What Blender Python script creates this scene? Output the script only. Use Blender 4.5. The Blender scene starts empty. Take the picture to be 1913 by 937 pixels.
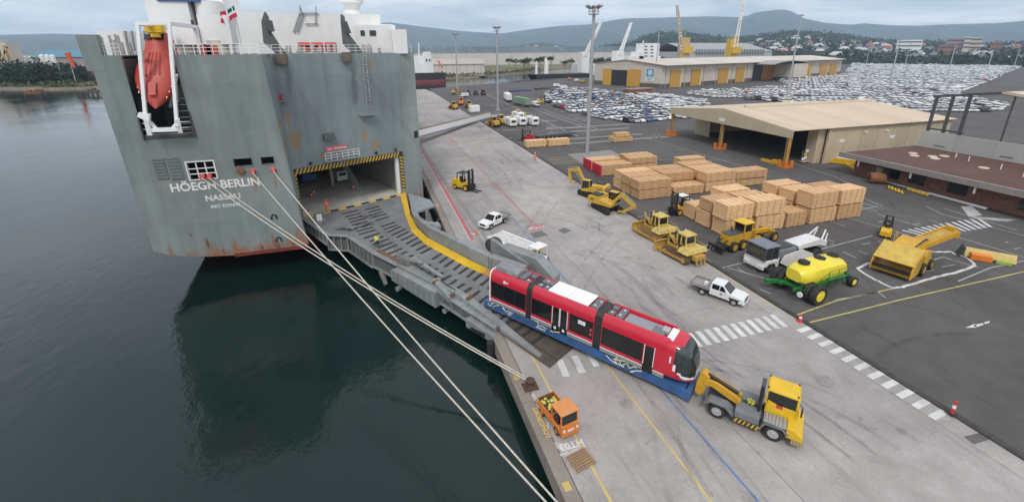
import bpy, bmesh, math, random
import numpy as np
from mathutils import Matrix, Vector
random.seed(7); rng=np.random.default_rng(7)
scn=bpy.context.scene; col=scn.collection
R=math.radians
# ------------------------------------------------------------------ camera
F_PX,CX,CY=823.97,956.5,359.6
_p,_r,_y=R(17.94),R(-0.2446),R(-17.4166)
_c,_s=math.cos(_p),math.sin(_p)
_M=np.array([[1,0,0],[0,-_s,-_c],[0,_c,-_s]])
_Rr=np.array([[math.cos(_r),-math.sin(_r),0],[math.sin(_r),math.cos(_r),0],[0,0,1]])@_M
_Q=np.array([[math.cos(_y),math.sin(_y),0],[-math.sin(_y),math.cos(_y),0],[0,0,1]])
CT=_Rr@_Q
CH=24.0
CAM=np.array([0,0,CH])
cd=bpy.data.cameras.new('camera'); cam=bpy.data.objects.new('camera',cd); col.objects.link(cam)
mw=Matrix.Identity(4)
for i in range(3):
    mw[i][0]=CT[0][i]; mw[i][1]=-CT[1][i]; mw[i][2]=-CT[2][i]; mw[i][3]=CAM[i]
cam.matrix_world=mw
cd.sensor_width=36; cd.sensor_fit='HORIZONTAL'; cd.lens=F_PX/1913*36
cd.shift_x=0; cd.shift_y=-(468.5-CY)/1913
cd.clip_start=0.5; cd.clip_end=30000
scn.camera=cam
# ------------------------------------------------------------------ sky, sun, exposure
SUN_EL,SUN_AZ=52,205   # azimuth clockwise from +Y
w=bpy.data.worlds.new('World'); scn.world=w; w.use_nodes=True
nt=w.node_tree; nt.nodes.clear()
out=nt.nodes.new('ShaderNodeOutputWorld')
sky=nt.nodes.new('ShaderNodeTexSky'); sky.sky_type='NISHITA'; sky.sun_disc=False
sky.sun_elevation=R(SUN_EL); sky.sun_rotation=R(SUN_AZ); sky.air_density=1.2; sky.dust_density=2.0
bg1=nt.nodes.new('ShaderNodeBackground'); bg1.inputs['Strength'].default_value=0.07
nt.links.new(sky.outputs[0],bg1.inputs['Color'])
tc=nt.nodes.new('ShaderNodeTexCoord'); sep=nt.nodes.new('ShaderNodeSeparateXYZ')
nt.links.new(tc.outputs['Generated'],sep.inputs[0])
mx=nt.nodes.new('ShaderNodeMath'); mx.operation='MAXIMUM'; mx.inputs[1].default_value=0.0
nt.links.new(sep.outputs['Z'],mx.inputs[0])
ad=nt.nodes.new('ShaderNodeMath'); ad.operation='ADD'; ad.inputs[1].default_value=0.09
nt.links.new(mx.outputs[0],ad.inputs[0])
dvx=nt.nodes.new('ShaderNodeMath'); dvx.operation='DIVIDE'; dvy=nt.nodes.new('ShaderNodeMath'); dvy.operation='DIVIDE'
nt.links.new(sep.outputs['X'],dvx.inputs[0]); nt.links.new(ad.outputs[0],dvx.inputs[1])
nt.links.new(sep.outputs['Y'],dvy.inputs[0]); nt.links.new(ad.outputs[0],dvy.inputs[1])
cmb=nt.nodes.new('ShaderNodeCombineXYZ'); nt.links.new(dvx.outputs[0],cmb.inputs[0]); nt.links.new(dvy.outputs[0],cmb.inputs[1])
no=nt.nodes.new('ShaderNodeTexNoise'); no.inputs['Scale'].default_value=0.55; no.inputs['Detail'].default_value=7; no.inputs['Roughness'].default_value=0.55
no.inputs['Distortion'].default_value=0.4
nt.links.new(cmb.outputs[0],no.inputs['Vector'])
rp=nt.nodes.new('ShaderNodeValToRGB')
e=rp.color_ramp.elements; e[0].position=0.36; e[0].color=(0.47,0.51,0.58,1); e[1].position=0.62; e[1].color=(0.98,0.98,0.99,1)
m_=e.new(0.5); m_.color=(0.68,0.71,0.76,1)
nt.links.new(no.outputs['Fac'],rp.inputs['Fac'])
bg2=nt.nodes.new('ShaderNodeBackground'); bg2.inputs['Strength'].default_value=1.25
nt.links.new(rp.outputs[0],bg2.inputs['Color'])
mixw=nt.nodes.new('ShaderNodeMixShader'); mixw.inputs[0].default_value=0.9
nt.links.new(bg1.outputs[0],mixw.inputs[1]); nt.links.new(bg2.outputs[0],mixw.inputs[2]); nt.links.new(mixw.outputs[0],out.inputs['Surface'])
sd=bpy.data.lights.new('sun','SUN'); sd.energy=1.5; sd.angle=R(14); sd.color=(1,0.95,0.88)
so=bpy.data.objects.new('sun',sd); col.objects.link(so)
_d=Vector((math.sin(R(SUN_AZ))*math.cos(R(SUN_EL)),math.cos(R(SUN_AZ))*math.cos(R(SUN_EL)),math.sin(R(SUN_EL))))
so.rotation_euler=_d.to_track_quat('Z','Y').to_euler(); so.location=(0,0,200)
vs=scn.view_settings; vs.view_transform='Standard'; vs.look='None'; vs.exposure=0.2; vs.gamma=1; vs.use_curve_mapping=False
scn.cycles.max_bounces=5; scn.cycles.volume_bounces=1; scn.cycles.transparent_max_bounces=6
scn.cycles.use_denoising=True
# ------------------------------------------------------------------ pixel -> place
def ray(x,y): return CT.T@np.array([(x-CX)/F_PX,(y-CY)/F_PX,1.0])
def G(x,y,z=0.0):
    d=ray(x,y); q=CAM+d*(z-CH)/d[2]; return Vector((q[0],q[1],z))
def PY(x,y,Y): d=ray(x,y); q=CAM+d*Y/d[1]; return Vector(q)
def PX(x,y,X): d=ray(x,y); q=CAM+d*X/d[0]; return Vector(q)
# ------------------------------------------------------------------ mesh helpers
class MB:
    def __init__(s): s.v=[]; s.f=[]; s.mi=[]; s.cm=0
    def mat(s,i): s.cm=i; return s
    def add(s,vs,fs):
        b=len(s.v); s.v+= [tuple(v) for v in vs]
        for f in fs: s.f.append([b+i for i in f]); s.mi.append(s.cm)
        return s
    def hexa(s,b,t):
        return s.add(list(b)+list(t),[(3,2,1,0),(4,5,6,7),(0,1,5,4),(1,2,6,5),(2,3,7,6),(3,0,4,7)])
    def box(s,x0,x1,y0,y1,z0,z1):
        return s.hexa([(x0,y0,z0),(x1,y0,z0),(x1,y1,z0),(x0,y1,z0)],[(x0,y0,z1),(x1,y0,z1),(x1,y1,z1),(x0,y1,z1)])
    def tbox(s,x0,x1,y0,y1,z0,z1,ix0=0,ix1=0,iy=0,iy1=None):   # top inset
        iy1=iy if iy1 is None else iy1
        return s.hexa([(x0,y0,z0),(x1,y0,z0),(x1,y1,z0),(x0,y1,z0)],[(x0+ix0,y0+iy,z1),(x1-ix1,y0+iy,z1),(x1-ix1,y1-iy1,z1),(x0+ix0,y1-iy1,z1)])
    def bar(s,p,q,w,h=None,up=(0,0,1)):
        h=h or w; p=Vector(p); q=Vector(q); d=(q-p).normalized(); u=Vector(up)
        if abs(d.dot(u))>.98: u=Vector((1,0,0))
        a=d.cross(u).normalized()*w/2; b=a.cross(d).normalized()*h/2
        return s.hexa([p-a-b,p+a-b,q+a-b,q-a-b],[p-a+b,p+a+b,q+a+b,q-a+b])
    def cyl(s,p,q,r0,r1=None,n=12):
        r1=r0 if r1 is None else r1; p=Vector(p); q=Vector(q); d=(q-p).normalized()
        u=Vector((0,0,1)) if abs(d.z)<.9 else Vector((1,0,0))
        a=d.cross(u).normalized(); b=d.cross(a)
        vs=[]
        for (c,r) in ((p,r0),(q,r1)):
            for i in range(n):
                t=2*math.pi*i/n; vs.append(c+a*(math.cos(t)*r)+b*(math.sin(t)*r))
        fs=[(i,(i+1)%n,n+(i+1)%n,n+i) for i in range(n)]+[tuple(range(n))[::-1],tuple(range(n,2*n))]
        return s.add(vs,fs)
    def tube(s,pts,r,n=6):
        pts=[Vector(p) for p in pts]; vs=[]; N=len(pts)
        for k,p in enumerate(pts):
            d=(pts[min(k+1,N-1)]-pts[max(k-1,0)]).normalized()
            u=Vector((0,0,1)) if abs(d.z)<.95 else Vector((1,0,0))
            a=d.cross(u).normalized(); b=d.cross(a)
            rr=r[k] if isinstance(r,(list,tuple)) else r
            for i in range(n):
                t=2*math.pi*i/n; vs.append(p+a*(math.cos(t)*rr)+b*(math.sin(t)*rr))
        fs=[(k*n+i,k*n+(i+1)%n,(k+1)*n+(i+1)%n,(k+1)*n+i) for k in range(N-1) for i in range(n)]
        fs+=[tuple(range(n))[::-1],tuple(range((N-1)*n,N*n))]
        return s.add(vs,fs)
    def prism(s,poly,ax,a,b):
        def mk(p,t): return {'x':(t,p[0],p[1]),'y':(p[0],t,p[1]),'z':(p[0],p[1],t)}[ax]
        n=len(poly); vs=[mk(p,a) for p in poly]+[mk(p,b) for p in poly]
        return s.add(vs,[tuple(range(n)),tuple(range(n,2*n))[::-1]]+[(i,(i+1)%n,n+(i+1)%n,n+i) for i in range(n)])
    def slab(s,top,dz):      # top: 3-D polygon, thickened downwards
        n=len(top); t=[Vector(p) for p in top]; vs=t+[p-Vector((0,0,dz)) for p in t]
        return s.add(vs,[tuple(range(n)),tuple(range(n,2*n))[::-1]]+[(i,(i+1)%n,n+(i+1)%n,n+i) for i in range(n)])
    def loft(s,rings,cap=True):
        n=len(rings[0]); vs=[p for r in rings for p in r]; K=len(rings)
        fs=[(k*n+i,k*n+(i+1)%n,(k+1)*n+(i+1)%n,(k+1)*n+i) for k in range(K-1) for i in range(n)]
        if cap: fs+=[tuple(range(n))[::-1],tuple(range((K-1)*n,K*n))]
        return s.add(vs,fs)
    def ball(s,c,r,n=8,m=5,sz=1):
        rings=[]
        for k in range(1,m):
            ph=math.pi*k/m
            rings.append([(c[0]+r*math.sin(ph)*math.cos(2*math.pi*i/n),c[1]+r*math.sin(ph)*math.sin(2*math.pi*i/n),c[2]+r*sz*math.cos(ph)) for i in range(n)])
        return s.loft(rings)
    def mesh(s,name,mats,smooth=None,fix=True):
        me=bpy.data.meshes.new(name); me.from_pydata([tuple(v) for v in s.v],[],s.f)
        if not isinstance(mats,(list,tuple)): mats=[mats]
        for m in mats: me.materials.append(m)
        if len(mats)>1: me.polygons.foreach_set('material_index',s.mi)
        if fix:
            bm=bmesh.new(); bm.from_mesh(me); bmesh.ops.recalc_face_normals(bm,faces=bm.faces); bm.to_mesh(me); bm.free()
        if smooth:
            me.polygons.foreach_set('use_smooth',[True]*len(me.polygons)); me.set_sharp_from_angle(angle=R(smooth))
        me.update(); return me
    def build(s,name,mats,parent=None,loc=None,rz=None,smooth=None,bevel=0,fix=True):
        o=put(name,s.mesh(name,mats,smooth,fix),parent,loc,rz)
        if bevel:
            b=o.modifiers.new('bevel','BEVEL'); b.width=bevel; b.segments=2; b.limit_method='ANGLE'; b.angle_limit=R(40); b.harden_normals=False
        return o
def put(name,me,parent=None,loc=None,rz=None,rot=None,sc=None):
    o=bpy.data.objects.new(name,me); col.objects.link(o)
    if parent: o.parent=parent
    if loc is not None: o.location=loc
    if rz is not None: o.rotation_euler=(0,0,rz)
    if rot is not None: o.rotation_euler=rot
    if sc is not None: o.scale=sc
    return o
def tag(o,label,cat,group=None):
    o['label']=label; o['category']=cat
    if group: o['group']=group
    return o
def thing(name,label,cat,loc=(0,0,0),rz=0,group=None):
    o=put(name,None,None,loc,rz); o.empty_display_size=.3
    return tag(o,label,cat,group)
def struct(o): o['kind']='structure'; return o
def copy_tree(root,loc,rz,label=None,group=None):
    def cp(o,par):
        c=o.copy(); col.objects.link(c); c.parent=par
        for ch in kids.get(o,[]): cp(ch,c)
        return c
    kids={}
    def gather(o):
        for ch in o.children: kids.setdefault(o,[]).append(ch); gather(ch)
    gather(root)
    c=cp(root,None); c.location=loc; c.rotation_euler=(0,0,rz)
    if label: c['label']=label
    if group: c['group']=group
    return c
def head(a,b): d=Vector(b)-Vector(a); return math.atan2(d.y,d.x)
def textobj(name,txt,size,mat,parent,matrix,extrude=.01,xs=1.0,bold=0.0):
    cu=bpy.data.curves.new(name,'FONT'); cu.body=txt; cu.size=size; cu.extrude=extrude; cu.offset=bold; cu.align_x='CENTER'; cu.align_y='CENTER'
    cu.resolution_u=3
    tmp=bpy.data.objects.new('tmp',cu); col.objects.link(tmp)
    dg=bpy.context.evaluated_depsgraph_get(); me=bpy.data.meshes.new_from_object(tmp.evaluated_get(dg))
    bpy.data.objects.remove(tmp); bpy.data.curves.remove(cu)
    me.materials.clear(); me.materials.append(mat)
    if xs!=1.0: me.transform(Matrix.Diagonal((xs,1,1,1)))
    o=put(name,me,parent); o.matrix_local=matrix; return o
def basis(o,x,y,z=None):
    x=Vector(x).normalized(); y=Vector(y).normalized(); z=x.cross(y)
    m=Matrix.Identity(4)
    for i in range(3): m[i][0]=x[i]; m[i][1]=y[i]; m[i][2]=z[i]; m[i][3]=o[i]
    return m
# ------------------------------------------------------------------ materials
MATS={}
def mat(name,c,rough=.55,metal=0,var=.12,scale=2.0,dirt=0,dirtcol=(.09,.07,.05),bump=0,bscale=20,spec=.5,stretch=(1,1,1),coat=0):
    if name in MATS: return MATS[name]
    m=bpy.data.materials.new(name); m.use_nodes=True; n=m.node_tree.nodes; l=m.node_tree.links
    b=n['Principled BSDF']; b.inputs['Roughness'].default_value=rough; b.inputs['Metallic'].default_value=metal
    b.inputs['Specular IOR Level'].default_value=spec; b.inputs['Coat Weight'].default_value=coat; b.inputs['Coat Roughness'].default_value=.15
    t=n.new('ShaderNodeTexCoord'); mp=n.new('ShaderNodeMapping'); mp.inputs['Scale'].default_value=stretch; l.new(t.outputs['Object'],mp.inputs[0])
    no=n.new('ShaderNodeTexNoise'); no.inputs['Scale'].default_value=scale; no.inputs['Detail'].default_value=5; no.inputs['Roughness'].default_value=.6
    l.new(mp.outputs[0],no.inputs['Vector'])
    r=n.new('ShaderNodeValToRGB'); e=r.color_ramp.elements
    e[0].position=.3; e[1].position=.7
    e[0].color=(c[0]*(1-var),c[1]*(1-var),c[2]*(1-var),1); e[1].color=(min(1,c[0]*(1+var)),min(1,c[1]*(1+var)),min(1,c[2]*(1+var)),1)
    l.new(no.outputs['Fac'],r.inputs[0]); last=r.outputs[0]
    if dirt:
        n2=n.new('ShaderNodeTexNoise'); n2.inputs['Scale'].default_value=scale*.6; n2.inputs['Detail'].default_value=8; n2.inputs['Roughness'].default_value=.7
        l.new(mp.outputs[0],n2.inputs['Vector'])
        r2=n.new('ShaderNodeValToRGB'); r2.color_ramp.elements[0].position=.45; r2.color_ramp.elements[1].position=.8
        r2.color_ramp.elements[0].color=(0,0,0,1); r2.color_ramp.elements[1].color=(dirt,dirt,dirt,1)
        l.new(n2.outputs['Fac'],r2.inputs[0])
        mxn=n.new('ShaderNodeMixRGB'); l.new(r2.outputs[0],mxn.inputs[0]); l.new(last,mxn.inputs[1]); mxn.inputs[2].default_value=(*dirtcol,1); last=mxn.outputs[0]
    oi=n.new('ShaderNodeObjectInfo'); r5=n.new('ShaderNodeValToRGB'); r5.color_ramp.elements[0].color=(.93,.93,.93,1); r5.color_ramp.elements[1].color=(1.06,1.06,1.06,1); l.new(oi.outputs['Random'],r5.inputs[0])
    m5=n.new('ShaderNodeMixRGB'); m5.blend_type='MULTIPLY'; m5.inputs[0].default_value=1; l.new(last,m5.inputs[1]); l.new(r5.outputs[0],m5.inputs[2]); last=m5.outputs[0]
    l.new(last,b.inputs['Base Color'])
    if bump:
        n3=n.new('ShaderNodeTexNoise'); n3.inputs['Scale'].default_value=bscale; n3.inputs['Detail'].default_value=4; l.new(mp.outputs[0],n3.inputs['Vector'])
        bp=n.new('ShaderNodeBump'); bp.inputs['Strength'].default_value=bump; bp.inputs['Distance'].default_value=.05
        l.new(n3.outputs['Fac'],bp.inputs['Height']); l.new(bp.outputs[0],b.inputs['Normal'])
    MATS[name]=m; return m
YEL=mat('machine_yellow',(.60,.33,.02),.45,dirt=.45,var=.15,scale=1.2)
YELD=mat('dusty_yellow',(.50,.31,.06),.6,dirt=.6,dirtcol=(.2,.13,.06),scale=1.5)
YELB=mat('bright_yellow',(.72,.45,.015),.4,dirt=.2,var=.08)
BLK=mat('black_steel',(.02,.02,.022),.5,var=.3,scale=4)
RUB=mat('rubber',(.022,.021,.02),.8,var=.3,scale=5,dirt=.25,dirtcol=(.12,.1,.08))
WHT=mat('white_paint',(.78,.78,.77),.4,dirt=.12,dirtcol=(.4,.36,.3),var=.04)
GRY=mat('grey_paint',(.22,.24,.25),.5,dirt=.3,dirtcol=(.14,.1,.07))
DGRY=mat('dark_grey_paint',(.07,.075,.08),.55,dirt=.2)
STEEL=mat('bare_steel',(.33,.32,.31),.45,.6,dirt=.3,dirtcol=(.16,.09,.05))
GLASS=mat('dark_glass',(.012,.016,.018),.08,var=.2,scale=.8,spec=.7)
RED=mat('red_paint',(.50,.02,.025),.45,var=.1,dirt=.1)
ORG=mat('orange_paint',(.72,.20,.02),.45,dirt=.3,var=.1)
GALV=mat('galvanised',(.42,.43,.44),.5,.3,dirt=.2,dirtcol=(.25,.22,.18))
GRN=mat('green_paint',(.015,.16,.035),.4,dirt=.15,var=.15)
SKIN=mat('skin',(.45,.27,.18),.6); HIVIS=mat('hi_vis_yellow',(.68,.75,.05),.7,var=.1); HIVISO=mat('hi_vis_orange',(.85,.16,.03),.7,var=.1)
NAVY=mat('navy_cloth',(.02,.025,.05),.85)
HEADL=mat('lamp_glass',(.7,.7,.68),.15,var=.05); TAILL=mat('tail_lamp',(.35,.01,.01),.2)
WOODP=mat('pallet_wood',(.30,.19,.10),.8,dirt=.4,scale=3,stretch=(1,6,6))
def wheelset(root,spots,r,wd,rim=GALV,name='wheel'):
    t=MB(); n=20
    prof=[(r*.60,-wd/2*.9),(r*.93,-wd/2),(r,-wd/2*.7),(r,wd/2*.7),(r*.93,wd/2),(r*.60,wd/2*.9)]
    rings=[[(q*math.cos(2*math.pi*i/n),yy,q*math.sin(2*math.pi*i/n)) for i in range(n)] for q,yy in prof]
    t.loft(rings)
    tm=t.mesh('wheel',RUB,smooth=40)
    q=MB(); 
    for sgn in (1,-1):
        q.cyl((0,sgn*wd*.30,0),(0,sgn*wd*.47,0),r*.52,r*.58,16); q.cyl((0,sgn*wd*.47,0),(0,sgn*wd*.53,0),r*.22,r*.18,10)
    qm=q.mesh('rim',rim,smooth=40)
    for p in spots:
        o=put(name,tm,root,(p[0],p[1],r if len(p)<3 else p[2])); put('rim',qm,o)
# ================================================================== THE SETTING
def groundmat(name,base,var,streak,dark=(.12,.11,.1),crack=True,rough=.85,warm=None,bigscale=.05,sep=.5):
    m=bpy.data.materials.new(name); m.use_nodes=True; n=m.node_tree.nodes; l=m.node_tree.links; b=n['Principled BSDF']
    b.inputs['Roughness'].default_value=rough; b.inputs['Specular IOR Level'].default_value=.35
    t=n.new('ShaderNodeTexCoord')
    def noise(sc,det=5,ro=.6,st=(1,1,1),dist=0):
        mp=n.new('ShaderNodeMapping'); mp.inputs['Scale'].default_value=st; l.new(t.outputs['Object'],mp.inputs[0])
        q=n.new('ShaderNodeTexNoise'); q.inputs['Scale'].default_value=sc; q.inputs['Detail'].default_value=det; q.inputs['Roughness'].default_value=ro; q.inputs['Distortion'].default_value=dist
        l.new(mp.outputs[0],q.inputs[0]); return q.outputs['Fac']
    def ramp(f,p0,p1,c0,c1):
        r=n.new('ShaderNodeValToRGB'); e=r.color_ramp.elements; e[0].position=p0; e[1].position=p1; e[0].color=(*c0,1); e[1].color=(*c1,1); l.new(f,r.inputs[0]); return r.outputs[0]
    def mul(a,bb,fac=1.0,typ='MULTIPLY'):
        q=n.new('ShaderNodeMixRGB'); q.blend_type=typ; q.inputs[0].default_value=fac; l.new(a,q.inputs[1])
        if isinstance(bb,tuple): q.inputs[2].default_value=(*bb,1)
        else: l.new(bb,q.inputs[2])
        return q.outputs[0]
    lo=tuple(x*(1-var) for x in base); hi=tuple(x*(1+var) for x in base)
    c=ramp(noise(bigscale,8,.62,dist=.6),.32,.68,lo,hi)
    c=mul(c,ramp(noise(.45,6,.7),.25,.75,(.80,.79,.78),(1.14,1.14,1.14)))
    c=mul(c,ramp(noise(6,4,.7),.2,.8,(.86,.86,.86),(1.1,1.1,1.1)))
    c=mul(c,ramp(noise(.5,5,.65,(1.0,.09,1),.3),.56,.78,(1,1,1),(1-streak,1-streak,1-streak)))
    c=mul(c,ramp(noise(.35,5,.65,(.9,.25,1),1.2),.62,.82,(1,1,1),(1-streak*.9,1-streak,1-streak*1.05)))
    c=mul(c,ramp(noise(1.7,3,.5,(1,1,1),.5),.70,.76,(1,1,1),(.68,.66,.64)))
    if crack:
        v=n.new('ShaderNodeTexVoronoi'); v.feature='DISTANCE_TO_EDGE'; v.inputs['Scale'].default_value=.16
        wn=n.new('ShaderNodeTexNoise'); wn.inputs['Scale'].default_value=.5; wn.inputs['Detail'].default_value=5; l.new(t.outputs['Object'],wn.inputs[0])
        av=n.new('ShaderNodeMixRGB'); av.blend_type='LINEAR_LIGHT'; av.inputs[0].default_value=.9; l.new(t.outputs['Object'],av.inputs[1]); l.new(wn.outputs['Color'],av.inputs[2]); l.new(av.outputs[0],v.inputs['Vector'])
        c=mul(c,ramp(v.outputs['Distance'],.0,.0035,(.80,.79,.78),(1,1,1)))
    oi=n.new('ShaderNodeObjectInfo')
    c=mul(c,ramp(oi.outputs['Random'],0,1,(.93,.93,.94),(1.05,1.04,1.03)))
    l.new(c,b.inputs['Base Color'])
    bp=n.new('ShaderNodeBump'); bp.inputs['Strength'].default_value=.25; bp.inputs['Distance'].default_value=.02; l.new(noise(9,6,.7),bp.inputs['Height']); l.new(bp.outputs[0],b.inputs['Normal'])
    MATS[name]=m; return m
CONC=groundmat('concrete',(.365,.34,.325),.21,.40)
COPE=groundmat('cope_concrete',(.27,.235,.20),.25,.3,crack=False)
ASPH=groundmat('asphalt',(.105,.097,.095),.22,.34,crack=False,rough=.9)
LAND=groundmat('scrub_land',(.16,.15,.085),.4,.3,crack=False,bigscale=.01)
def worn(name,c,wear,under):
    return mat(name,c,.75,var=.08,scale=1.1,dirt=wear,dirtcol=under)
PW=worn('worn_white_paint',(.62,.61,.59),.75,(.30,.29,.27)); PY_=worn('worn_yellow_paint',(.58,.42,.12),.85,(.30,.27,.22))
PYA=worn('yard_yellow_paint',(.50,.44,.13),.6,(.14,.13,.09)); PB=worn('worn_blue_paint',(.10,.19,.36),.8,(.28,.28,.29)); PR_=worn('worn_red_paint',(.46,.12,.13),.8,(.32,.26,.25))
PWA=worn('yard_white_paint',(.42,.42,.41),.9,(.12,.12,.12)); PWB=worn('fresh_white_paint',(.62,.62,.62),.55,(.2,.2,.2)); PALE=groundmat('pale_concrete_bar',(.27,.25,.245),.15,.3,crack=False)
DARK=mat('dark_patch',(.13,.13,.13),.85,var=.2)
# water
wm=bpy.data.materials.new('harbour_water'); wm.use_nodes=True; n=wm.node_tree.nodes; l=wm.node_tree.links; b=n['Principled BSDF']
b.inputs['Base Color'].default_value=(.0032,.0145,.0128,1); b.inputs['Roughness'].default_value=.06; b.inputs['IOR'].default_value=1.34; b.inputs['Specular IOR Level'].default_value=.75
t=n.new('ShaderNodeTexCoord')
def _wn(sc,st,det):
    mp=n.new('ShaderNodeMapping'); mp.inputs['Scale'].default_value=st; mp.inputs['Rotation'].default_value=(0,0,.5); l.new(t.outputs['Object'],mp.inputs[0]); q=n.new('ShaderNodeTexNoise'); q.inputs['Scale'].default_value=sc; q.inputs['Detail'].default_value=det; q.inputs['Roughness'].default_value=.6; l.new(mp.outputs[0],q.inputs[0]); return q.outputs['Fac']
a1=n.new('ShaderNodeMath'); a1.operation='MULTIPLY_ADD'; a1.inputs[1].default_value=.45; l.new(_wn(.9,(1,.6,1),5),a1.inputs[0]); l.new(_wn(.14,(1,.7,1),3),a1.inputs[2])
big=n.new('ShaderNodeValToRGB'); big.color_ramp.elements[0].position=.35; big.color_ramp.elements[1].position=.65; big.color_ramp.elements[0].color=(.25,.25,.25,1); l.new(_wn(.03,(1,1,1),4),big.inputs[0])
bp=n.new('ShaderNodeBump'); bp.inputs['Distance'].default_value=.14; l.new(big.outputs[0],bp.inputs['Strength']); l.new(a1.outputs[0],bp.inputs['Height']); l.new(bp.outputs[0],b.inputs['Normal'])
WZ=-2.2
o=MB().add([(-9000,-300,WZ),(3000,-300,WZ),(3000,3000,WZ),(-9000,3000,WZ)],[(0,1,2,3)]).build('harbour_water',wm); struct(o)
# far land to the horizon
far=[(-9000,520),(-700,450),(-259,429),(-217,410),(-190,413),(-60,422),(44,437),(88,428),(128,462),(180,505),(215,560),(330,660),(620,800),(1500,930),(9000,1200),(9000,12000),(-9000,12000)]
o=MB().slab([(x,y,-.9) for x,y in far],2.0).build('far_shore_land',LAND); struct(o)
# asphalt yard
yardp=[(36.3,-120),(36.3,270),(34,294),(62,314),(130,350),(203,398),(330,470),(700,640),(1500,860),(4000,1000),(4000,-600),(300,-600)]
yard=MB().slab([(x,y,0) for x,y in yardp],1.5).build('asphalt_yard',ASPH); struct(yard)
# concrete apron: cope, slabs with real joints, piles underneath
apron=MB().box(8.9,36.3,-60,294,-1.6,-.35).build('quay_apron',CONC); struct(apron)
xs=[9.15,20.9,34.3,35.98]; ys=[-60,-20,7,30,52,76,101,126,152,180,210,245,294]
for i in range(3):
    for j in range(len(ys)-1):
        MB().box(xs[i]+.02,xs[i+1]-.02,ys[j]+.02,ys[j+1]-.02,-.36,0).build('concrete_slab',CONC,apron)
for j in range(-60,294,12):
    MB().box(8.2,9.13,j+.015,j+11.985,-1.3,.03).build('cope_beam',COPE,apron,bevel=.05)
for j in range(-60,294,6):
    MB().box(35.93,36.42,j+.01,j+5.99,-.3,.12).build('kerb_stone',mat('kerb_dark',(.045,.043,.042),.85,dirt=.3,dirtcol=(.13,.12,.11),var=.3),apron)  # dark kerb, made wider and darker so its colour takes in its shadow
pl=MB(); pl.cyl((0,0,-6),(0,0,-1.3),.42,.42,10); pm=pl.mesh('pile',mat('wet_pile',(.07,.065,.055),.7,dirt=.5,dirtcol=(.03,.045,.03)),smooth=40)
for j in range(-57,294,6): put('pile',pm,apron,(8.95,j,0))
MB().box(13,14,-60,294,-6,-1.55).build('retaining_wall',mat('dark_wall',(.05,.05,.045),.9),apron)
fm=MB(); fm.cyl((0,0,-.1),(0,0,-2.0),.34,.34,12); fme=fm.mesh('fender',RUB,smooth=40)
for j in (10.5,16,31.5,46,62,80,98): put('fender',fme,apron,(7.88,j,0))
sqm=MB().box(-.22,.22,-.3,.3,0,.006).mesh('yellow_square',PY_)
for j in (17.2,26.6,36,52,68,84): put('yellow_square',sqm,apron,(8.65,j,.032))
# ---- painted markings
def strip(name,pts,wd,m,parent,z=.006,closed=False):
    pts=[Vector((p[0],p[1],0)) for p in pts]; b=MB(); L=[];N=len(pts)
    for k,p in enumerate(pts):
        a=pts[k-1] if (k>0 or closed) else p; c=pts[(k+1)%N] if (k<N-1 or closed) else p
        d=(c-a).normalized(); q=Vector((-d.y,d.x,0))*wd/2; L+= [(p.x+q.x,p.y+q.y,z),(p.x-q.x,p.y-q.y,z)]
    fs=[(2*k,2*k+1,2*k+3,2*k+2) for k in range(N-1)]
    if closed: fs.append((2*N-2,2*N-1,1,0))
    return b.add(L,fs).build(name,m,parent,fix=False)
def gq(name,px,m,parent,z=.006): return MB().add([tuple(G(*p))[:2]+(z,) for p in px],[tuple(range(len(px)))]).build(name,m,parent)
strip('yellow_line',[(10.62,30),(10.62,-20)],.16,PY_,apron)
strip('yellow_line',[(15.95,26),(15.95,-20)],.14,PY_,apron)
strip('blue_line',[(18.45,64),(18.45,33)],.16,PB,apron); strip('blue_line',[(18.45,23),(18.45,-20)],.16,PB,apron)
strip('red_line',[(20.6,55.3),(20.45,100),(20.1,150)],.2,PR_,apron)
strip('red_band',[(11.1,53),(11.1,112)],.55,PR_,apron); strip('white_line',[(10.78,53),(10.78,112)],.09,PW,apron)
strip('white_line',[(11.75,54),(11.75,112)],.2,PALE,apron,.005)
for y0 in (118.5,131.5):
    for k in range(5): strip('red_dash',[(12.2+k*5.2,y0-.6+k*.2),(16.8+k*5.2,y0+.3+k*.2)],.55,PR_,apron)
for k in range(2): strip('zebra_stripe',[(12.6+k*1.35,27.5),(12.35+k*1.35,25.5)],.55,PW,apron)
strip('zebra_stripe',[(15.3,27.7),(15.1,25.8)],.5,PW,apron)
for k in range(11):
    x=24.95+k*.935; strip('zebra_stripe',[(x,27.2),(x-.35,25.3)],.5,PW,apron)
for k in range(11):
    y=24.55-k*1.02; strip('zebra_stripe',[(34.4,y-.12),(35.92,y)],.46,PW,apron,.007)
gq('drain_cover',[(1838,806),(1857,818),(1819,829),(1800,815)],mat('drain_iron',(.12,.11,.1),.7,dirt=.4),apron,.012)
gq('drain_cover',[(998,445),(990,435),(1012,431),(1024,439)],DARK,apron,.008); gq('drain_cover',[(1042,430),(1055,425),(1068,431),(1053,436)],DARK,apron,.008)
strip('yellow_edge_line',[(35.75,27.5),(35.75,60)],.1,PY_,apron)
def gtext(txt,x,y,size,m,rz,parent,z=.009,xs=1.0): return textobj('painted_text',txt,size,m,parent,Matrix.Translation((x,y,z))@Matrix.Rotation(rz,4,'Z'),extrude=0.001,xs=xs,bold=.02)
MB().box(19.4,21.9,53.6,55.1,.004,.006).build('red_patch',PR_,apron); gtext('STOP',20.65,54.35,1.25,PW,math.pi,apron,xs=.85)
MB().box(10.9,12.3,54.2,55.7,.007,.0085).build('red_patch',PR_,apron); gtext('S',11.6,54.95,1.3,PW,math.pi,apron,z=.011)
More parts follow.
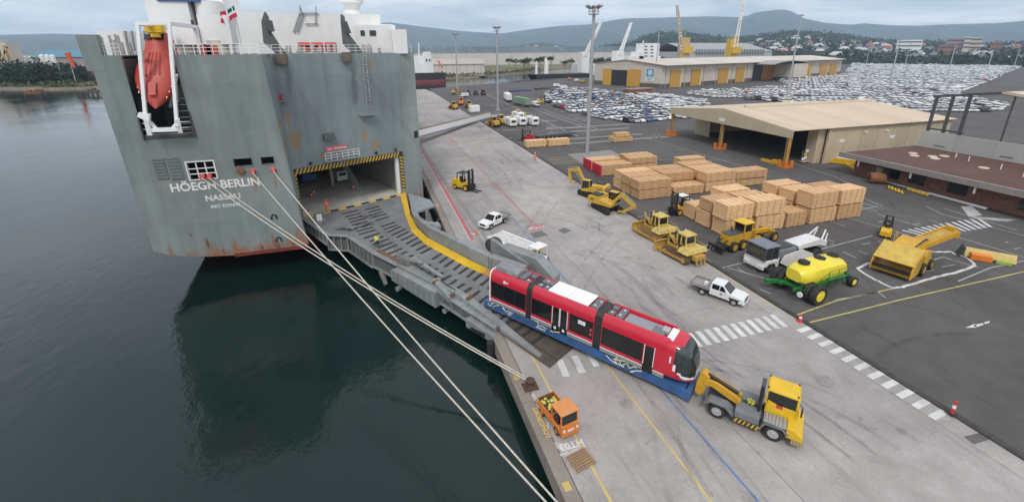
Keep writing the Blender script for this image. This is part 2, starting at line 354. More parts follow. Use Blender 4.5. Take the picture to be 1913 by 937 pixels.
gtext('HT03',10.1,19.75,.72,PW,math.pi,apron); strip('chalk_scuff',[(9.1,19.25),(10.9,19.35)],.16,PW,apron,.005)
gtext('LONG/PORT',8.95,22.0,.5,PY_,math.pi/2,apron,z=.04,xs=.95)
for k in range(7): strip('chalk_scuff',[(8.75+random.uniform(-.2,1.6),24.6-k*.9),(9.0+random.uniform(0,1.5),24.0-k*.9)],random.uniform(.15,.5),worn('chalk_scuff',(.48,.46,.44),.95,(.32,.3,.28)),apron,.005)
# tyre marks, patches and oil stains
def stainmat(name,c,a0,a1,sc,st):
    m=bpy.data.materials.new(name); m.use_nodes=True; n=m.node_tree.nodes; l=m.node_tree.links; b=n['Principled BSDF']; b.inputs['Base Color'].default_value=(*c,1); b.inputs['Roughness'].default_value=.8
    t=n.new('ShaderNodeTexCoord'); mp=n.new('ShaderNodeMapping'); mp.inputs['Scale'].default_value=st; l.new(t.outputs['Object'],mp.inputs[0]); q=n.new('ShaderNodeTexNoise'); q.inputs['Scale'].default_value=sc; q.inputs['Detail'].default_value=6; q.inputs['Roughness'].default_value=.7; l.new(mp.outputs[0],q.inputs[0])
    mr=n.new('ShaderNodeMapRange'); mr.inputs['From Min'].default_value=.38; mr.inputs['From Max'].default_value=.68; mr.inputs['To Min'].default_value=a0; mr.inputs['To Max'].default_value=a1; l.new(q.outputs['Fac'],mr.inputs['Value']); l.new(mr.outputs[0],b.inputs['Alpha']); return m
TYM=stainmat('tyre_mark',(.15,.14,.135),0,.20,.7,(1,.4,1)); OIL=stainmat('oil_stain',(.12,.11,.10),0,.28,1.1,(1,1,1)); TYA=stainmat('tyre_mark_yard',(.04,.04,.04),0,.22,.7,(1,.4,1)); DUST=stainmat('dust_patch',(.5,.47,.44),0,.2,.5,(1,1,1))
zz_=.0121
for k in range(34):
    x=random.uniform(12,34); y=random.uniform(6,90); L_=random.uniform(6,22); cv=random.uniform(-.05,.05); a0=R(90+random.choice((random.uniform(-8,8),random.uniform(-40,20)))); pts=[]
    for j in range(9): s_=L_*j/8; a_=a0+cv*s_; pts.append((x+math.cos(a_)*s_,y+math.sin(a_)*s_))
    if any(q[0]<11.8 or q[0]>35.3 for q in pts): continue
    zz_+=.0002
    for o_ in (0,1.8): strip('tyre_mark',[(q[0]+o_*math.sin(a0),q[1]-o_*math.cos(a0)) for q in pts],random.uniform(.22,.4),TYM,apron,zz_)
for k in range(26):
    p=Vector((random.uniform(11.5,34),random.uniform(8,80),0)); r_=random.uniform(.2,.8); zz_+=.0002; MB().add([(p.x+r_*random.uniform(.6,1.2)*math.cos(a_*.524),p.y+r_*random.uniform(.6,1.2)*math.sin(a_*.524),zz_) for a_ in range(12)],[tuple(range(12))]).build('oil_stain',OIL if k%3 else DUST,apron)
for k in range(24):
    p=G(random.uniform(1250,1900),random.uniform(400,640)); 
    if p.x<38: continue
    a0=random.uniform(0,3.1); L_=random.uniform(5,16); zz_+=.0002; strip('tyre_mark',[(p.x+math.cos(a0+.03*s_)*s_,p.y+math.sin(a0+.03*s_)*s_) for s_ in np.linspace(0,L_,7)],random.uniform(.25,.5),TYA,yard,zz_)
# yard markings
yl=lambda *px,wd=.14,m=PYA,z=.006:strip('yellow_line' if m is PYA else 'white_line',[tuple(G(*p)) for p in px],wd,m,yard,z)
yl((1512,602),(1680,560),(1913,507),wd=.15); yl((1478,592),(1560,562),(1671,538)); yl((1790,525),(1850,500),(1913,487),m=PWA)
for px in [((1310,470),(1420,440)),((1350,500),(1400,487),),((1495,475),(1630,440)),((1460,420),(1640,385)),((1110,420),(1250,395),(1340,375)),((1150,300),(1260,298),(1370,300)),((1200,255),(1300,285),(1420,320)),((1560,400),(1700,440)),((1640,400),(1780,440),(1913,480)),((1480,350),(1640,395)),((1490,345),(1650,390)),((1730,385),(1760,400),(1913,440)),((1765,390),(1900,430)),((1300,300),(1420,345),(1480,365)),((1310,298),(1440,340)),((1560,560),(1640,545)),((1240,480),(1330,455)),((1100,268),(1150,264)),((1010,268),(1130,255)),((1360,500),(1430,520),(1500,535)),((1700,500),(1760,480),(1830,500)),((1480,305),(1560,330),(1600,350)),((1250,350),(1330,335))]:
    yl(*px,m=PWA,wd=.13)
for px in [((1395,490),(1412,507)),((1575,470),(1600,482)),((1380,445),(1400,455)),((1640,545),(1655,556)),((1540,445),(1560,452)),((1165,408),(1180,415)),((1420,540),(1440,548)),((1300,470),(1330,490)),((1520,345),(1560,362)),((1600,365),(1650,385)),((1640,450),(1670,462))]: yl(*px,m=PWA,wd=.12)
for k in range(13): # crossing by the low building
    a=(1686+k*11.6,430-k*1.95); b2=(1736+k*9.6,443-k*1.6); yl(a,b2,m=PWB,wd=.42,z=.008)
for q in [[(1450,184),(1452,184),(1455,190),(1450,190)]]: pass
for (x0,x1,y) in ((52,84,130),(50,78,123),(44,76,112.5),(47,81,106.5)):
    MB().box(x0,x1,y-.75,y+.75,.004,.008).build('pale_bar',PALE,yard)
gq('pale_bar',[(1060,288),(1140,280),(1170,296),(1095,310)],PALE,yard,.008)
for k in range(4): yl((1022+k*3,296+k*3.3),(1085+k*6,292+k*3.4),m=PYA,wd=.18)
gq('pale_bar',[(1795,386),(1815,384),(1835,402),(1810,405)],PWA,yard,.009); gq('pale_bar',[(1815,404),(1900,410),(1880,414),(1820,408)],PWA,yard,.01)
chalk=[(1602,501),(1625,490),(1640,492),(1690,474),(1740,470),(1775,470),(1808,482),(1822,495),(1800,505),(1760,515),(1720,525),(1690,535),(1668,538),(1640,525),(1622,515)]
pts=[]
for k in range(len(chalk)):
    a,b2=chalk[k],chalk[(k+1)%len(chalk)]
    for j in range(4): t_=j/4; pts.append(G(a[0]*(1-t_)+b2[0]*t_+random.uniform(-1.2,1.2),a[1]*(1-t_)+b2[1]*t_+random.uniform(-.8,.8)))
ch=strip('chalk_line',pts,.32,worn('chalk',(.66,.66,.66),.75,(.16,.16,.16)),yard,.011,True); 
for k,px in enumerate(([(1803,612),(1822,604),(1818,609),(1826,611)],[(1822,606),(1836,603),(1838,606),(1826,610)],[(1838,602),(1848,599),(1849,602),(1840,605)])): gq('painted_arrow',px,PWB,yard,.009)
for k in range(46): # small painted bay ticks and scuffs
    p=G(random.uniform(1330,1900),random.uniform(395,520)); a=random.choice((0,1.57)); strip('bay_tick',[(p.x,p.y),(p.x+math.cos(a)*random.uniform(.5,1.6),p.y+math.sin(a)*1.2)],.11,PWA,yard)
for k in range(30):
    p=G(random.uniform(860,1100),random.uniform(190,245))
    if p.x>38: MB().box(p.x,p.x+random.uniform(1,7),p.y,p.y+.5,.004,.006).build('bay_tick',PWA,yard)
yl((890,168),(960,200),(1080,255),m=PWA,wd=.3); yl((1000,205),(1110,245),m=PWA,wd=.3); yl((1010,203),(1120,243),m=PWA,wd=.25)
# ================================================================== THE SHIP
D0=Vector((-11.15,63.2,0)); U=Vector((.9063,.4226,0)); V=Vector((-.4226,.9063,0))
def DPX(px,py,dep=0.0):
    d_=ray(px,py); t_=(V.dot(D0)+dep)/(V.x*d_[0]+V.y*d_[1]); return Vector(CAM+d_*t_)
def T(x,z,off=0): return Vector((x,54.2+(23.6-z)*.09-off,z))
def TP(px,py,off=0):
    y=55.
    for _ in range(12): q=PY(px,py,y); y=54.2+(23.6-q.z)*.09-off
    return q.x,q.z
def hullmat(name,c,rust=1.0,zlow=1.0,zhigh=4.0,patch=True,stains=()):
    m=bpy.data.materials.new(name); m.use_nodes=True; n=m.node_tree.nodes; l=m.node_tree.links; b=n['Principled BSDF']
    b.inputs['Roughness'].default_value=.5; b.inputs['Specular IOR Level'].default_value=.4
    t=n.new('ShaderNodeTexCoord')
    def noise(sc,st,det=6,ro=.65,dist=0):
        mp=n.new('ShaderNodeMapping'); mp.inputs['Scale'].default_value=st; l.new(t.outputs['Object'],mp.inputs[0])
        q=n.new('ShaderNodeTexNoise'); q.inputs['Scale'].default_value=sc; q.inputs['Detail'].default_value=det; q.inputs['Roughness'].default_value=ro; q.inputs['Distortion'].default_value=dist; l.new(mp.outputs[0],q.inputs[0]); return q.outputs['Fac']
    def ramp(f,p0,p1,c0,c1,mode='LINEAR'):
        r=n.new('ShaderNodeValToRGB'); r.color_ramp.interpolation=mode; e=r.color_ramp.elements; e[0].position=p0; e[1].position=p1; e[0].color=(*c0,1); e[1].color=(*c1,1); l.new(f,r.inputs[0]); return r.outputs[0]
    def mixc(f,a,bb,typ='MIX'):
        q=n.new('ShaderNodeMixRGB'); q.blend_type=typ
        if isinstance(f,float): q.inputs[0].default_value=f
        else: l.new(f,q.inputs[0])
        l.new(a,q.inputs[1])
        if isinstance(bb,tuple): q.inputs[2].default_value=(*bb,1)
        else: l.new(bb,q.inputs[2])
        return q.outputs[0]
    cc=ramp(noise(.12,(1,1,1),4),.35,.65,tuple(x*.86 for x in c),tuple(x*1.1 for x in c))
    cc=mixc(1.0,cc,ramp(noise(.9,(1,1,.06),6),.3,.75,(.80,.81,.80),(1.10,1.10,1.09)),'MULTIPLY')
    cc=mixc(1.0,cc,ramp(noise(2.2,(1,1,.10),5),.62,.8,(1,1,1),(1.18,1.19,1.18)),'MULTIPLY')
    if patch:
        bk=n.new('ShaderNodeTexBrick'); bk.inputs['Scale'].default_value=1; bk.inputs['Brick Width'].default_value=9; bk.inputs['Row Height'].default_value=5.2; bk.inputs['Mortar Size'].default_value=.012
        bk.inputs['Color1'].default_value=(.94,.95,.96,1); bk.inputs['Color2'].default_value=(1.05,1.05,1.04,1); bk.inputs['Mortar'].default_value=(.86,.86,.86,1)
        cx=n.new('ShaderNodeSeparateXYZ'); l.new(t.outputs['Object'],cx.inputs[0]); cb=n.new('ShaderNodeCombineXYZ'); l.new(cx.outputs[0],cb.inputs[0]); l.new(cx.outputs[2],cb.inputs[1]); l.new(cb.outputs[0],bk.inputs['Vector'])
        cc=mixc(1.0,cc,bk.outputs['Color'],'MULTIPLY')
    z=n.new('ShaderNodeSeparateXYZ'); l.new(t.outputs['Object'],z.inputs[0])
    mr=n.new('ShaderNodeMapRange'); mr.inputs['From Min'].default_value=zhigh; mr.inputs['From Max'].default_value=zlow; mr.inputs['To Min'].default_value=0; mr.inputs['To Max'].default_value=.29; l.new(z.outputs[2],mr.inputs['Value'])
    s1=n.new('ShaderNodeMath'); s1.operation='ADD'; l.new(noise(1.1,(1,1,.22),8,.7,.5),s1.inputs[0]); l.new(mr.outputs[0],s1.inputs[1])
    f=ramp(s1.outputs[0],.66,.84,(0,0,0),(rust,rust,rust))
    cc=mixc(f,cc,ramp(noise(1.6,(1,1,.4)),.3,.7,(.22,.055,.02),(.42,.17,.06)))
    # long rust runs higher up
    f2=ramp(noise(.75,(1,1,.035),7,.7),.67,.78,(0,0,0),(.55*rust,.55*rust,.55*rust))
    cc=mixc(f2,cc,(.36,.22,.10))
    f3=ramp(noise(.16,(1,1,.45),4,.6,.6),.64,.80,(0,0,0),(.6*rust,)*3)
    cc=mixc(f3,cc,(.36,.25,.10))
    for (c0,wx,hz_,scol,amt) in stains:
        vs_=n.new('ShaderNodeVectorMath'); vs_.operation='SUBTRACT'; vs_.inputs[1].default_value=c0; l.new(t.outputs['Object'],vs_.inputs[0])
        vm=n.new('ShaderNodeVectorMath'); vm.operation='MULTIPLY'; vm.inputs[1].default_value=(1/wx,.0,1/hz_); l.new(vs_.outputs[0],vm.inputs[0])
        vl=n.new('ShaderNodeVectorMath'); vl.operation='LENGTH'; l.new(vm.outputs[0],vl.inputs[0])
        ns_=n.new('ShaderNodeMath'); ns_.operation='MULTIPLY_ADD'; ns_.inputs[1].default_value=.9; l.new(noise(1.3,(1,1,.35),6,.7,.6),ns_.inputs[0]); l.new(vl.outputs['Value'],ns_.inputs[2])
        cc=mixc(ramp(ns_.outputs[0],.62,1.25,(amt,amt,amt),(0,0,0)),cc,scol)
    l.new(cc,b.inputs['Base Color'])
    bp=n.new('ShaderNodeBump'); bp.inputs['Strength'].default_value=.12; bp.inputs['Distance'].default_value=.1; l.new(noise(.35,(1,1,1),3),bp.inputs['Height']); l.new(bp.outputs[0],b.inputs['Normal'])
    MATS[name]=m; return m
RB,RT,SOOT=(.20,.065,.025),(.34,.20,.08),(.10,.11,.11)
def tst(px,py,w,h,c_=RB,a=.9): x,z=TP(px,py); return ((x,0,z),w,h,c_,a)
def dst(px,py,w,h,c_=RT,a=.8): q=DPX(px,py); return ((q.x,0,q.z),w,h,c_,a)
HULL=hullmat('hull_grey',(.262,.30,.295),.85,stains=[tst(388,455,.42,1.6),tst(356,438,.2,.7),tst(456,345,.32,1.7,RT),tst(477,345,.3,1.9,RT),tst(515,342,.35,1.7,RT),tst(350,262,.3,1.1,RT),tst(331,255,.25,.7,RT),tst(372,256,.25,.6,RT),tst(521,462,.35,1.3),tst(549,455,.4,1.6),tst(418,470,.25,.8),tst(490,462,.4,1.0),tst(260,130,.9,2.5,(.42,.45,.40),.5),tst(390,335,.7,.7,RT)])
HULL2=hullmat('hull_blue_grey',(.225,.27,.285),.7,zlow=-1,zhigh=2,stains=[dst(552,262,2.0,3.6),dst(538,222,.7,2.4),dst(681,252,.7,3.0),dst(700,272,1.2,2.4),dst(662,165,1.3,6.0,SOOT,.8),dst(540,150,.9,4.0,SOOT,.7),dst(690,120,1.2,2.0,RT,.5),dst(600,292,1.5,1.0,RT,.6),dst(720,290,1.6,.9,RT,.6),dst(590,180,4.5,5.0,(.19,.23,.255),.55),dst(505,180,.6,6,SOOT,.4)])
ANTI=mat('antifouling_red',(.20,.035,.022),.75,dirt=.5,dirtcol=(.09,.05,.035),scale=.7,var=.25)
SWHITE=mat('ship_white',(.82,.82,.81),.45,dirt=.25,dirtcol=(.42,.33,.24),scale=.35,var=.05,stretch=(1,1,.25))
DECKG=mat('deck_green_grey',(.12,.14,.13),.8)
RAMPG=mat('ramp_grey',(.185,.19,.195),.75,dirt=.55,dirtcol=(.10,.085,.07),scale=.5,var=.2,bump=.2,bscale=6)
GIRD=mat('girder_grey',(.24,.265,.27),.55,dirt=.55,dirtcol=(.15,.10,.06),scale=.6,var=.2)
TREAD=mat('tread_dark',(.035,.033,.032),.85,var=.3,scale=3)
RUSTY=mat('rusty_steel',(.20,.085,.035),.85,dirt=.5,dirtcol=(.08,.04,.025),scale=1.2,var=.3)
RYEL=mat('walkway_yellow',(.70,.43,.02),.6,dirt=.35,dirtcol=(.3,.2,.08),scale=.5,var=.1)
ROPE=mat('rope',(.52,.48,.41),.9,dirt=.4,dirtcol=(.2,.17,.13),scale=6,var=.2)
ship=thing('car_carrier_ship','tall grey slab-sided car carrier ship moored stern-on with its stern ramp lowered','ship',(0,0,0))
def T(x,z,off=0): return Vector((x,54.2+(23.6-z)*.09-off,z))
def TP(px,py,off=0):
    y=55.
    for _ in range(12): q=PY(px,py,y); y=54.2+(23.6-q.z)*.09-off
    return q.x,q.z
def rect(px0,py0,px1,py1):
    a=TP(px0,py0); b=TP(px1,py1); c_=TP(px0,py1); d=TP(px1,py0)
    return ((a[0]+c_[0])/2,(b[0]+d[0])/2,(c_[1]+b[1])/2,(a[1]+d[1])/2)
H1=rect(351,302,402,334); H2=rect(437,296,471,310); H3=rect(488,293,512,306)
NI=(-22.85,-18.4,15.7,23.6)
holes=[H1,H2,H3,NI]
X0,X1=-25.35,-10.6
bx=sorted({X0,X1,*[h[0] for h in holes],*[h[1] for h in holes]}); bz=sorted({3.0,23.6,*[h[2] for h in holes],*[h[3] for h in holes]})
tr=MB()
def tcell(mb,x0,x1,z0,z1,o0,o1):
    P4=lambda o:[T(x0,z0,o),T(x1,z0,o),T(x1,z1,o),T(x0,z1,o)]
    mb.hexa(P4(o0),P4(o1))
# merged cells row by row
for zi in range(len(bz)-1):
    z0,z1=bz[zi],bz[zi+1]; run=None
    for xi in range(len(bx)-1):
        x0,x1=bx[xi],bx[xi+1]
        solid=not any(h[0]-1e-6<=x0 and x1<=h[1]+1e-6 and h[2]-1e-6<=z0 and z1<=h[3]+1e-6 for h in holes)
        if solid: run=(run[0],x1) if run else (x0,x1)
        if (not solid or xi==len(bx)-2) and run: tcell(tr,run[0],run[1],z0,z1,0,-.45); run=None
curve=[(-25.35,2.3),(-24.2,1.65),(-22.5,1.1),(-20,.72),(-17.5,.5),(-14.5,.36),(-11.5,.3),(-9.9,.34),(-9.2,.9),(-9.5,3.0),(X0,3.0)]
n_=len(curve); tr.add([T(x,z,0) for x,z in curve]+[T(x,z,-.45) for x,z in curve],[tuple(range(n_)),tuple(range(n_,2*n_))[::-1]]+[(i,(i+1)%n_,n_+(i+1)%n_,n_+i) for i in range(n_)])
q_=[(-10.6,23.6),(-9.5,3.0),(-10.6,3.0)]; tr.add([T(x,z,0) for x,z in q_]+[T(x,z,-.45) for x,z in q_],[(0,1,2),(5,4,3),(0,1,4,3),(1,2,5,4),(2,0,3,5)])
tr.build('transom_plating',HULL,ship)
bw=MB(); tcell(bw,-25.8,-24.25,22.2,25.5,.02,-.8); bw.build('corner_bulwark',HULL,ship)
# return face + starboard and port side + door face
D0=Vector((-11.15,63.2,0)); U=Vector((.9063,.4226,0)); V=Vector((-.4226,.9063,0))
def D(s,dp,z): p=D0+U*s+V*dp; return Vector((p.x,p.y,z))
rt=MB(); rt.hexa([(-10.62,54.2,23.6),(-11.15,63.4,23.6),(-11.5,63.4,23.6),(-11.0,54.6,23.6)],[(-9.4,56.3,.3),(-10.6,63.3,.3),(-11.2,63.3,.3),(-10.0,56.6,.3)]); rt.build('recess_side_plating',HULL2,ship)
sb=MB(); sb.hexa([(6.35,71.6,-4),(6.8,71.6,-4),(6.8,215,-4),(6.35,215,-4)],[(6.35,71.6,23.6),(6.8,71.6,23.6),(6.8,215,23.6),(6.35,215,23.6)])
sb.hexa([(-25.35,54.6+2,2.0),(-24.9,54.6+2,2.0),(-24.9,215,-4),(-25.35,215,-4)],[(-25.35,54.5,23.6),(-24.9,54.5,23.6),(-24.9,215,23.6),(-25.35,215,23.6)])
sb.hexa([(-25.35,215,-4),(6.8,215,-4),(-8.9,248,-4),(-9.6,248,-4)],[(-25.35,215,23.6),(6.8,215,23.6),(-8.9,252,23.6),(-9.6,252,23.6)]); sb.build('side_plating',HULL,ship)
dp=MB()
def dcell(mb,s0,s1,z0,z1,d0,d1):
    mb.hexa([D(s0,d0,z0),D(s1,d0,z0),D(s1,d1,z0),D(s0,d1,z0)],[D(s0,d0,z1),D(s1,d0,z1),D(s1,d1,z1),D(s0,d1,z1)])
SO0,SO1,ZO0,ZO1=.65,16.0,2.0,8.1
dcell(dp,-.1,SO0,-.3,23.6,0,.5); dcell(dp,SO0,SO1,ZO1,23.6,0,.5); dcell(dp,SO1,17.1,-.3,23.6,0,.5)
dp.build('stern_door_plating',HULL2,ship)
d2=MB(); dcell(d2,17.1,19.85,-1.0,23.6,-.06,.5); dcell(d2,SO0,SO1,-.3,1.78,0,.5); d2.build('quarter_plating',HULL,ship)
# overhanging counter below the transom
ct=MB(); ring0=[T(x,z,-.02) for x,z in curve[:9]]; ring1=[Vector((x*.86-1.2,64,-2.6)) for x,z in curve[:9]]
ct.add(ring0+ring1,[(i,i+1,9+i+1,9+i) for i in range(8)]); ct.add([(-9.2,57,.9),(-9.0,64,-2.6),(7,72,-2.6),(7,71.9,-.8),(-11,63.3,-.2)],[(0,1,2,3,4)]); ct.build('counter_plating',ANTI,ship)
rb=MB(); tcell(rb,-17.5,-9.7,.28,.75,.03,-.1); rb.build('boot_stripe',ANTI,ship)
# weather deck
dk=MB(); dk.box(-25.3,-22.85,54.6,61,23.3,23.6); dk.box(-18.4,-10.9,54.6,61,23.3,23.6)
dk.slab([(-25.3,61,23.6),(-11.05,61,23.6),(-11.15,63.3,23.6),(6.75,71.7,23.6),(6.75,214,23.6),(-9,249,23.6),(-25.3,214,23.6)],.3); dk.build('weather_deck',DECKG,ship)
# lifeboat niche
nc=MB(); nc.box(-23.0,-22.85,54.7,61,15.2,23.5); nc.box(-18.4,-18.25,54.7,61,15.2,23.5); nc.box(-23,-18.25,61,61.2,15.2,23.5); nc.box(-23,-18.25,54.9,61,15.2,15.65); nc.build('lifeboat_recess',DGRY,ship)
for k in range(6): MB().box(-19.5,-18.45,55.2,55.35,16+k*.65,16.06+k*.65).build('ladder_rung',GRY,ship)
for z in (16.3,16.9): MB().bar((-22.8,54.9,z),(-22.0,54.9,z),.06).build('recess_rail',SWHITE,ship); MB().bar((-19.6,54.9,z),(-18.5,54.9,z),.06).build('recess_rail',SWHITE,ship)
# hold interior
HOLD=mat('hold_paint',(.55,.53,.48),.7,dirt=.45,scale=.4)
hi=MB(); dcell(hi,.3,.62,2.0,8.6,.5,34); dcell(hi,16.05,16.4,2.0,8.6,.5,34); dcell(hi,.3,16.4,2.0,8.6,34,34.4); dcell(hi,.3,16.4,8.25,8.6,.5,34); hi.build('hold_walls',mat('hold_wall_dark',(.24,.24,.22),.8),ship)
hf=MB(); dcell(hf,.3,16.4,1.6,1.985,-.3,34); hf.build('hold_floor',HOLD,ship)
hb=MB()
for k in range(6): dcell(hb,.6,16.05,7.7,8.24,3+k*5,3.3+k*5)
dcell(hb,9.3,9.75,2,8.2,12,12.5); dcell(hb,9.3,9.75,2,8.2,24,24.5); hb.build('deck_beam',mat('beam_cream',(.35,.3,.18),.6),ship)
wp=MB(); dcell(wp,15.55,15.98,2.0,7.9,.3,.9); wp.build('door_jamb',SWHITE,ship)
# hazard striped frame, each stripe a piece
SY=mat('stripe_yellow',(.58,.36,.03),.6,dirt=.35,dirtcol=(.2,.12,.05)); SK=mat('stripe_black',(.03,.028,.025),.6,dirt=.3,dirtcol=(.16,.08,.04))
fr=MB(); dcell(fr,-.05,SO0,1.4,8.85,-.10,-.01); dcell(fr,SO0,SO1,ZO1-.02,8.85,-.10,-.01); dcell(fr,SO1,16.65,2.6,8.85,-.10,-.01); fr.build('door_frame',SK,ship)
def dslant(s0,s1,z0,z1,sl,horizontal):
    m=MB()
    if horizontal: q=[D(s0,-.118,z0),D(s1,-.118,z0),D(s1+sl,-.118,z1),D(s0+sl,-.118,z1)]
    else: q=[D(s0,-.118,z0),D(s1,-.118,z0+sl),D(s1,-.118,z1+sl),D(s0,-.118,z1)]
    m.hexa(q,[p+V*.03 for p in q]); m.build('hazard_stripe',SY,ship)
k=SO0-.2
while k<15.9: dslant(k,k+.24,ZO1+.02,8.82,.35,True); k+=.5
z=1.9
while z<8.1: dslant(0,SO0-.05,z,z+.25,.3,False); z+=.52
z=2.7
while z<8.0: dslant(SO1+.04,16.6,z,z+.25,-.3,False); z+=.52
# painted patches and vents on transom
def tpanel(name,r,m,o0=.03,parent=ship): b_=MB(); tcell(b_,r[0],r[1],r[2],r[3],o0,-.02); return b_.build(name,m,parent)
for r_ in (rect(289,296,312,336),rect(315,294,341,336)):
    p_=tpanel('vent_panel',r_,mat('vent_grey',(.17,.19,.195),.6),.05)
    for j in range(7):
        z_=r_[2]+.15+j*(r_[3]-r_[2]-.3)/6; b_=MB(); tcell(b_,r_[0]+.06,r_[1]-.06,z_,z_+.12,.1,.04); b_.build('slat',mat('vent_grey',(.17,.19,.195)),p_)
for h in (H1,H2,H3):
    f_=MB()
    for (a,b2,c_,d_) in ((h[0]-.12,h[1]+.12,h[3],h[3]+.12),(h[0]-.12,h[1]+.12,h[2]-.12,h[2]),(h[0]-.12,h[0],h[2],h[3]),(h[1],h[1]+.12,h[2],h[3])): tcell(f_,a,b2,c_,d_,.06,-.3)
    f_.build('opening_rim',HULL2 if h is not H1 else SWHITE,ship)
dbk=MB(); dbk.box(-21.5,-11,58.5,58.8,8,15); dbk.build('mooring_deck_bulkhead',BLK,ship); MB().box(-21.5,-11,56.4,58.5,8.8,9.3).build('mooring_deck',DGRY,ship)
rl=MB(); z_=H1[2]
for zz in (z_+.6,z_+1.2): rl.bar(T(H1[0],zz,-.1),T(H1[1],zz,-.1),.09)
for j in range(4): xx=H1[0]+(H1[1]-H1[0])*j/3; rl.bar(T(xx,H1[2],-.1),T(xx,H1[3],-.1),.1)
rl.build('opening_rail',SWHITE,ship)
FL=mat('fairlead_red',(.75,.10,.08),.5)
fairleads=[]
for px,py in ((379,329),(392,329),(473,319),(511,316)):
    x,z=TP(px,py); p=T(x,z,.05); b_=MB(); b_.cyl(p,p+Vector((0,-.4,-.08)),.27,.23,14); b_.build('fairlead',FL,ship,smooth=40); fairleads.append(p+Vector((0,-.4,-.08)))
x,z=TP(450,319); b_=MB(); b_.cyl(T(x,z,0),T(x,z,.18),.42,.42,14); b_.build('fairlead',RUSTY,ship)
# bollard recesses
for px,py in ((512,405),(521,447)):
    x,z=TP(px,py); b_=MB(); p=T(x,z,.03); b_.tube([p+Vector((.28*math.cos(R(a_)),0,.42*math.sin(R(a_))-.1)) for a_ in range(-20,201,20)],.1,6); b_.build('recessed_bitt',BLK,ship,smooth=40)
# lettering
LW=mat('letter_white',(.80,.80,.77),.6,dirt=.4,dirtcol=(.45,.33,.2),scale=1.5)
def stext(txt,pxc,pyc,h,wd,bold=.03):
    x,z=TP(pxc,pyc); o=textobj('lettering',txt,1.0,LW,ship,Matrix.Identity(4),extrude=.006,bold=bold)
    bb=[v.co for v in o.data.vertices]; w0=max(v.x for v in bb)-min(v.x for v in bb); h0=max(v.y for v in bb)-min(v.y for v in bb)
    o.data.transform(Matrix.Diagonal((wd/w0,h/h0,1,1))); o.matrix_local=basis(T(x,z,.022),(1,0,0),Vector((0,-.09,1)))
stext('HÖEGH BERLIN',404,345.5,1.22,8.75); stext('NASSAU',417,368.5,.72,3.5); stext('IMO 9295842',422,384,.42,3.0,.015)
# rails round the stern
def railing(mb,p,q,h=1.1,n=8,r=.05):
    p=Vector(p); q=Vector(q)
    for k in range(n+1): a=p.lerp(q,k/n); mb.bar(a,a+Vector((0,0,h)),r)
    for z_ in (h,h*.66,h*.33): mb.bar(p+Vector((0,0,z_)),q+Vector((0,0,z_)),r)
for (p_,q_,n_) in (((-24.2,54.6,23.6),(-22.9,54.6,23.6),3),((-18.3,54.6,23.6),(-10.85,54.5,23.6),9),((-10.8,54.8,23.6),(-11.15,63.2,23.6),6),(D(.2,.25,23.6),D(19.7,.25,23.6),20)):
    rail=MB(); railing(rail,p_,q_,n=n_); rail.build('deck_railing',SWHITE,ship)
# superstructure blocks, placed on the weather deck
def pxblock(name,x0,y0,x1,y1,Y,depth,m,zb=None,parent=ship,bevel=0):
    a=PY(x0,y1,Y); b_=PY(x1,y1,Y); t_=PY((x0+x1)/2,y0,Y); mb=MB(); mb.box(a.x,b_.x,Y,Y+depth,zb if zb is not None else a.z,t_.z); return mb.build(name,m,parent,bevel=bevel)
hs=pxblock('deck_house',440,25,716,100,75,30,SWHITE,23.5)
pxblock('deck_house',716,46,738,100,74,20,SWHITE,23.5); pxblock('deck_house',672,47,742,98,72.6,2.3,SWHITE,23.5)
for (x0,x1) in ((674,682),(691,703)): pxblock('window',x0,57,x1,67,72.5,.2,GLASS)
dh=pxblock('deck_house',190,58,240,105,66,10,SWHITE,23.5); pxblock('funnel_casing',295,2,372,110,72,14,SWHITE,23.5); pxblock('funnel_top',293,-14,374,2,71.8,14.4,mat('funnel_blue',(.05,.10,.28),.5))
pxblock('deck_house',372,-20,424,40,74,9,SWHITE,23.5)
pxblock('vent_hood',322,47,374,84,62,4,SWHITE); pxblock('vent_hood',378,28,435,83,62.5,4,SWHITE)
for px in (346,407):
    p=PY(px,95,63.5); b_=MB(); b_.cyl((p.x,63.5,23.5),(p.x,63.5,25.2),1.25,1.25,18); b_.build('vent_trunk',mat('cream_paint',(.62,.58,.47),.5,dirt=.2),ship,smooth=40)
p=PY(394,22,74); b_=MB(); b_.cyl((p.x,73.5,p.z-1.2),(p.x,73.5,p.z+1.2),1.6,1.6,16); b_.build('vent_trunk',SWHITE,ship,smooth=40)
for (x0,x1) in ((358,362),(366,372)): pxblock('window',x0,38,x1,48,71.9,.2,GLASS)
pxblock('vent_hood',735,55,762,98,70.4,3,SWHITE,23.5)
p=PY(659,26,80); b_=MB(); b_.cyl((p.x,80,p.z-.3),(p.x,80,p.z+.5),1.3,1.3,16); b_.cyl((p.x,80,p.z+.5),(p.x,80,p.z+1.5),1.0,1.5,16); b_.cyl((p.x,80,p.z+1.5),(p.x,80,p.z+4),1.8,1.8,16); b_.build('radar_dome',SWHITE,ship,smooth=40)
# three red liferaft canisters, small red lockers
for k in range(3):
    a=PY(557+k*25,90,70.5); b2=PY(579+k*25,90,70.5); b_=MB(); 
    for zz in (24.1,24.75): b_.cyl((a.x,70.9,zz),(b2.x,70.9,zz),.33,.33,12)
    b_.build('liferaft_canister',RED,ship,smooth=40)
for px in (318,385,396): 
    p=PY(px,98,60); b_=MB(); b_.box(p.x-.5,p.x+.5,60,60.6,23.6,24.6); b_.build('fire_locker',mat('locker_red',(.50,.06,.05),.5),ship)
p=PY(538,88,70); MB().box(p.x-.25,p.x+.25,70,70.3,23.7,24.6).build('fire_locker',RED,ship)
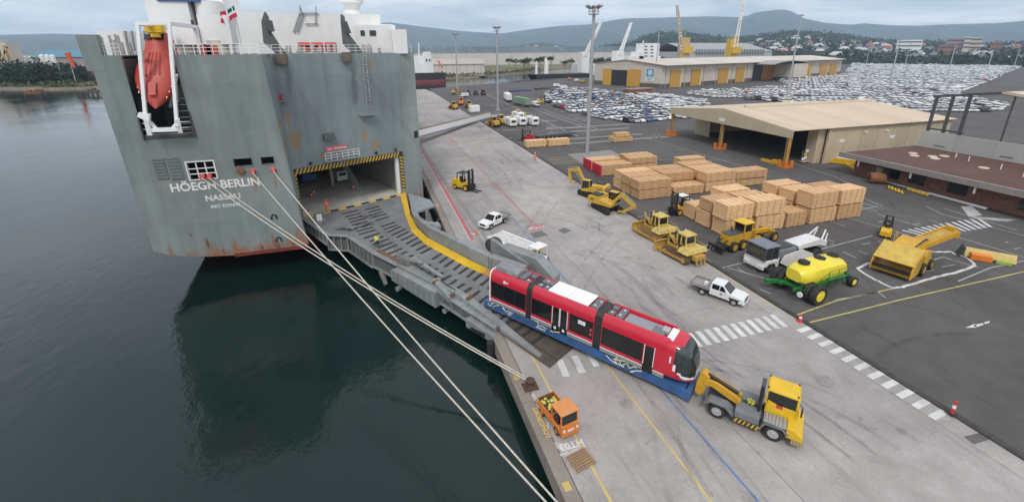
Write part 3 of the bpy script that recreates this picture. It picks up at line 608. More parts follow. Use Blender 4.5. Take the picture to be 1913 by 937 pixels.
# pipework and ladders on the house
for x0,y0,x1,y1 in ((548,60,560,25),(556,60,568,25),(565,25,595,25),(590,12,590,45),(560,15,562,28),(570,45,595,45),(560,10,566,28)): MB().bar(PY(x0,y0,74.8),PY(x1,y1,74.8),.12).build('deck_pipe',GRY,ship)
for k in range(8): 
    t_=k/7; a=PY(548+12*t_,60-35*t_,74.8); b2=PY(556+12*t_,60-35*t_,74.8); MB().bar(a,b2,.07).build('ladder_rung',GRY,ship)
for px in (240,252,262,275): MB().bar(PY(px,95,61),PY(px-6,58,61),.14).build('deck_pipe',GRY,ship)
for x0,y0,x1,y1 in ((492,28,492,100),(480,-6,512,98)): pass
for k in range(10):
    a=PY(230+random.uniform(-35,25),100,58); MB().cyl((a.x,a.y,23.6),(a.x,a.y,23.6+random.uniform(.8,2.2)),.12,.12,6).build('deck_bollard',mat('fitting_grey',(.4,.4,.38),.6,dirt=.4),ship)
for k in range(26):
    p=D(random.uniform(.5,19),random.uniform(.5,2.0),23.6); MB().box(p.x-.2,p.x+.2,p.y-.2,p.y+.2,23.6,23.6+random.uniform(.5,1.3)).build('deck_box',mat('fitting_grey',(.4,.4,.38),.6,dirt=.4),ship)
# ramp hoisting posts (finned)
def fin(pxs,Y,th,m=mat('fin_dark',(.10,.11,.11),.6,dirt=.4)):
    pts=[PY(x,y,Y) for x,y in pxs]; b_=MB(); b_.prism([(q.x,q.z) for q in pts],'y',Y,Y+th); return b_.build('ramp_hoist_post',m,ship)
fin([(488,40),(494,22),(499,30),(505,60),(523,88),(536,105),(534,116),(521,116),(518,103),(492,80)],64.5,.9)
fin([(636,40),(636,26),(643,30),(648,58),(668,85),(681,102),(668,108),(646,112),(644,104),(655,98),(640,82)],69.2,.9)
for (pxs,Y) in (([(497,40),(505,38),(510,58),(500,60)],64.3),([(640,42),(648,40),(656,62),(646,62)],69.0)):
    pts=[PY(x,y,Y) for x,y in pxs]; b_=MB(); b_.prism([(q.x,q.z) for q in pts],'y',Y-.2,Y+1.3); b_.build('sheave_block',DGRY,ship)
for (px,py) in ((527,110),(648,106)):
    s_=None
    d_=ray(px,py); nn=Vector((-U.y,U.x,0)); t_=nn.dot(D0)/(nn.x*d_[0]+nn.y*d_[1]); q=Vector(CAM+d_*t_)
    b_=MB(); b_.box(q.x-.6,q.x+.6,q.y-.8,q.y+.3,q.z-.7,q.z+.6); b_.build('sheave_housing',mat('housing_brown',(.15,.115,.09),.8,dirt=.5),ship,bevel=.08)
def DPX(px,py,dep=0.0):
    d_=ray(px,py); nn=V; t_=(nn.dot(D0)+dep)/(nn.x*d_[0]+nn.y*d_[1]); return Vector(CAM+d_*t_)
# ladders and little platforms on the door face
for lad,(x0,y0,x1,y1) in enumerate(((500,105,513,185),(680,105,691,190))):
    a=DPX(x0,y0,-.25); b2=DPX(x1,y1,-.25); m_=MB()
    for sgn in (-.28,.28): m_.bar(a+U*sgn,Vector((a.x,a.y,b2.z))+U*sgn,.07)
    k=0; z_=a.z
    while z_>b2.z: m_.bar(Vector((a.x,a.y,z_))-U*.28,Vector((a.x,a.y,z_))+U*.28,.05); z_-=.4
    z_=a.z
    while z_>b2.z:
        c_=[Vector((a.x,a.y,z_))+U*(.36*math.cos(R(t2)))-V*(.1+.6*abs(math.sin(R(t2)))) for t2 in range(0,181,45)]; m_.tube(c_,.03,4); z_-=1.1
    m_.build('caged_ladder',GALV if lad else GIRD,ship)
for (x0,x1,y0) in ((515,536,190),(670,698,216)):
    a=DPX(x0,y0,0); b2=DPX(x1,y0,0); m_=MB(); m_.hexa([a,Vector((b2.x,b2.y,a.z)),Vector((b2.x,b2.y,a.z))-V*.9,a-V*.9],[a+Vector((0,0,.15)),Vector((b2.x,b2.y,a.z+.15)),Vector((b2.x,b2.y,a.z+.15))-V*.9,a-V*.9+Vector((0,0,.15))])
    railing(m_,a-V*.85+Vector((0,0,.1)),Vector((b2.x,b2.y,a.z+.1))-V*.85,n=3,r=.04); m_.build('ladder_platform',GIRD,ship)
a=DPX(522,190,-.5); MB().box(a.x-.1,a.x+.4,a.y-.3,a.y+.1,a.z,a.z+.9).build('lifebuoy_box',RED,ship)
# red and white rail, sign and lamps above the door
m_=MB(); a=DPX(606,300,-.3); b2=DPX(668,285,-.3); b2.z=a.z
railing(m_,a-V*.6,b2-V*.6,h=1.1,n=6,r=.06); m_.build('door_walkway_railing',SWHITE,ship)
m_=MB(); m_.hexa([a,b2,b2-V*.7,a-V*.7],[a+Vector((0,0,-.15)),b2+Vector((0,0,-.15)),b2-V*.7+Vector((0,0,-.15)),a-V*.7+Vector((0,0,-.15))]); m_.build('door_walkway',GIRD,ship)
a=DPX(610,285,-.75); b2=DPX(651,274,-.75); c_=(a+b2)/2; sg=MB(); sg.hexa([a,b2,b2+V*.05,a+V*.05],[Vector((a.x,a.y,a.z+.75)),Vector((b2.x,b2.y,a.z+.75)),Vector((b2.x,b2.y,a.z+.75))+V*.05,Vector((a.x,a.y,a.z+.75))+V*.05]); sgo=sg.build('warning_sign',mat('sign_pinkred',(.55,.10,.10),.6,dirt=.3,dirtcol=(.6,.5,.45)),ship)
textobj('sign_lettering','NO SMOKING',.42,LW,sgo,basis(Vector((c_.x,c_.y,a.z+.38))-V*.012,U,(0,0,1)),extrude=.003)
b_=MB(); a=DPX(604,262,0); b_.hexa([a,a+U*1.5,a+U*1.5-V*.6,a-V*.6],[q+Vector((0,0,.9)) for q in (a,a+U*1.5,a+U*1.5-V*.3,a-V*.3)]); b_.build('winch_hood',DGRY,ship)
b_=MB(); p=DPX(774,258,-.1); b_.hexa([p,p+U*.7,p+U*.7+V*.2,p+V*.2],[q+Vector((0,0,1.1)) for q in (p,p+U*.7,p+U*.7+V*.2,p+V*.2)]); b_.build('side_port',BLK,ship)
for k in range(5):
    p=D(2.6+k*3.2,-.25,9.15); b_=MB(); b_.cyl(p,p+Vector((0,0,.28)),.16,.2,8); b_.cyl(p+Vector((0,0,.28)),p+Vector((0,0,.5)),.05,.05,6); b_.build('door_lamp',BLK,ship)
# hoisting wires from posts to the ramp
for (p,q,sep) in ((DPX(524,116,-.6),Vector((1.9,44.9,1.9)),.22),(DPX(690,146,-.6),Vector((11.4,45.0,3.0)),.2)):
    for k in range(3):
        m_=MB(); m_.tube([p+U*sep*1.3*(k-1),q+U*sep*(k-1)*.9],.02,5); m_.build('hoist_wire',DGRY,ship)
# flag on its staff
fs=MB(); a=PY(450,85,63); t_=PY(428,-8,63); fs.tube([Vector((a.x,63,23.6)),t_],[.09,.05],6); staff=fs.build('flagstaff',SWHITE,ship)
fl=bpy.data.materials.new('flag_cloth'); fl.use_nodes=True; fl.node_tree.nodes['Principled BSDF'].inputs['Roughness'].default_value=.85
FLW=mat('flag_white',(.75,.75,.75),.85); FLR=mat('flag_red',(.55,.02,.06),.85); FLT=mat('flag_teal',(.02,.28,.28),.85); FLK=mat('flag_dark',(.02,.03,.05),.85)
f_=MB(); nu,nv=18,10
def flag(u,v):
    base=PY(436,12,62.9).lerp(PY(443,33,62.9),v); tip=PY(411,24,62.4).lerp(PY(415,46,62.4),v)
    p=base.lerp(tip,u); p=p+Vector((0,.28*math.sin(u*9+v*2),.10*math.sin(u*7+1)));return p
idx={}
for i in range(nu+1):
    for j in range(nv+1): idx[i,j]=len(f_.v); f_.v.append(tuple(flag(i/nu,j/nv)))
for i in range(nu):
    for j in range(nv):
        u,v=(i+.5)/nu,(j+.5)/nv; crx=abs(u-.5)<.075 or abs(v-.5)<.1
        if crx: mi=0
        elif u<.42 and v<.4: mi=2 if abs(v-.2)>.08 else 3
        else: mi=1
        f_.f.append([idx[i,j],idx[i+1,j],idx[i+1,j+1],idx[i,j+1]]); f_.mi.append(mi)
fo=f_.build('ensign',[FLW,FLR,FLT,FLK],ship,smooth=60,fix=False); fo['label']='red ensign with a white cross and teal canton'
# lifeboat davit: white A-frame
dv=MB(); 
def dvp(px,py,Y): return PY(px,py,Y)
for x0,y0,x1,y1,Y0,Y1,wd in ((257,43,272,216,54.0,53.6,.3),(316,43,331,236,54.0,53.6,.3),(255,44,318,44,54.0,54.0,.3),(272,216,281,252,53.6,53.9,.4),(331,222,337,247,53.6,53.9,.4),(281,243,337,241,53.9,53.9,.4),(281,228,292,240,53.9,53.9,.25),(322,240,334,225,53.9,53.9,.25),(262,90,275,135,54.4,57,.3),(320,90,330,140,54.4,57,.3),(266,135,290,160,54.2,57,.22),(330,140,318,200,54.2,57,.22),(328,150,332,190,54.2,56,.2)): dv.bar(dvp(x0,y0,Y0),dvp(x1,y1,Y1),wd)
for s_ in ((258,316),): 
    for px in s_: p=dvp(px,44,54); dv.bar(p,p+Vector((0,7,0)),.35); dv.bar(p+Vector((0,7,0)),(p.x,61.5,23.6),.35)
p=dvp(273,217,53.6); dv.hexa([p+Vector((-.7,-.2,0)),p+Vector((.2,-.2,-.6)),p+Vector((.2,.2,-.6)),p+Vector((-.7,.2,0))],[p+Vector((-.5,-.2,.4)),p+Vector((.4,-.2,.2)),p+Vector((.4,.2,.2)),p+Vector((-.5,.2,.4))])
dvo=dv.build('lifeboat_davit',SWHITE,ship)
p=PY(289,53,57); b_=MB(); b_.box(p.x-.75,p.x+.75,56.5,57.5,p.z-.45,p.z+.45); b_.box(p.x-.4,p.x+.4,56.6,57.3,p.z-.9,p.z-.45); b_.build('davit_winch',YELB,ship,bevel=.05)
# free-fall lifeboat (its own thing)
LB=mat('lifeboat_red',(.42,.048,.034),.5,dirt=.25,dirtcol=(.5,.25,.2),var=.12,scale=.8)
st=PY(301,72,58.6); bowp=PY(291,203,53.5); ax=(bowp-st); L=ax.length; ax.normalize(); sx=Vector((1,0,0)); sx=(sx-ax*sx.dot(ax)).normalized(); upv=ax.cross(sx); 
if upv.y>0: upv=-upv
boat=thing('free_fall_lifeboat','red enclosed free-fall lifeboat hanging bow-down in a white davit frame','lifeboat',st)
rings=[]
for k in range(15):
    t_=k/14; wd=1.1*[.95,1.02,1.06,1.12,1.25,1.42,1.58,1.68,1.72,1.68,1.55,1.32,.98,.55,.08][k]; hh=[1.25,1.3,1.3,1.1,1.05,1.1,1.15,1.18,1.15,1.1,1.0,.85,.65,.38,.08][k]; c_=ax*(L*t_)
    ring=[]
    for i in range(16):
        a_=2*math.pi*i/16; ca,sa=math.cos(a_),math.sin(a_); e_=.75
        ring.append(c_+sx*(wd*math.copysign(abs(ca)**e_,ca))+upv*(hh*math.copysign(abs(sa)**e_,sa)*(1 if sa>0 else .8)))
    rings.append(ring)
b_=MB(); b_.loft(rings); b_.build('boat_hull',LB,boat,smooth=50)
def onb(t_,s_,h_): return ax*(L*t_)+sx*s_+upv*h_
b_=MB()
for s_ in (-.55,-.18,.18,.55): b_.tube([onb(.3,s_*.8,1.10),onb(.45,s_,1.16),onb(.62,s_*1.1,1.14)],.06,5)
b_.build('canopy_rib',LB,boat)
for s_ in (-.55,.55):
    b_=MB(); q=[onb(.06,s_-.3,1.27),onb(.06,s_+.3,1.27),onb(.14,s_+.34,1.32),onb(.14,s_-.34,1.32)]; b_.hexa(q,[v+upv*.06 for v in q]); b_.build('boat_window',GLASS,boat)
b_=MB(); q=[onb(.72,-.35,1.06),onb(.72,.35,1.06),onb(.88,.3,.82),onb(.88,-.3,.82)]; b_.hexa(q,[v+upv*.08 for v in q]); b_.build('hatch',LB,boat)
REFL=mat('reflective_tape',(.8,.72,.6),.5)
for s_ in (-1,1):
    for k in range(7):
        t_=.45+k*.07; wdk=np.interp(t_,[0,.4,.55,.7,.8,.86,.93,1],[1,1.35,1.66,1.6,1.4,1.2,.85,.1]); b_=MB(); p=onb(t_,s_*wdk*.93,.55*np.interp(t_,[.4,.8,.95],[1,1,.5])); q=onb(t_+.022,s_*wdk*.92,.53*np.interp(t_,[.4,.8,.95],[1,1,.5])); b_.bar(p,q,.07,.04); b_.build('reflective_strip',REFL,boat)

# machines stowed in the hold
hv=thing('stowed_van','white van parked inside the dark ship hold','van',D(11.6,15,2.0),R(115)); MB().tbox(-2.3,1.2,-.9,.9,.4,2.0,.05,.3,.08).build('body',WHT,hv,bevel=.05); MB().tbox(.9,2.2,-.88,.88,.4,1.2,0,.2,.03).build('hood',WHT,hv,bevel=.05); MB().hexa([(-2.34,-.7,1.2),(-2.34,.7,1.2),(-2.3,.7,1.2),(-2.3,-.7,1.2)],[(-2.30,-.62,1.8),(-2.30,.62,1.8),(-2.26,.62,1.8),(-2.26,-.62,1.8)]).build('rear_window',GLASS,hv)
wheelset(hv,[(-1.4,-.8),(-1.4,.8),(1.4,-.8),(1.4,.8)],.34,.22)
hb_=thing('stowed_blue_machine','blue machine under a pale cover inside the ship hold','machine',D(7.2,19,2.0),R(115)); MB().box(-3,3,-1.2,1.2,.5,1.7).build('body',mat('hold_blue',(.04,.10,.28),.5),hb_,bevel=.05); MB().tbox(-1.5,1.5,-1.2,1.2,1.7,3.2,.2,.2,.2).build('cover',mat('grey_tarp2',(.4,.38,.34),.7),hb_); wheelset(hb_,[(-2,-1.1),(-2,1.1),(2,-1.1),(2,1.1)],.5,.3)
# ================================================================== STERN RAMP
def zr(x,y): return 2-.0453*((x+3.5)*.4226-(y-66.8)*.906)
def RZ(p,dz=0): return Vector((p[0],p[1],zr(p[0],p[1])+dz))
ramp=thing('stern_quarter_ramp','long grey folding steel ramp with yellow walkway reaching from ship to quay','ramp')
Lf=[(-10.25,62.4),(-6.9,56.3),(-4.4,55.3),(-1.5,50.0),(1.2,46.1),(8.7,32.6)]; Rt=[(3.95,70.2),(3.8,60.7),(4.2,56.0),(5.2,52.4),(10.6,42.9),(15.2,37.2)]
secs=[[Lf[0],Lf[1],Lf[2],Rt[1],Rt[0],(3.7,70.0),(-10.6,63.35)],[Lf[2],Lf[3],Lf[4],(8.0,47.5),Rt[3],Rt[2],Rt[1]],[Lf[4],Lf[5],Rt[5],Rt[4],(8.0,47.5)]]
for s_ in secs: MB().slab([RZ(p) for p in s_],.45).build('ramp_section',RAMPG,ramp)
flap=MB(); flap.slab([(8.75,32.45,.36),(11.46,26.75,.07),(17.7,30.5,.07),(15.25,37.0,.36)],.06); fo=flap.build('ramp_flap',mat('flap_brown',(.085,.068,.058),.85,dirt=.5,dirtcol=(.17,.11,.07),scale=.8,var=.25,bump=.2),ramp)
for k in range(4):
    a=Vector((8.9,32.2,.36)).lerp(Vector((15.3,36.7,.36)),(k+.5)/4); b2=Vector((11.6,26.9,.08)).lerp(Vector((17.6,30.5,.08)),(k+.5)/4)
    MB().bar(a+Vector((0,0,.015)),b2+Vector((0,0,.015)),.05,.03).build('flap_seam',TREAD,fo)
# hinge hazard blocks
for k in range(13):
    s0=.75+k*1.165; b_=MB(); z0=1.995
    b_.hexa([D(s0,-.75,1.9),D(s0+1.1,-.75,1.9),D(s0+1.1,-.1,1.9),D(s0,-.1,1.9)],[D(s0+.1,-.7,2.05),D(s0+1.15,-.7,2.05),D(s0+1.15,-.15,2.06),D(s0+.1,-.15,2.06)]); b_.build('hinge_block',RYEL if k%2==0 else TREAD,ramp)
# treads
path=[Vector(p) for p in ((-3.3,65.6,0),(-.6,56.5,0),(4.3,46.8,0),(11.6,35,0),(13.9,30.2,0))]
cum=[0]
for a,b2 in zip(path,path[1:]): cum.append(cum[-1]+(b2-a).length)
def along(s):
    for i in range(len(path)-1):
        if s<=cum[i+1] or i==len(path)-2:
            t_=(s-cum[i])/(cum[i+1]-cum[i]); d=(path[i+1]-path[i]).normalized(); return path[i].lerp(path[i+1],t_),d
tm=MB().box(-1.15,1.15,-.17,.17,-.02,.035).mesh('tread_bar',TREAD)
s=1.6; k=0
while s<cum[-1]-.5:
    p,d=along(s); nrm=Vector((-d.y,d.x,0))
    for sg in (-1,1):
        c_=p+nrm*sg*1.55+d*random.uniform(-.1,.1); ang=math.atan2(nrm.y,nrm.x)+(.22 if sg>0 else .10)+random.uniform(-.04,.04)
        if random.random()<.94: put('tread_bar',tm,ramp,(c_.x,c_.y,zr(c_.x,c_.y)+.012),rz=ang,sc=(random.uniform(.85,1.05),1,1))
    s+=1.12; k+=1
for (cx_,cy_) in ((-2.3,58.6),(-4.6,57.6),(-2.0,61.4)):
    for j in range(6): b_=MB(); a=R(25+random.uniform(-30,30)); c_=Vector((cx_+random.uniform(-.9,.9),cy_+random.uniform(-.7,.7),0)); p=RZ(c_,.01); b_.bar(p-Vector((math.cos(a),math.sin(a),0))*.6,p+Vector((math.cos(a),math.sin(a),0))*.6,.2,.03); b_.build('tread_bar',TREAD,ramp)
# walkway
inn=[(3.0,69.6),(3.1,60.1),(3.4,55.0),(4.7,50.7),(8.3,44.2),(9.75,42.1),(12.2,38.6)]; outw=[(3.9,70.1),(3.8,60.7),(4.2,56.0),(5.2,52.4),(9.0,45.6),(10.6,43.0),(13.1,39.6)]
for k in range(6):
    q=[RZ(inn[k],.07),RZ(inn[k+1],.07),RZ(outw[k+1],.07),RZ(outw[k],.07)]; MB().slab(q,.09).build('walkway_panel',RYEL if k<5 else mat('walkway_rusted',(.45,.22,.06),.8,dirt=.5),ramp)
for k in range(9):
    t_=k/8*5; i=min(int(t_),4); a=Vector(inn[i]).lerp(Vector(inn[i+1]),t_-i); p=RZ((a.x,a.y)); MB().cyl(p,p+Vector((0,0,.9)),.03,.03,6).build('stanchion',RYEL,ramp)
# right-hand side wall and folding arms
wl=MB(); O=[(3.95,62.0),(4.1,57.5),(5.3,52.4),(9.1,45.7),(10.7,43.1)]
def offp(p,q,w_): d=(Vector(q)-Vector(p)); nrm=Vector((-d.y,d.x)).normalized(); return nrm*w_
for k in range(len(O)-1):
    a,b2=O[k],O[k+1]; o_=offp(a,b2,.75); h0=.35 if k==0 else (1.0 if k==1 else 1.55); h1=1.0 if k==0 else 1.55
    o_=o_ if o_.x>0 else -o_
    A0,B0,A1,B1=RZ(a,-.9),RZ(b2,-.9),RZ((a[0]+o_.x,a[1]+o_.y),-.9),RZ((b2[0]+o_.x,b2[1]+o_.y),-.9)
    wl=MB(); wl.hexa([A0,B0,B1,A1],[A0+Vector((0,0,.9+h0)),B0+Vector((0,0,.9+h1)),B1+Vector((0,0,.9+h1*.95)),A1+Vector((0,0,.9+h0*.95))]); wl.build('side_wall',GIRD,ramp,bevel=.06)
dx=Vector((.585,-.81,0)); ny=Vector((.81,.585,0))
def armbox(base,l,w_,h0,h1,z0=0,name='folding_arm',m=GIRD):
    b_=MB(); p=Vector(base); z=zr(p.x,p.y); q=p+dx*l; z2=zr(q.x,q.y)
    P_=lambda v,zz:Vector((v.x,v.y,zz))
    b_.hexa([P_(p,z+z0),P_(q,z2+z0),P_(q+ny*w_,z2+z0),P_(p+ny*w_,z+z0)],[P_(p,z+h0),P_(q,z2+h1),P_(q+ny*w_,z2+h1),P_(p+ny*w_,z+h0)]); return b_.build(name,m,ramp,bevel=.05)
armbox((10.75,43.0,0),4.6,.9,1.55,1.7,-.9); 
# ribbed outer panels
for k in range(5):
    p=Vector((10.9,42.7,0))+dx*(k*1.0); b_=MB(); z=zr(p.x,p.y); q=p-ny*.12; b_.bar((q.x,q.y,z-.2),(q.x,q.y,z+1.5),.14,.14); b_.build('stiffener',GIRD,ramp)
armbox((11.5,45.0,0),5.2,.55,2.6,1.2,.4); armbox((12.4,44.3,0),5.0,1.4,1.9,2.0,-.2); armbox((15.3,40.2,0),2.2,1.4,2.0,.5,-.2)
b_=MB(); p=Vector((11.7,45.2,2.4)); b_.cyl(p-ny*.1,p+ny*1.1,.75,.75,16); b_.build('hinge_drum',DGRY,ramp,smooth=40)
for k in range(4): b_=MB(); q=Vector((11.55,45.3,2.4))+ny*(.05+k*.28); b_.cyl(q,q+ny*.1,.82,.82,16); b_.build('drum_flange',BLK,ramp)
# left girders with stiffeners
def girder(p,q,depth,m=GIRD,n=6,top=.1):
    a,b2=RZ(p),RZ(q); d=(b2-a); d.z=0; d.normalize(); o_=Vector((d.y,-d.x,0))
    if o_.x>0: o_=-o_
    g_=MB(); up=Vector((0,0,top)); dn=Vector((0,0,-depth))
    MB().hexa([a+dn,b2+dn,b2+dn-o_*.1,a+dn-o_*.1],[a+up*.5,b2+up*.5,b2+up*.5-o_*.1,a+up*.5-o_*.1]).build('girder_web',mat('web_void_shade',(.11,.115,.11),.7,dirt=.5),ramp)  # web coloured dark to stand in for the shaded voids between ribs
    for z_ in (top-.02,-depth): v=Vector((0,0,z_)); g_.hexa([a+v-o_*.3,b2+v-o_*.3,b2+v+o_*.32,a+v+o_*.32],[x+Vector((0,0,.09)) for x in (a+v-o_*.3,b2+v-o_*.3,b2+v+o_*.32,a+v+o_*.32)])
    go=g_.build('side_girder',m,ramp)
    for k in range(n+1):
        c_=a.lerp(b2,k/n); s_=MB(); s_.hexa([c_-d*.05+dn*.95,c_+d*.05+dn*.95,c_+d*.05+dn*.95+o_*.26,c_-d*.05+dn*.95+o_*.26],[c_-d*.05+up*.8,c_+d*.05+up*.8,c_+d*.05+up*.8+o_*.26,c_-d*.05+up*.8+o_*.26]); s_.build('stiffener',m,go)
girder(Lf[0],Lf[1],1.3,n=6); girder(Lf[1],Lf[2],1.9,n=3); girder(Lf[2],(-1.5,50.0),1.9,n=6); girder((-1.5,50.0),(1.2,46.1),1.7,n=1); girder((4.3,40.6),Lf[5],1.1,n=6)
# fold machinery on the left edge
def quadblock(pts,h0,h1,zb,name,m=GIRD,bev=.06):
    b_=MB(); b_.hexa([RZ(p,zb) for p in pts],[RZ(p,h) for p,h in zip(pts,(h0,h1,h1,h0))]); return b_.build(name,m,ramp,bevel=bev)
quadblock([(1.0,46.2),(4.5,40.3),(5.3,40.8),(1.8,46.9)],.25,.55,-1.6,'fold_housing'); quadblock([(.4,45.6),(4.2,39.3),(4.9,39.7),(1.0,46.0)],.0,.35,-1.5,'fold_housing')
for k in range(9):
    t_=k/8; p=Vector((.38,45.58)).lerp(Vector((4.18,39.28)),t_); a=RZ((p.x,p.y),-1.35); b2=RZ((p.x,p.y),-.05+.3*t_); MB().bar(a-ny*.05,b2-ny*.05,.12,.16).build('housing_rib',GIRD,ramp)
for k in range(6):
    t_=k/5; p=Vector((6.35,37.38)).lerp(Vector((9.05,32.38)),t_); a=RZ((p.x,p.y),-.55); b2=RZ((p.x,p.y),.6-.4*t_); MB().bar(a-ny*.05,b2-ny*.05,.1,.12).build('housing_rib',GIRD,ramp)
for (x,y,zz) in ((4.5,40.6,.75),(5.9,38.2,.55),(2.0,45.8,.5),(7.2,36.8,.8)):
    b_=MB(); q=RZ((x,y),zz); b_.cyl(q-ny*.35,q+ny*.35,.16,.16,10); b_.build('hinge_pin',RUSTY,ramp)
b_=MB(); b_.tube([RZ((1.6,46.6),.5),RZ((3.0,44.2),.95),RZ((4.6,41.2),.8),RZ((6.2,38.6),.7)],.05,6); b_.build('hydraulic_hose',BLK,ramp)
for k in range(5):
    a=RZ((.2+k*.35,47.6-k*.5),.02); MB().bar(a,a+Vector((.25,.1,random.uniform(.3,.8))),.08).build('ramp_bracket',STEEL,ramp)
quadblock([(4.2,40.8),(5.4,37.9),(6.0,38.2),(4.9,41.2)],.9,.35,-.3,'folding_arm'); quadblock([(6.4,37.4),(9.1,32.4),(9.7,32.7),(7.1,37.8)],.75,.25,-.6,'folding_arm'); quadblock([(5.2,39.6),(6.5,37.3),(7.1,37.7),(5.9,40.0)],.6,.75,-.5,'folding_arm')
quadblock([(8.9,32.2),(11.0,28.0),(11.4,28.2),(9.5,32.6)],.45,.18,-.2,'folding_arm')
quadblock([(2.6,45.2),(5.2,41.2),(5.5,41.4),(2.9,45.5)],1.35,.85,.7,'fold_link'); 
b_=MB(); a=RZ((1.3,47.2),.7); b2=RZ((3.0,44.6),1.1); b_.cyl(a,b2,.28,.28,12); b_.cyl(b2,RZ((3.6,43.7),1.25),.16,.16,10); b_.build('hydraulic_cylinder',STEEL,ramp,smooth=40)
b_=MB(); a=RZ((1.2,46.2),.3)
for k in range(7): q=a+Vector((.95*k/7,-1.1*k/7,.1)); b_.box(q.x,q.x+.5,q.y-.06,q.y+.06,q.z,q.z+.55)
b_.build('rope_guide',STEEL,ramp)
for (x,y) in ((.9,44.7),(5.2,39.3)):
    b_=MB(); p=RZ((x,y),-1.9); b_.cyl(p-ny*.25,p+ny*.25,.28,.28,12); b_.build('fold_roller',GIRD,ramp)
quadblock([(6.4,35.0),(8.2,32.1),(9.0,32.6),(7.2,35.5)],-.15,-.3,-1.1,'fold_buffer'); b_=MB(); q=RZ((7.2,33.6),-.75); b_.bar(q+dx*-.8-ny*.05,q+dx*.9-ny*.05,.1,.35); b_.build('buffer_slot',BLK,ramp)
b_=MB(); p=RZ((-.9,48.6),-1.7); b_.bar(p,p+Vector((.5,-1.0,-1.3)),.35); b_.bar(p+Vector((.3,.2,0)),p+Vector((.6,-.8,-1.35)),.2); b_.build('ramp_strut',STEEL,ramp)
# yellow-brown scuffed edge strip, small sign by the hinge, side landing
MB().slab([RZ((-1.35,50.2),.03),RZ((.9,46.9),.03),RZ((1.5,47.3),.03),RZ((-.7,50.7),.03)],.06).build('edge_plate',RUSTY,ramp)
p=RZ((-8.1,60.2)); MB().box(p.x-.35,p.x+.35,p.y-.03,p.y+.03,p.z+.5,p.z+1.5).build('notice_board',WHT,ramp); MB().bar(p,p+Vector((0,0,.6)),.06).build('notice_post',GALV,ramp)
b_=MB(); q=RZ((-8.6,60.6),.05)
for k in range(8): b_.box(q.x+random.uniform(-.9,.9),q.x+random.uniform(-.9,.9)+.3,q.y+random.uniform(-1,.6),q.y+random.uniform(-1,.6)+.3,q.z-.1,q.z+random.uniform(.1,.35))
b_.build('hinge_fittings',GIRD,ramp)
ld=MB(); ld.slab([(4.3,70.2,1.9),(7.3,66.0,1.8),(7.6,63.2,1.75),(4.1,61.2,1.65)],.3); ld.build('side_landing',mat('landing_grey',(.28,.31,.32),.6,dirt=.4),ramp)
b_=MB()
for k in range(3): b_.cyl((5.0+k*.7,58.6-k*.4,.3),(5.9+k*.7,59.2-k*.4,.3),.7,.7,12)
b_.build('landing_buffer',GIRD,ramp,smooth=40)
# ================================================================== MOORING LINES
BOL=Vector((9.3,25.3,.35)); OFF=Vector((9.1,11.6,.4))
def bollard(p,label):
    b=thing('mooring_bollard',label,'bollard',(p.x,p.y,0.03)); m=MB(); m.box(-.55,.55,-.45,.45,0,.08); m.build('base_plate',mat('dark_rust',(.09,.05,.03),.85,dirt=.4),b)
    m=MB(); n=12; rings=[[(r_*math.cos(2*math.pi*i/n),r_*math.sin(2*math.pi*i/n)-.0,z_) for i in range(n)] for r_,z_ in ((.3,.08),(.22,.25),(.2,.4),(.34,.52),(.36,.62),(.2,.68))]; m.loft(rings); m.build('post',mat('dark_rust',(.09,.05,.03)),b,smooth=50)
RUSTD=mat('dark_rust',(.09,.05,.03),.85,dirt=.4)
bollard(BOL,'rusty mooring bollard on the quay edge with two ropes made fast'); bollard(OFF,'rusty mooring bollard on the cope beyond the orange truck')
ends=[(fairleads[0],BOL+Vector((0,.1,.02))),(fairleads[1],BOL+Vector((.12,.16,.1))),(fairleads[2],OFF+Vector((-.1,0,0))),(fairleads[3],OFF+Vector((.15,.05,.08)))]
lb=['pale mooring rope from the port-side red fairlead to the rusty quay bollard','pale mooring rope from the second red fairlead beside the first to the rusty quay bollard','pale mooring rope from the fairlead above the letters LIN down past the orange truck','pale mooring rope from the fairlead next to the ramp recess down past the orange truck']
for k,(a,b2) in enumerate(ends):
    m=MB(); m.tube([a.lerp(b2,t/14)-Vector((0,0,.8*4*(t/14)*(1-t/14)*(1 if k<2 else .6))) for t in range(15)],.058,8); o=m.build('mooring_line',ROPE,None,smooth=60); tag(o,lb[k],'rope','mooring lines at the stern')
# ================================================================== ROLL TRAILER + TRAM
AX=R(-54.273); PITCH=.0285
def place(o,x,y,z,rz,pitch=0): o.location=(x,y,z); o.rotation_euler=(0,pitch,rz)
BLUE=mat('trailer_blue',(.035,.105,.26),.5,dirt=.45,dirtcol=(.12,.09,.07),var=.2,scale=1)
tra=thing('roll_trailer','long low blue cargo roll trailer carrying the red tram','trailer'); place(tra,8.35,35.76,.55,AX,PITCH)
for y0 in (0,2.4):
    m=MB(); m.box(.05,18.2,y0,y0+.25,.40,.95); m.box(.05,18.2,y0-.06,y0+.31,.38,.44); m.box(.05,18.2,y0-.06,y0+.31,.92,.99); m.hexa([(18.2,y0,.25),(19.0,y0,.15),(19.0,y0+.25,.15),(18.2,y0+.25,.25)],[(18.2,y0,.99),(19.0,y0,.9),(19.0,y0+.25,.9),(18.2,y0+.25,.99)]); so_=m.build('side_beam',BLUE,tra,bevel=.02)
    rm=MB().box(-.05,.05,-.05,.3,.44,.92).mesh('stiffener',BLUE)
    for k in range(17): put('stiffener',rm,so_,(.6+k*1.08,y0,0))
m=MB()
m.box(.05,18.6,.25,2.4,.84,.9); m.build('deck_plate',BLUE,tra)
m=MB(); m.box(18.7,19.05,-.02,2.67,.15,.95); m.build('end_beam',BLUE,tra,bevel=.03)
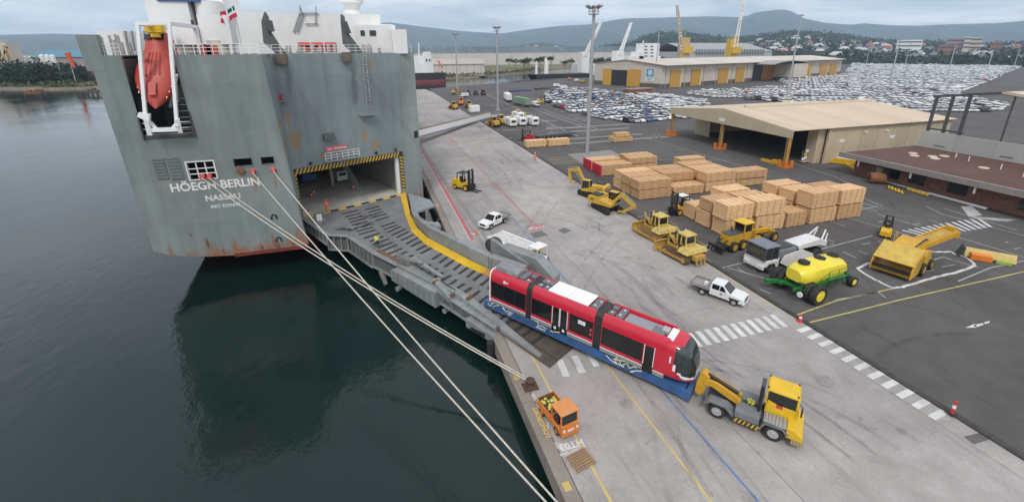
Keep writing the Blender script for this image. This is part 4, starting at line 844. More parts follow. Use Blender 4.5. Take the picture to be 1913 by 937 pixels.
wheelset(tra,[(x,y,.28) for x in (1.3,2.1) for y in (.35,.85,1.8,2.3)],.28,.4,rim=GRY)
for px in (6.0,13.2):
    for k in range(7): MB().box(px+k*.14,px+k*.14+.09,-.075,-.062,.62,.78).build('white_mark',WHT,tra)
# --- tram
TRED=mat('tram_red',(.56,.012,.035),.28,var=.05,coat=.4,scale=.6,dirt=.06,dirtcol=(.4,.2,.2)); TGR=mat('tram_grey',(.24,.25,.26),.45,var=.08); TROOF=mat('tram_roof_grey',(.15,.155,.17),.6,dirt=.3,var=.15); TWH=mat('tram_white',(.82,.82,.82),.35,var=.03); TGL=mat('tram_glass',(.010,.011,.012),.10,spec=.6,var=.4,scale=.5); BEL=mat('bellows',(.035,.036,.036),.7,var=.2)
WSG=mat('windscreen',(.018,.030,.028),.04,spec=.9,var=.7,scale=1.1)
tram=thing('red_tram','new red light-rail tram strapped on the blue roll trailer coming off the ramp','tram'); place(tram,8.35,35.76,.55,AX,PITCH)
SEC=[(.0,1.12),(.0,3.42),(.06,3.85),(.16,4.1),(.36,4.3),(.5,4.3),(.56,4.02),(2.09,4.02),(2.15,4.3),(2.29,4.3),(2.49,4.1),(2.59,3.85),(2.65,3.42),(2.65,1.12)]
def module(x0,x1):
    m=MB(); m.prism(SEC,'x',x0,x1); mo=m.build('body_module',TRED,tram,smooth=30)
    for y0,y1 in ((-.012,.0),(2.65,2.662)):
        MB().box(x0+.01,x1-.01,y0,y1,1.12,1.44).build('skirt',TGR,mo); MB().box(x0+.01,x1-.01,y0-.006,y1+.006,1.44,1.50).build('trim_line',TWH,mo)
    return mo
m1=module(.8,4.82); m2=module(5.38,11.33); m3=module(11.98,17.05)
def side(name,x0,x1,z0,z1,m,par,th=.02,both=True):
    for y0,y1 in (((-th,0),(2.65,2.65+th)) if both else ((-th,0),)): r_=MB().box(x0,x1,y0,y1,z0,z1).build(name,m,par)
    return r_
def glazing(par,xs):
    side('window_band',xs[0],xs[-1],1.78,3.34,BLK,par,.012)
    for a,b2 in zip(xs,xs[1:]): side('side_window',a+.025,b2-.025,1.80,3.32,TGL,par,.022)
glazing(m1,[.9,2.3,3.6,4.78]); glazing(m2,[5.42,6.4,7.42]); glazing(m2,[9.15,10.2,11.28]); glazing(m3,[12.03,13.4,14.0,15.35])
def door(par,x0,x1,leaves):
    for y0,y1 in ((-.035,.0),(2.65,2.685)):
        w_=(x1-x0)/leaves
        for k in range(leaves):
            d_=MB().box(x0+k*w_+.02,x0+(k+1)*w_-.02,y0,y1,1.14,3.32).build('door',TGL,par)
            for xx in ((x0+k*w_+.02),(x0+(k+1)*w_-.07)): MB().box(xx,xx+.05,min(y0,y1)-.012,max(y0,y1)+.012,1.2 if k<0 else 1.7,3.38).build('door_edge',TWH,d_)
door(m2,7.5,9.02,2); door(m3,15.42,16.25,1)
for xx in (7.75,8.55): MB().box(xx,xx+.22,-.05,-.036,1.3,1.55).build('door_sticker',TWH,m2)
MB().box(9.95,10.6,-.03,-.023,2.75,3.1).build('poster',TWH,m2); textobj('poster_text','CAF',.16,mat('sign_pinkred',(.5,.05,.05)),m2,basis(Vector((10.27,-.033,2.92)),(1,0,0),(0,0,1)),extrude=.001)
for zz in (2.1,2.5): MB().box(11.0,11.2,-.03,-.023,zz,zz+.22).build('side_sticker',mat('locker_red',(.5,.06,.05)),m2)
b_=MB(); b_.cyl((2.45,-.006,3.72),(2.45,-.03,3.72),.15,.15,12); b_.box(2.6,2.85,-.02,-.004,3.66,3.78); b_.build('round_emblem',TWH,m1)
for (x0,x1) in ((4.82,5.38),(11.33,11.98)):
    m=MB(); k=0; n=9
    for k in range(n):
        a=x0+(x1-x0)*k/n; i_=.03 if k%2==0 else .10; m.prism([(i_,1.25),(i_,3.45),(.1+i_,4.0),(.4,4.15),(2.25,4.15),(2.55-i_,4.0),(2.65-i_,3.45),(2.65-i_,1.25)],'x',a,a+(x1-x0)/n)
    m.build('bellows',BEL,tram)
# nose
K=34; rings=[]; NP=72
for k in range(K):
    t_=k/(K-1); x=17.05+1.95*math.sin(t_*math.pi/2)**.9; e_=1-math.cos(t_*math.pi/2)
    ins=1.0*e_**1.1; top=4.18-2.0*e_**1.15; bot=1.12+.28*e_
    yc,zc=1.325,(top+bot)/2; hw=1.325-ins*.95; hh=(top-bot)/2; ring=[]
    for i in range(NP):
        a_=2*math.pi*i/NP; ca,sa=math.cos(a_),math.sin(a_); pw=.42
        ring.append((x,yc+hw*math.copysign(abs(ca)**pw,ca),zc+hh*math.copysign(abs(sa)**pw,sa)))
    rings.append(ring)
m=MB(); m.loft(rings)
mi=[]
for f in m.f:
    cxx=sum(m.v[i][0] for i in f)/len(f); cz=sum(m.v[i][2] for i in f)/len(f)
    lo=1.82+1.15*max(0,(18.35-cxx))**1.3; hi=4.0 if cxx>17.55 else 0
    g_=lo<cz<hi
    edge=(lo-.21<cz<=lo and cxx>17.3)
    mi.append(1 if g_ else (3 if edge else (2 if cz<1.40 else 0)))
m.mi=mi; no_=m.build('cab_nose',[TRED,WSG,TGR,TWH],tram,smooth=35)
b_=MB(); b_.tube([(18.05,1.325,3.92),(18.7,1.325,3.1),(19.0,1.325,2.2)],.035,6); b_.build('windscreen_pillar',BLK,no_)
b_=MB(); b_.tube([(18.95,.9,2.0),(18.75,1.5,2.75)],.02,5); b_.build('wiper',BLK,no_)
MB().box(18.35,18.4,.75,1.05,2.3,2.6).build('windscreen_paper',TWH,no_)
for yy in (.55,2.1): b_=MB(); b_.ball((18.75,yy,1.72),.12); b_.build('headlight',HEADL,no_)
# rear end in white film
m=MB(); m.prism([(-.03,1.15),(-.03,3.45),(.1,4.1),(.35,4.33),(2.3,4.33),(2.55,4.1),(2.68,3.45),(2.68,1.15)],'x',.70,.82); m.build('end_wrapping',TWH,tram)
# roof equipment
def roofbox(name,x0,x1,y0,y1,z0,z1,m_,bev=.04): return MB().box(x0,x1,y0,y1,z0,z1).build(name,m_,tram,bevel=bev)
roofbox('roof_panel',6.75,8.6,.42,2.25,4.28,4.42,TWH); roofbox('roof_panel',8.63,10.5,.42,2.25,4.28,4.42,TWH)
b_=MB(); rr=[]
for k in range(9):
    x=1.0+k*.3; h=.25+.45*math.sin((k+.8)/9.5*math.pi)**.6+random.uniform(-.06,.06); rr.append([(x,.55,4.02),(x,.6+random.uniform(-.05,.05),4.2+h*.7),(x,1.0,4.25+h),(x,1.7,4.22+h+random.uniform(-.05,.05)),(x,2.1,4.15+h*.6),(x,2.12,4.02)])
b_.loft(rr); b_.build('pantograph_cover',mat('grey_tarp',(.22,.225,.24),.7,var=.15,bump=.3,bscale=5),tram,smooth=50)
for (x0,x1,y0,y1,h) in ((3.5,4.1,.65,2.0,.35),(4.2,4.75,.6,1.0,.28),(4.2,4.75,1.5,2.05,.32),(5.5,6.0,.6,1.1,.3),(5.5,6.6,1.4,2.05,.3),(6.1,6.6,.6,1.2,.25),(10.6,11.25,.6,2.05,.3),(12.1,12.6,.65,1.2,.3),(12.1,12.6,1.5,2.0,.3),(12.75,13.3,.6,2.05,.26),(15.6,16.5,.6,1.5,.2)): roofbox('roof_unit',x0,x1,y0,y1,4.02,4.02+h,TROOF)
for (x0,y0) in ((3.7,1.0),(4.4,.8),(5.7,.8),(6.3,.9),(10.8,.9),(11.0,1.6),(12.3,.85),(12.95,.9),(13.0,1.7),(5.9,1.7)): MB().box(x0,x0+.12,y0,y0+.12,4.02,4.35).build('roof_tag',TWH,tram)
roofbox('roof_duct',13.4,16.4,.7,1.95,4.02,4.12,mat('duct_grey',(.26,.275,.30),.45,var=.06)); roofbox('roof_unit',16.2,16.7,1.1,1.7,4.02,4.38,GALV); roofbox('roof_panel',16.75,17.25,.5,2.0,4.10,4.27,TWH)
for xx in (4.82,5.38,11.33,11.98): pass
# lashing straps
STR=mat('lashing_strap',(.62,.60,.33),.8,var=.15); STW=mat('lashing_strap_white',(.7,.69,.63),.8)
for x0 in (1.3,1.9,2.3,2.9,3.5,5.9,8.4,12.6,13.2,14.2,15.1,15.5):
    z0=random.uniform(.95,1.25); pts=[(x0,-.09,z0)]; sg_=random.choice((-1,1))
    for j in range(4): pts.append((x0+sg_*random.uniform(.15,.5)*(j+1)*.6+random.uniform(-.15,.15),-.10,max(.45,z0+random.uniform(-.35,.12)*(j+1)*.5)))
    b_=MB(); 
    for a,b2 in zip(pts,pts[1:]): b_.bar(a,b2,.03,.07,up=(0,0,1))
    b_.build('lashing_strap',STR if random.random()<.6 else STW,tra)
# ================================================================== TERMINAL TRACTOR
tug=thing('terminal_tractor','yellow-cabbed grey terminal tractor coupled to the front of the blue trailer','tractor',(19.75,19.3,0),R(-51.5))
# local: x forward, y left(far); near side y=0
TG=mat('tug_grey',(.17,.18,.19),.55,dirt=.4,var=.15)
m=MB(); m.box(.0,5.2,.75,1.75,.55,.95); m.build('chassis',TG,tug,bevel=.03)
m=MB(); m.box(1.9,3.35,.1,1.2,.55,1.25); m.build('side_tank',TG,tug,bevel=.04); m=MB(); m.box(1.9,3.35,1.5,2.45,.55,1.3); m.build('side_tank',TG,tug,bevel=.04)
MB().box(1.85,3.4,.04,.12,.42,.75).build('side_guard',SK,tug)
for k in range(6): 
    b_=MB(); x=1.92+k*.25; q=[(x,.02,.44),(x+.12,.02,.44),(x+.24,.02,.74),(x+.12,.02,.74)]; b_.hexa(q,[(a,.045,c_) for a,_,c_ in q]); b_.build('hazard_stripe',SY,tug)
for yy in (.0,1.75):
    m=MB(); m.prism([(-.0,.75),(.0,.95),(.3,1.28),(1.4,1.28),(1.85,.9),(1.85,.7),(1.6,.9),(1.3,1.15),(.4,1.15),(.15,.95)],'y',yy+.02,yy+.72); m.build('mudguard',TG,tug)
    m=MB(); m.prism([(3.35,.6),(3.6,1.2),(4.6,1.28),(5.0,1.0),(4.95,.85),(4.6,1.15),(3.7,1.1),(3.45,.6)],'y',yy+.02,yy+.72); m.build('mudguard',TG,tug)
wheelset(tug,[(.85,.35),(.85,2.15),(4.2,.35),(4.2,2.15)],.55,.5,rim=GALV)
m=MB(); m.tbox(3.5,5.35,1.05,2.5,1.25,2.1,.0,.0,.0); m.build('cab_lower',YELB,tug,bevel=.05)
m=MB(); m.tbox(3.52,5.3,1.08,2.47,2.0,3.0,.03,.12,.05); m.build('cab_glazing',GLASS,tug)
m=MB(); m.tbox(3.42,5.32,1.0,2.55,2.95,3.15,.08,.14,.08); m.build('cab_roof',YELB,tug,bevel=.06)
for (x,y) in ((3.5,1.06),(3.5,2.44),(5.2,1.1),(5.2,2.4)): MB().bar((x,y,2.0),(x,y,3.0),.09).build('cab_pillar',YELB,tug)
b_=MB(); q=[(3.6,1.04,1.5),(4.7,1.04,1.5),(4.4,1.04,2.05),(3.6,1.04,2.3)]; b_.hexa(q,[(a,1.02,c_) for a,_,c_ in q]); b_.build('cab_door',YELB,tug); MB().box(4.1,4.45,1.0,1.015,1.9,2.15).build('door_emblem',mat('locker_red',(.5,.06,.05)),tug)
m=MB(); m.box(3.55,4.85,.1,1.0,1.28,1.34); m.build('step_platform',GALV,tug)
for k in range(6): MB().box(3.6+k*.2,3.63+k*.2,.12,.98,1.345,1.37).build('grating_bar',TG,tug)
m=MB(); m.prism([(4.85,.75),(4.85,1.5),(5.3,1.45),(5.75,1.05),(5.75,.75)],'y',.05,2.5); m.build('front_body',YELB,tug,bevel=.05)
m=MB(); m.box(5.15,5.8,.05,2.5,.42,.75); m.build('front_bumper',TG,tug,bevel=.04)
for k in range(5): MB().box(5.2+k*.12,5.26+k*.12,.03,.06,.45,.72).build('hazard_stripe',SY,tug)
m=MB(); m.box(3.1,3.35,1.1,2.3,1.25,2.9); m.build('exhaust_rack',DGRY,tug); MB().cyl((3.2,.9,1.25),(3.2,.9,3.2),.09,.09,10).build('exhaust_pipe',BLK,tug)
b_=MB(); b_.tube([(5.3,1.0,2.8),(5.45,.75,2.8),(5.45,.7,2.6)],.03,5); b_.box(5.4,5.48,.55,.8,2.2,2.65); b_.build('wing_mirror',BLK,tug)
for (x,y) in ((3.5,1.1),(3.5,2.4),(5.15,1.1),(5.15,2.4)): MB().cyl((x,y,3.12),(x,y,3.25),.05,.04,6).build('roof_lamp',BLK,tug)
b_=MB()
for k in range(14): a=k*1.3; b_.ball((2.7+.18*math.cos(a),1.25+.18*math.sin(a),1.4+.01*k),.09,6,4)
b_.build('hose_coil',mat('hose_yellow',(.45,.42,.05),.6),tug)
# lifting arm and gooseneck
m=MB(); m.prism([(2.0,1.1),(2.15,1.5),(1.7,1.75),(.6,2.15),(-.1,2.2),(-.35,1.95),(-.25,1.7),(.3,1.75),(1.3,1.35)],'y',.85,1.1); m.build('lifting_arm',YEL,tug,bevel=.03); m=MB(); m.prism([(2.0,1.1),(2.15,1.5),(1.7,1.75),(.6,2.15),(-.1,2.2),(-.35,1.95),(-.25,1.7),(.3,1.75),(1.3,1.35)],'y',1.45,1.7); m.build('lifting_arm',YEL,tug,bevel=.03)
m=MB(); m.prism([(-.3,2.6),(-.55,2.55),(-.75,1.6),(-.8,.75),(-.45,.6),(-.2,.9),(.0,1.9),(.05,2.3)],'y',.95,1.6); m.build('gooseneck',YEL,tug,bevel=.05)
b_=MB(); b_.cyl((-.1,1.28,2.4),(1.9,1.28,1.75),.12,.12,10); b_.build('lift_cylinder',BLK,tug,smooth=40)
m=MB(); m.box(.1,1.8,.75,1.75,.9,1.05); m.build('fifth_wheel',BLK,tug)
# ================================================================== ORANGE FLATBED TRUCK, GRATE
otk=thing('flatbed_utility_truck','small orange flatbed service truck loaded with yellow straps parked on the quay edge','truck',(10.0,21.6,0),R(-80))
OR2=mat('truck_orange',(.66,.20,.035),.5,dirt=.35,dirtcol=(.3,.15,.06))
m=MB(); m.box(-1.6,1.35,-.62,.62,.35,.62); m.build('chassis',OR2,otk,bevel=.03)
m=MB(); m.box(-1.65,.05,-.68,.68,.62,.72); m.build('load_bed',mat('bed_brown',(.10,.06,.035),.8,dirt=.4),otk)
for (x0,x1,y0,y1) in ((-1.7,.05,-.72,-.66),(-1.7,.05,.66,.72),(-1.7,-1.64,-.66,.66)): MB().box(x0,x1,y0,y1,.5,.98).build('bed_side',OR2 if x1>-1 else RUSTY,otk)
b_=MB()
for k in range(16): b_.ball((random.uniform(-1.4,-.3),random.uniform(-.5,.5),.8+random.uniform(0,.15)),random.uniform(.08,.16),6,4,.6)
b_.build('strap_pile',mat('strap_yellow',(.6,.55,.08),.8,var=.4,scale=6,dirt=.5,dirtcol=(.15,.3,.35)),otk)
m=MB(); m.prism([(.05,.6),(.05,1.1),(.15,1.1),(.15,.75),(1.1,.75),(1.15,1.15),(1.35,1.1),(1.4,.45),(1.35,.4),(.05,.4)],'y',-.68,.68); m.build('cab_lower',OR2,otk,bevel=.03)
MB().box(.25,.75,-.55,.55,.76,1.25).build('seat',BLK,otk)
for (x,y) in ((.1,-.62),(.1,.62),(1.22,-.62),(1.22,.62)): MB().bar((x,y,1.0),(x-.06*(x>1),y,1.88),.08).build('cab_pillar',OR2,otk)
MB().box(.05,1.3,-.7,.7,1.86,1.95).build('cab_roof',mat('roof_orange',(.68,.27,.08),.6,dirt=.3,dirtcol=(.4,.22,.1)),otk,bevel=.04)
MB().hexa([(1.25,-.56,1.12),(1.25,.56,1.12),(1.27,.56,1.12),(1.27,-.56,1.12)],[(1.17,-.56,1.85),(1.17,.56,1.85),(1.19,.56,1.85),(1.19,-.56,1.85)]).build('windscreen',GLASS,otk)
for y in (-.5,.5): b_=MB(); b_.cyl((1.38,y,.75),(1.43,y,.75),.1,.1,12); b_.build('headlight',HEADL,otk)
MB().box(1.4,1.42,-.25,.25,.62,.78).build('number_plate',WHT,otk); MB().box(1.36,1.46,-.66,.66,.36,.46).build('bumper',OR2,otk)
wheelset(otk,[(-1.05,-.6),(-1.05,.6),(.75,-.6),(.75,.6)],.3,.22,rim=OR2)
gr=thing('dunnage_pallet','weathered brown slatted wooden dunnage pallet lying on the quay behind the orange truck','pallet',(10.15,18.5,0),R(12))
sm=MB().box(-.72,.72,-.055,.055,.1,.14).mesh('slat',WOODP); bmm=MB().box(-.05,.05,-.6,.6,0,.1).mesh('bearer',WOODP)
for k in range(7): put('slat',sm,gr,(0,-.54+k*.18,0))
for x in (-.6,0,.6): put('bearer',bmm,gr,(x,0,0))
# ================================================================== VEHICLES AND MACHINES
CWH=mat('car_white',(.76,.77,.77),.25,var=.03,coat=.5)
def ute(label,loc,rz):
    u=thing('utility_pickup',label,'pickup truck',loc,rz)
    m=MB(); m.prism([(-.8,.45),(-.8,1.1),(.95,1.12),(1.15,1.1),(2.25,.98),(2.42,.8),(2.42,.42),(1.95,.4),(1.9,.62),(1.75,.75),(1.35,.75),(1.2,.62),(1.15,.4)],'y',-.9,.9); m.build('body',CWH,u,bevel=.05)
    m=MB(); m.hexa([(-.8,-.88,1.08),(1.15,-.86,1.08),(1.15,.86,1.08),(-.8,.88,1.08)],[(-.72,-.70,1.72),(.35,-.70,1.74),(.35,.70,1.74),(-.72,.70,1.72)]); m.build('cab',CWH,u,bevel=.05)
    m=MB(); m.hexa([(1.16,-.78,1.13),(1.16,.78,1.13),(1.10,.78,1.10),(1.10,-.78,1.10)],[(.47,-.63,1.69),(.47,.63,1.69),(.40,.63,1.66),(.40,-.63,1.66)]); m.build('windscreen',GLASS,u)
    for s in (-1,1):
        for a,b2 in ((-.62,.08),(.14,.78)):
            m=MB(); q=[(a,s*.885,1.14),(b2,s*.878,1.14),(min(b2,.42),s*.75,1.6),(a+.03,s*.755,1.6)]; m.hexa(q,[(x,y*.97,z) for x,y,z in q]); m.build('side_window',GLASS,u)
        MB().box(.72,.82,s*.93-.07,s*.93+.07,1.12,1.3).build('wing_mirror',CWH,u); MB().box(2.36,2.43,s*.68-.16,s*.68+.16,.78,.92).build('headlight',HEADL,u)
        MB().box(1.08,2.02,s*.9-.02,s*.9+.02,.62,.80).build('wheel_arch',BLK,u)
        MB().box(.2,.45,s*.9-.012,s*.9+.012,.75,.95).build('door_emblem',GRY,u)
    MB().box(2.40,2.46,-.5,.5,.58,.86).build('grille',BLK,u); MB().box(2.40,2.5,-.86,.86,.36,.56).build('bumper',CWH,u,bevel=.03); MB().box(2.5,2.51,-.25,.25,.42,.54).build('number_plate',WHT,u)
    tr_=mat('tray_grey',(.30,.27,.25),.6,dirt=.4)
    MB().box(-2.75,-.86,-.92,.92,.82,.9).build('tray_floor',tr_,u)
    for (x0,x1,y0,y1) in ((-2.75,-.86,-.95,-.91),(-2.75,-.86,.91,.95),(-2.79,-2.75,-.95,.95)): MB().box(x0,x1,y0,y1,.82,1.12).build('tray_side',tr_,u)
    hb=MB(); 
    for z in (1.1,1.4,1.7): hb.bar((-.88,-.85,z),(-.88,.85,z),.05)
    for y in (-.85,-.3,.3,.85): hb.bar((-.88,y,.9),(-.88,y,1.72),.05)
    hb.build('headboard',GALV,u); MB().box(-2.6,1.6,-.45,.45,.4,.6).build('chassis',BLK,u)
    MB().box(-1.6,-1.25,-.2,.2,.9,1.2).build('tool_bag',WHT,u)
    wheelset(u,[(1.55,-.78),(1.55,.78),(-1.5,-.78),(-1.5,.78)],.36,.24)
    return u
ute('white double-cab pickup with empty flat tray parked beside the striped crossing',(31.9,31.3,0),R(-60))
ute('white double-cab pickup with a box on its tray standing near the STOP marking',(15.2,57.2,0),R(213))
def forklift(label,loc,rz,s=1.0,col_=YELB,bodym=None,mast_tilt=0,open_cab=True):
    f=thing('forklift_truck',label,'forklift',loc,rz)
    S=lambda *a:[x*s for x in a]
    m=MB(); m.prism([(x*s,z*s) for x,z in ((-1.5,.35),(-1.55,1.0),(-1.35,1.35),(-.5,1.35),(-.35,.95),(.25,.9),(.35,1.15),(.75,1.1),(.85,.35))],'y',-.62*s,.62*s); m.build('body',col_,f,bevel=.05*s)
    m=MB(); m.box(*S(-1.6,-1.2,-.66,.66,.3,1.1)); m.build('counterweight',bodym or col_,f,bevel=.1*s)
    MB().box(*S(-.45,.1,-.3,.3,.95,1.25)).build('seat',BLK,f); MB().box(*S(-.5,-.4,-.3,.3,1.2,1.7)).build('seat_back',BLK,f)
    for x,y in ((-.75,-.56),(-.75,.56),(.6,-.56),(.6,.56)): MB().bar(S(x,y,1.0),S(x*.85,y*.95,2.2),.08*s).build('guard_post',BLK,f)
    m=MB(); 
    for k in range(5): m.box(*S(-.68+k*.27,-.6+k*.27,-.56,.56,2.18,2.24))
    m.box(*S(-.7,.55,-.58,-.5,2.17,2.25)); m.box(*S(-.7,.55,.5,.58,2.17,2.25)); m.build('overhead_guard',BLK if open_cab else col_,f)
    for y in (-.38,.38):
        MB().box(*S(.98,1.16,y-.09,y+.09,.1,2.75)).build('mast_rail',BLK,f); MB().box(*S(1.18,1.3,y*.85-.07,y*.85+.07,.1,2.6)).build('mast_rail',DGRY,f)
        m=MB(); m.box(*S(1.34,1.42,y*.8-.08,y*.8+.08,.12,.8)); m.box(*S(1.4,2.55,y*.8-.08,y*.8+.08,.1,.17)); m.build('fork',BLK,f)
    for z in (.3,.75,1.3,2.6): MB().box(*S(1.0,1.14,-.42,.42,z,z+.1)).build('mast_crossbar',BLK,f)
    MB().box(*S(1.3,1.36,-.6,.6,.25,.85)).build('carriage',BLK,f)
    MB().bar(S(.4,0,1.1),S(.15,0,1.5),.06*s).build('steering_column',BLK,f)
    wheelset(f,[(.75*s,-.58*s),(.75*s,.58*s)],.42*s,.34*s,rim=col_); wheelset(f,[(-1.05*s,-.56*s),(-1.05*s,.56*s)],.34*s,.28*s,rim=col_)
    return f
forklift('big black-masted yellow forklift with long forks standing alone on the pale apron',(14.6,75.3,0),R(-52),1.42)
f2=forklift('yellow forklift with gas bottles and tall black mast beside the timber stacks',(43.6,52.8,0),R(186),1.3,col_=mat('fork_amber',(.66,.34,.02),.45,dirt=.3))
for y in (-.35,.0,.35): MB().cyl((-1.9,y,2.0),(-1.2,y,2.0),.16,.16,10).build('gas_bottle',GALV,f2)
MB().box(-.75,.7,-.65,.65,2.92,3.0).build('roof_sheet',WHT,f2)
forklift('small yellow and black forklift near the white-striped crossing',(64.4,37.2,0),R(30),.92)
def track(root,y,x0,x1,r,wd,m,frame,cleat=True):
    n=8; pr=[]
    for k in range(n+1): a=R(90-180*k/n); pr.append((x1-r+r*math.cos(a),r+r*math.sin(a)))
    for k in range(n+1): a=R(-90-180*k/n); pr.append((x0+r+r*math.cos(a),r+r*math.sin(a)))
    t=MB(); t.prism(pr,'y',y-wd/2,y+wd/2); to=t.build('track',m,root)
    if cleat:
        c=MB(); P2=[Vector((p[0],0,p[1])) for p in pr]; 
        per=[(P2[i],P2[(i+1)%len(P2)]) for i in range(len(P2))]
        for a,b2 in per:
            L_=(b2-a).length; k=max(1,int(L_/.22)); d=(b2-a).normalized(); nn=Vector((-d.z,0,d.x))
            cc=(P2[0]+P2[len(P2)//2])/2
            if nn.dot((a+b2)/2-cc)<0: nn=-nn
            for j in range(k):
                q=a.lerp(b2,(j+.5)/k); c.bar(q+Vector((0,y-wd/2,0)),q+Vector((0,y+wd/2,0)),.07,.10)
        co=c.build('track_shoes',m,to); co['kind']='stuff'
    f=MB(); f.box(x0+r,x1-r,y-wd/2-.03,y+wd/2+.03,r*.7,r*1.2); f.build('track_frame',frame,to)
    for xx in (x0+r,x1-r):
        w_=MB(); w_.cyl((xx,y-wd/2-.04,r),(xx,y+wd/2+.04,r),r*.62,r*.62,14); w_.build('sprocket',frame,to)
def dozer(label,loc,rz,wide,rip):
    d=thing('bulldozer',label,'bulldozer',loc,rz)
    tw=.95 if wide else .7; ty=1.35 if wide else 1.25
    TM=mat('track_dusty',(.26,.15,.06),.8,dirt=.5) if wide else mat('track_rust',(.13,.075,.045),.85,dirt=.5)
    for s in (-1,1): track(d,s*ty,-2.1,1.9,.52,tw,TM,YELD)
    MB().box(-1.6,2.0,-.75,.75,.6,1.3).build('hull',YELD,d,bevel=.05)
    m=MB(); m.prism([(.35,1.3),(.35,2.25),(2.1,2.05),(2.2,1.25)],'y',-.6,.6); m.build('engine_hood',YELD,d,bevel=.04)
    for s in (-1,1): MB().box(.6,1.7,s*.61-.02,s*.61+.02,1.4,1.95).build('side_grille',BLK,d); MB().box(1.0,1.4,s*.62-.025,s*.62+.025,2.0,2.1).build('decal',RED,d); MB().box(.42,.5,s*.5-.1,s*.5+.1,3.2,3.32).build('work_lamp',HEADL,d); MB().bar((-2.0,s*1.5,1.9),(-.7,s*1.2,2.3),.04).build('handrail',YELD,d)
    b_=MB(); b_.tube([(.5,.3,2.2),(1.4,.5,2.5),(2.0,.7,2.6)],.04,5); b_.build('hydraulic_hose',BLK,d)
    m=MB(); m.hexa([(-2.2,-1.7,1.3),(-.6,-1.7,1.3),(-.6,1.7,1.3),(-2.2,1.7,1.3)],[(-2.0,-1.45,1.9),(-.5,-1.1,1.8),(-.5,1.1,1.8),(-2.0,1.45,1.9)]); m.build('fuel_tank',mat('pale_yellow',(.62,.46,.14),.5,dirt=.35),d,bevel=.08)
    MB().tbox(-.95,.45,-.72,.72,1.85,3.05,.1,.15,.08).build('cab_glazing',GLASS,d)
    CP=mat('cab_yellow',(.60,.44,.10),.5,dirt=.2)
    for x,y in ((-.95,-.72),(-.95,.72),(.45,-.72),(.45,.72),(-.2,-.73),(-.2,.73)): MB().bar((x,y,1.8),(x*.88,y*.9,3.1),.13).build('cab_pillar',CP,d)
    MB().tbox(-1.1,.5,-.85,.85,3.05,3.25,.06,.1,.08).build('cab_roof',CP,d,bevel=.05)
    MB().box(-.98,-.93,-.72,.72,1.9,2.1).build('cab_sill',CP,d)
    for y in (-.45,.45): MB().cyl((1.2,y*.6,2.1),(1.2,y*.6,3.0),.08,.08,8).build('exhaust_stack',BLK,d)
    for s in (-1,1): MB().bar((.6,s*.75,1.6),(2.1,s*.75,2.9),.16).build('blade_cylinder',YELD,d); MB().bar((-.4,s*(ty+tw/2+.12),.42),(2.6,s*(ty+tw/2+.12),.45),.12).build('push_arm',YELD,d)
    m=MB(); m.prism([(2.45,.1),(2.7,.45),(2.75,.9),(2.6,1.35),(2.75,1.38),(2.9,.9),(2.85,.45),(2.6,.05)],'y',-2.0,2.0); m.build('blade',YELD,d)
    if rip:
        MB().box(-2.7,-2.1,-.8,.8,.7,1.2).build('ripper_beam',YELD,d)
        for y in (-.6,0,.6): MB().bar((-2.6,y,1.2),(-2.8,y,.2),.15).build('ripper_tooth',YELD,d)
    return d
dozer('dusty yellow bulldozer with wide tracks parked at the kerb behind the other dozer',(35.0,46.4,0),R(95),True,False)
dozer('yellow bulldozer with rusty narrow tracks and cream rear tank beside the kerb',(34.3,40.2,0),R(97),False,True)
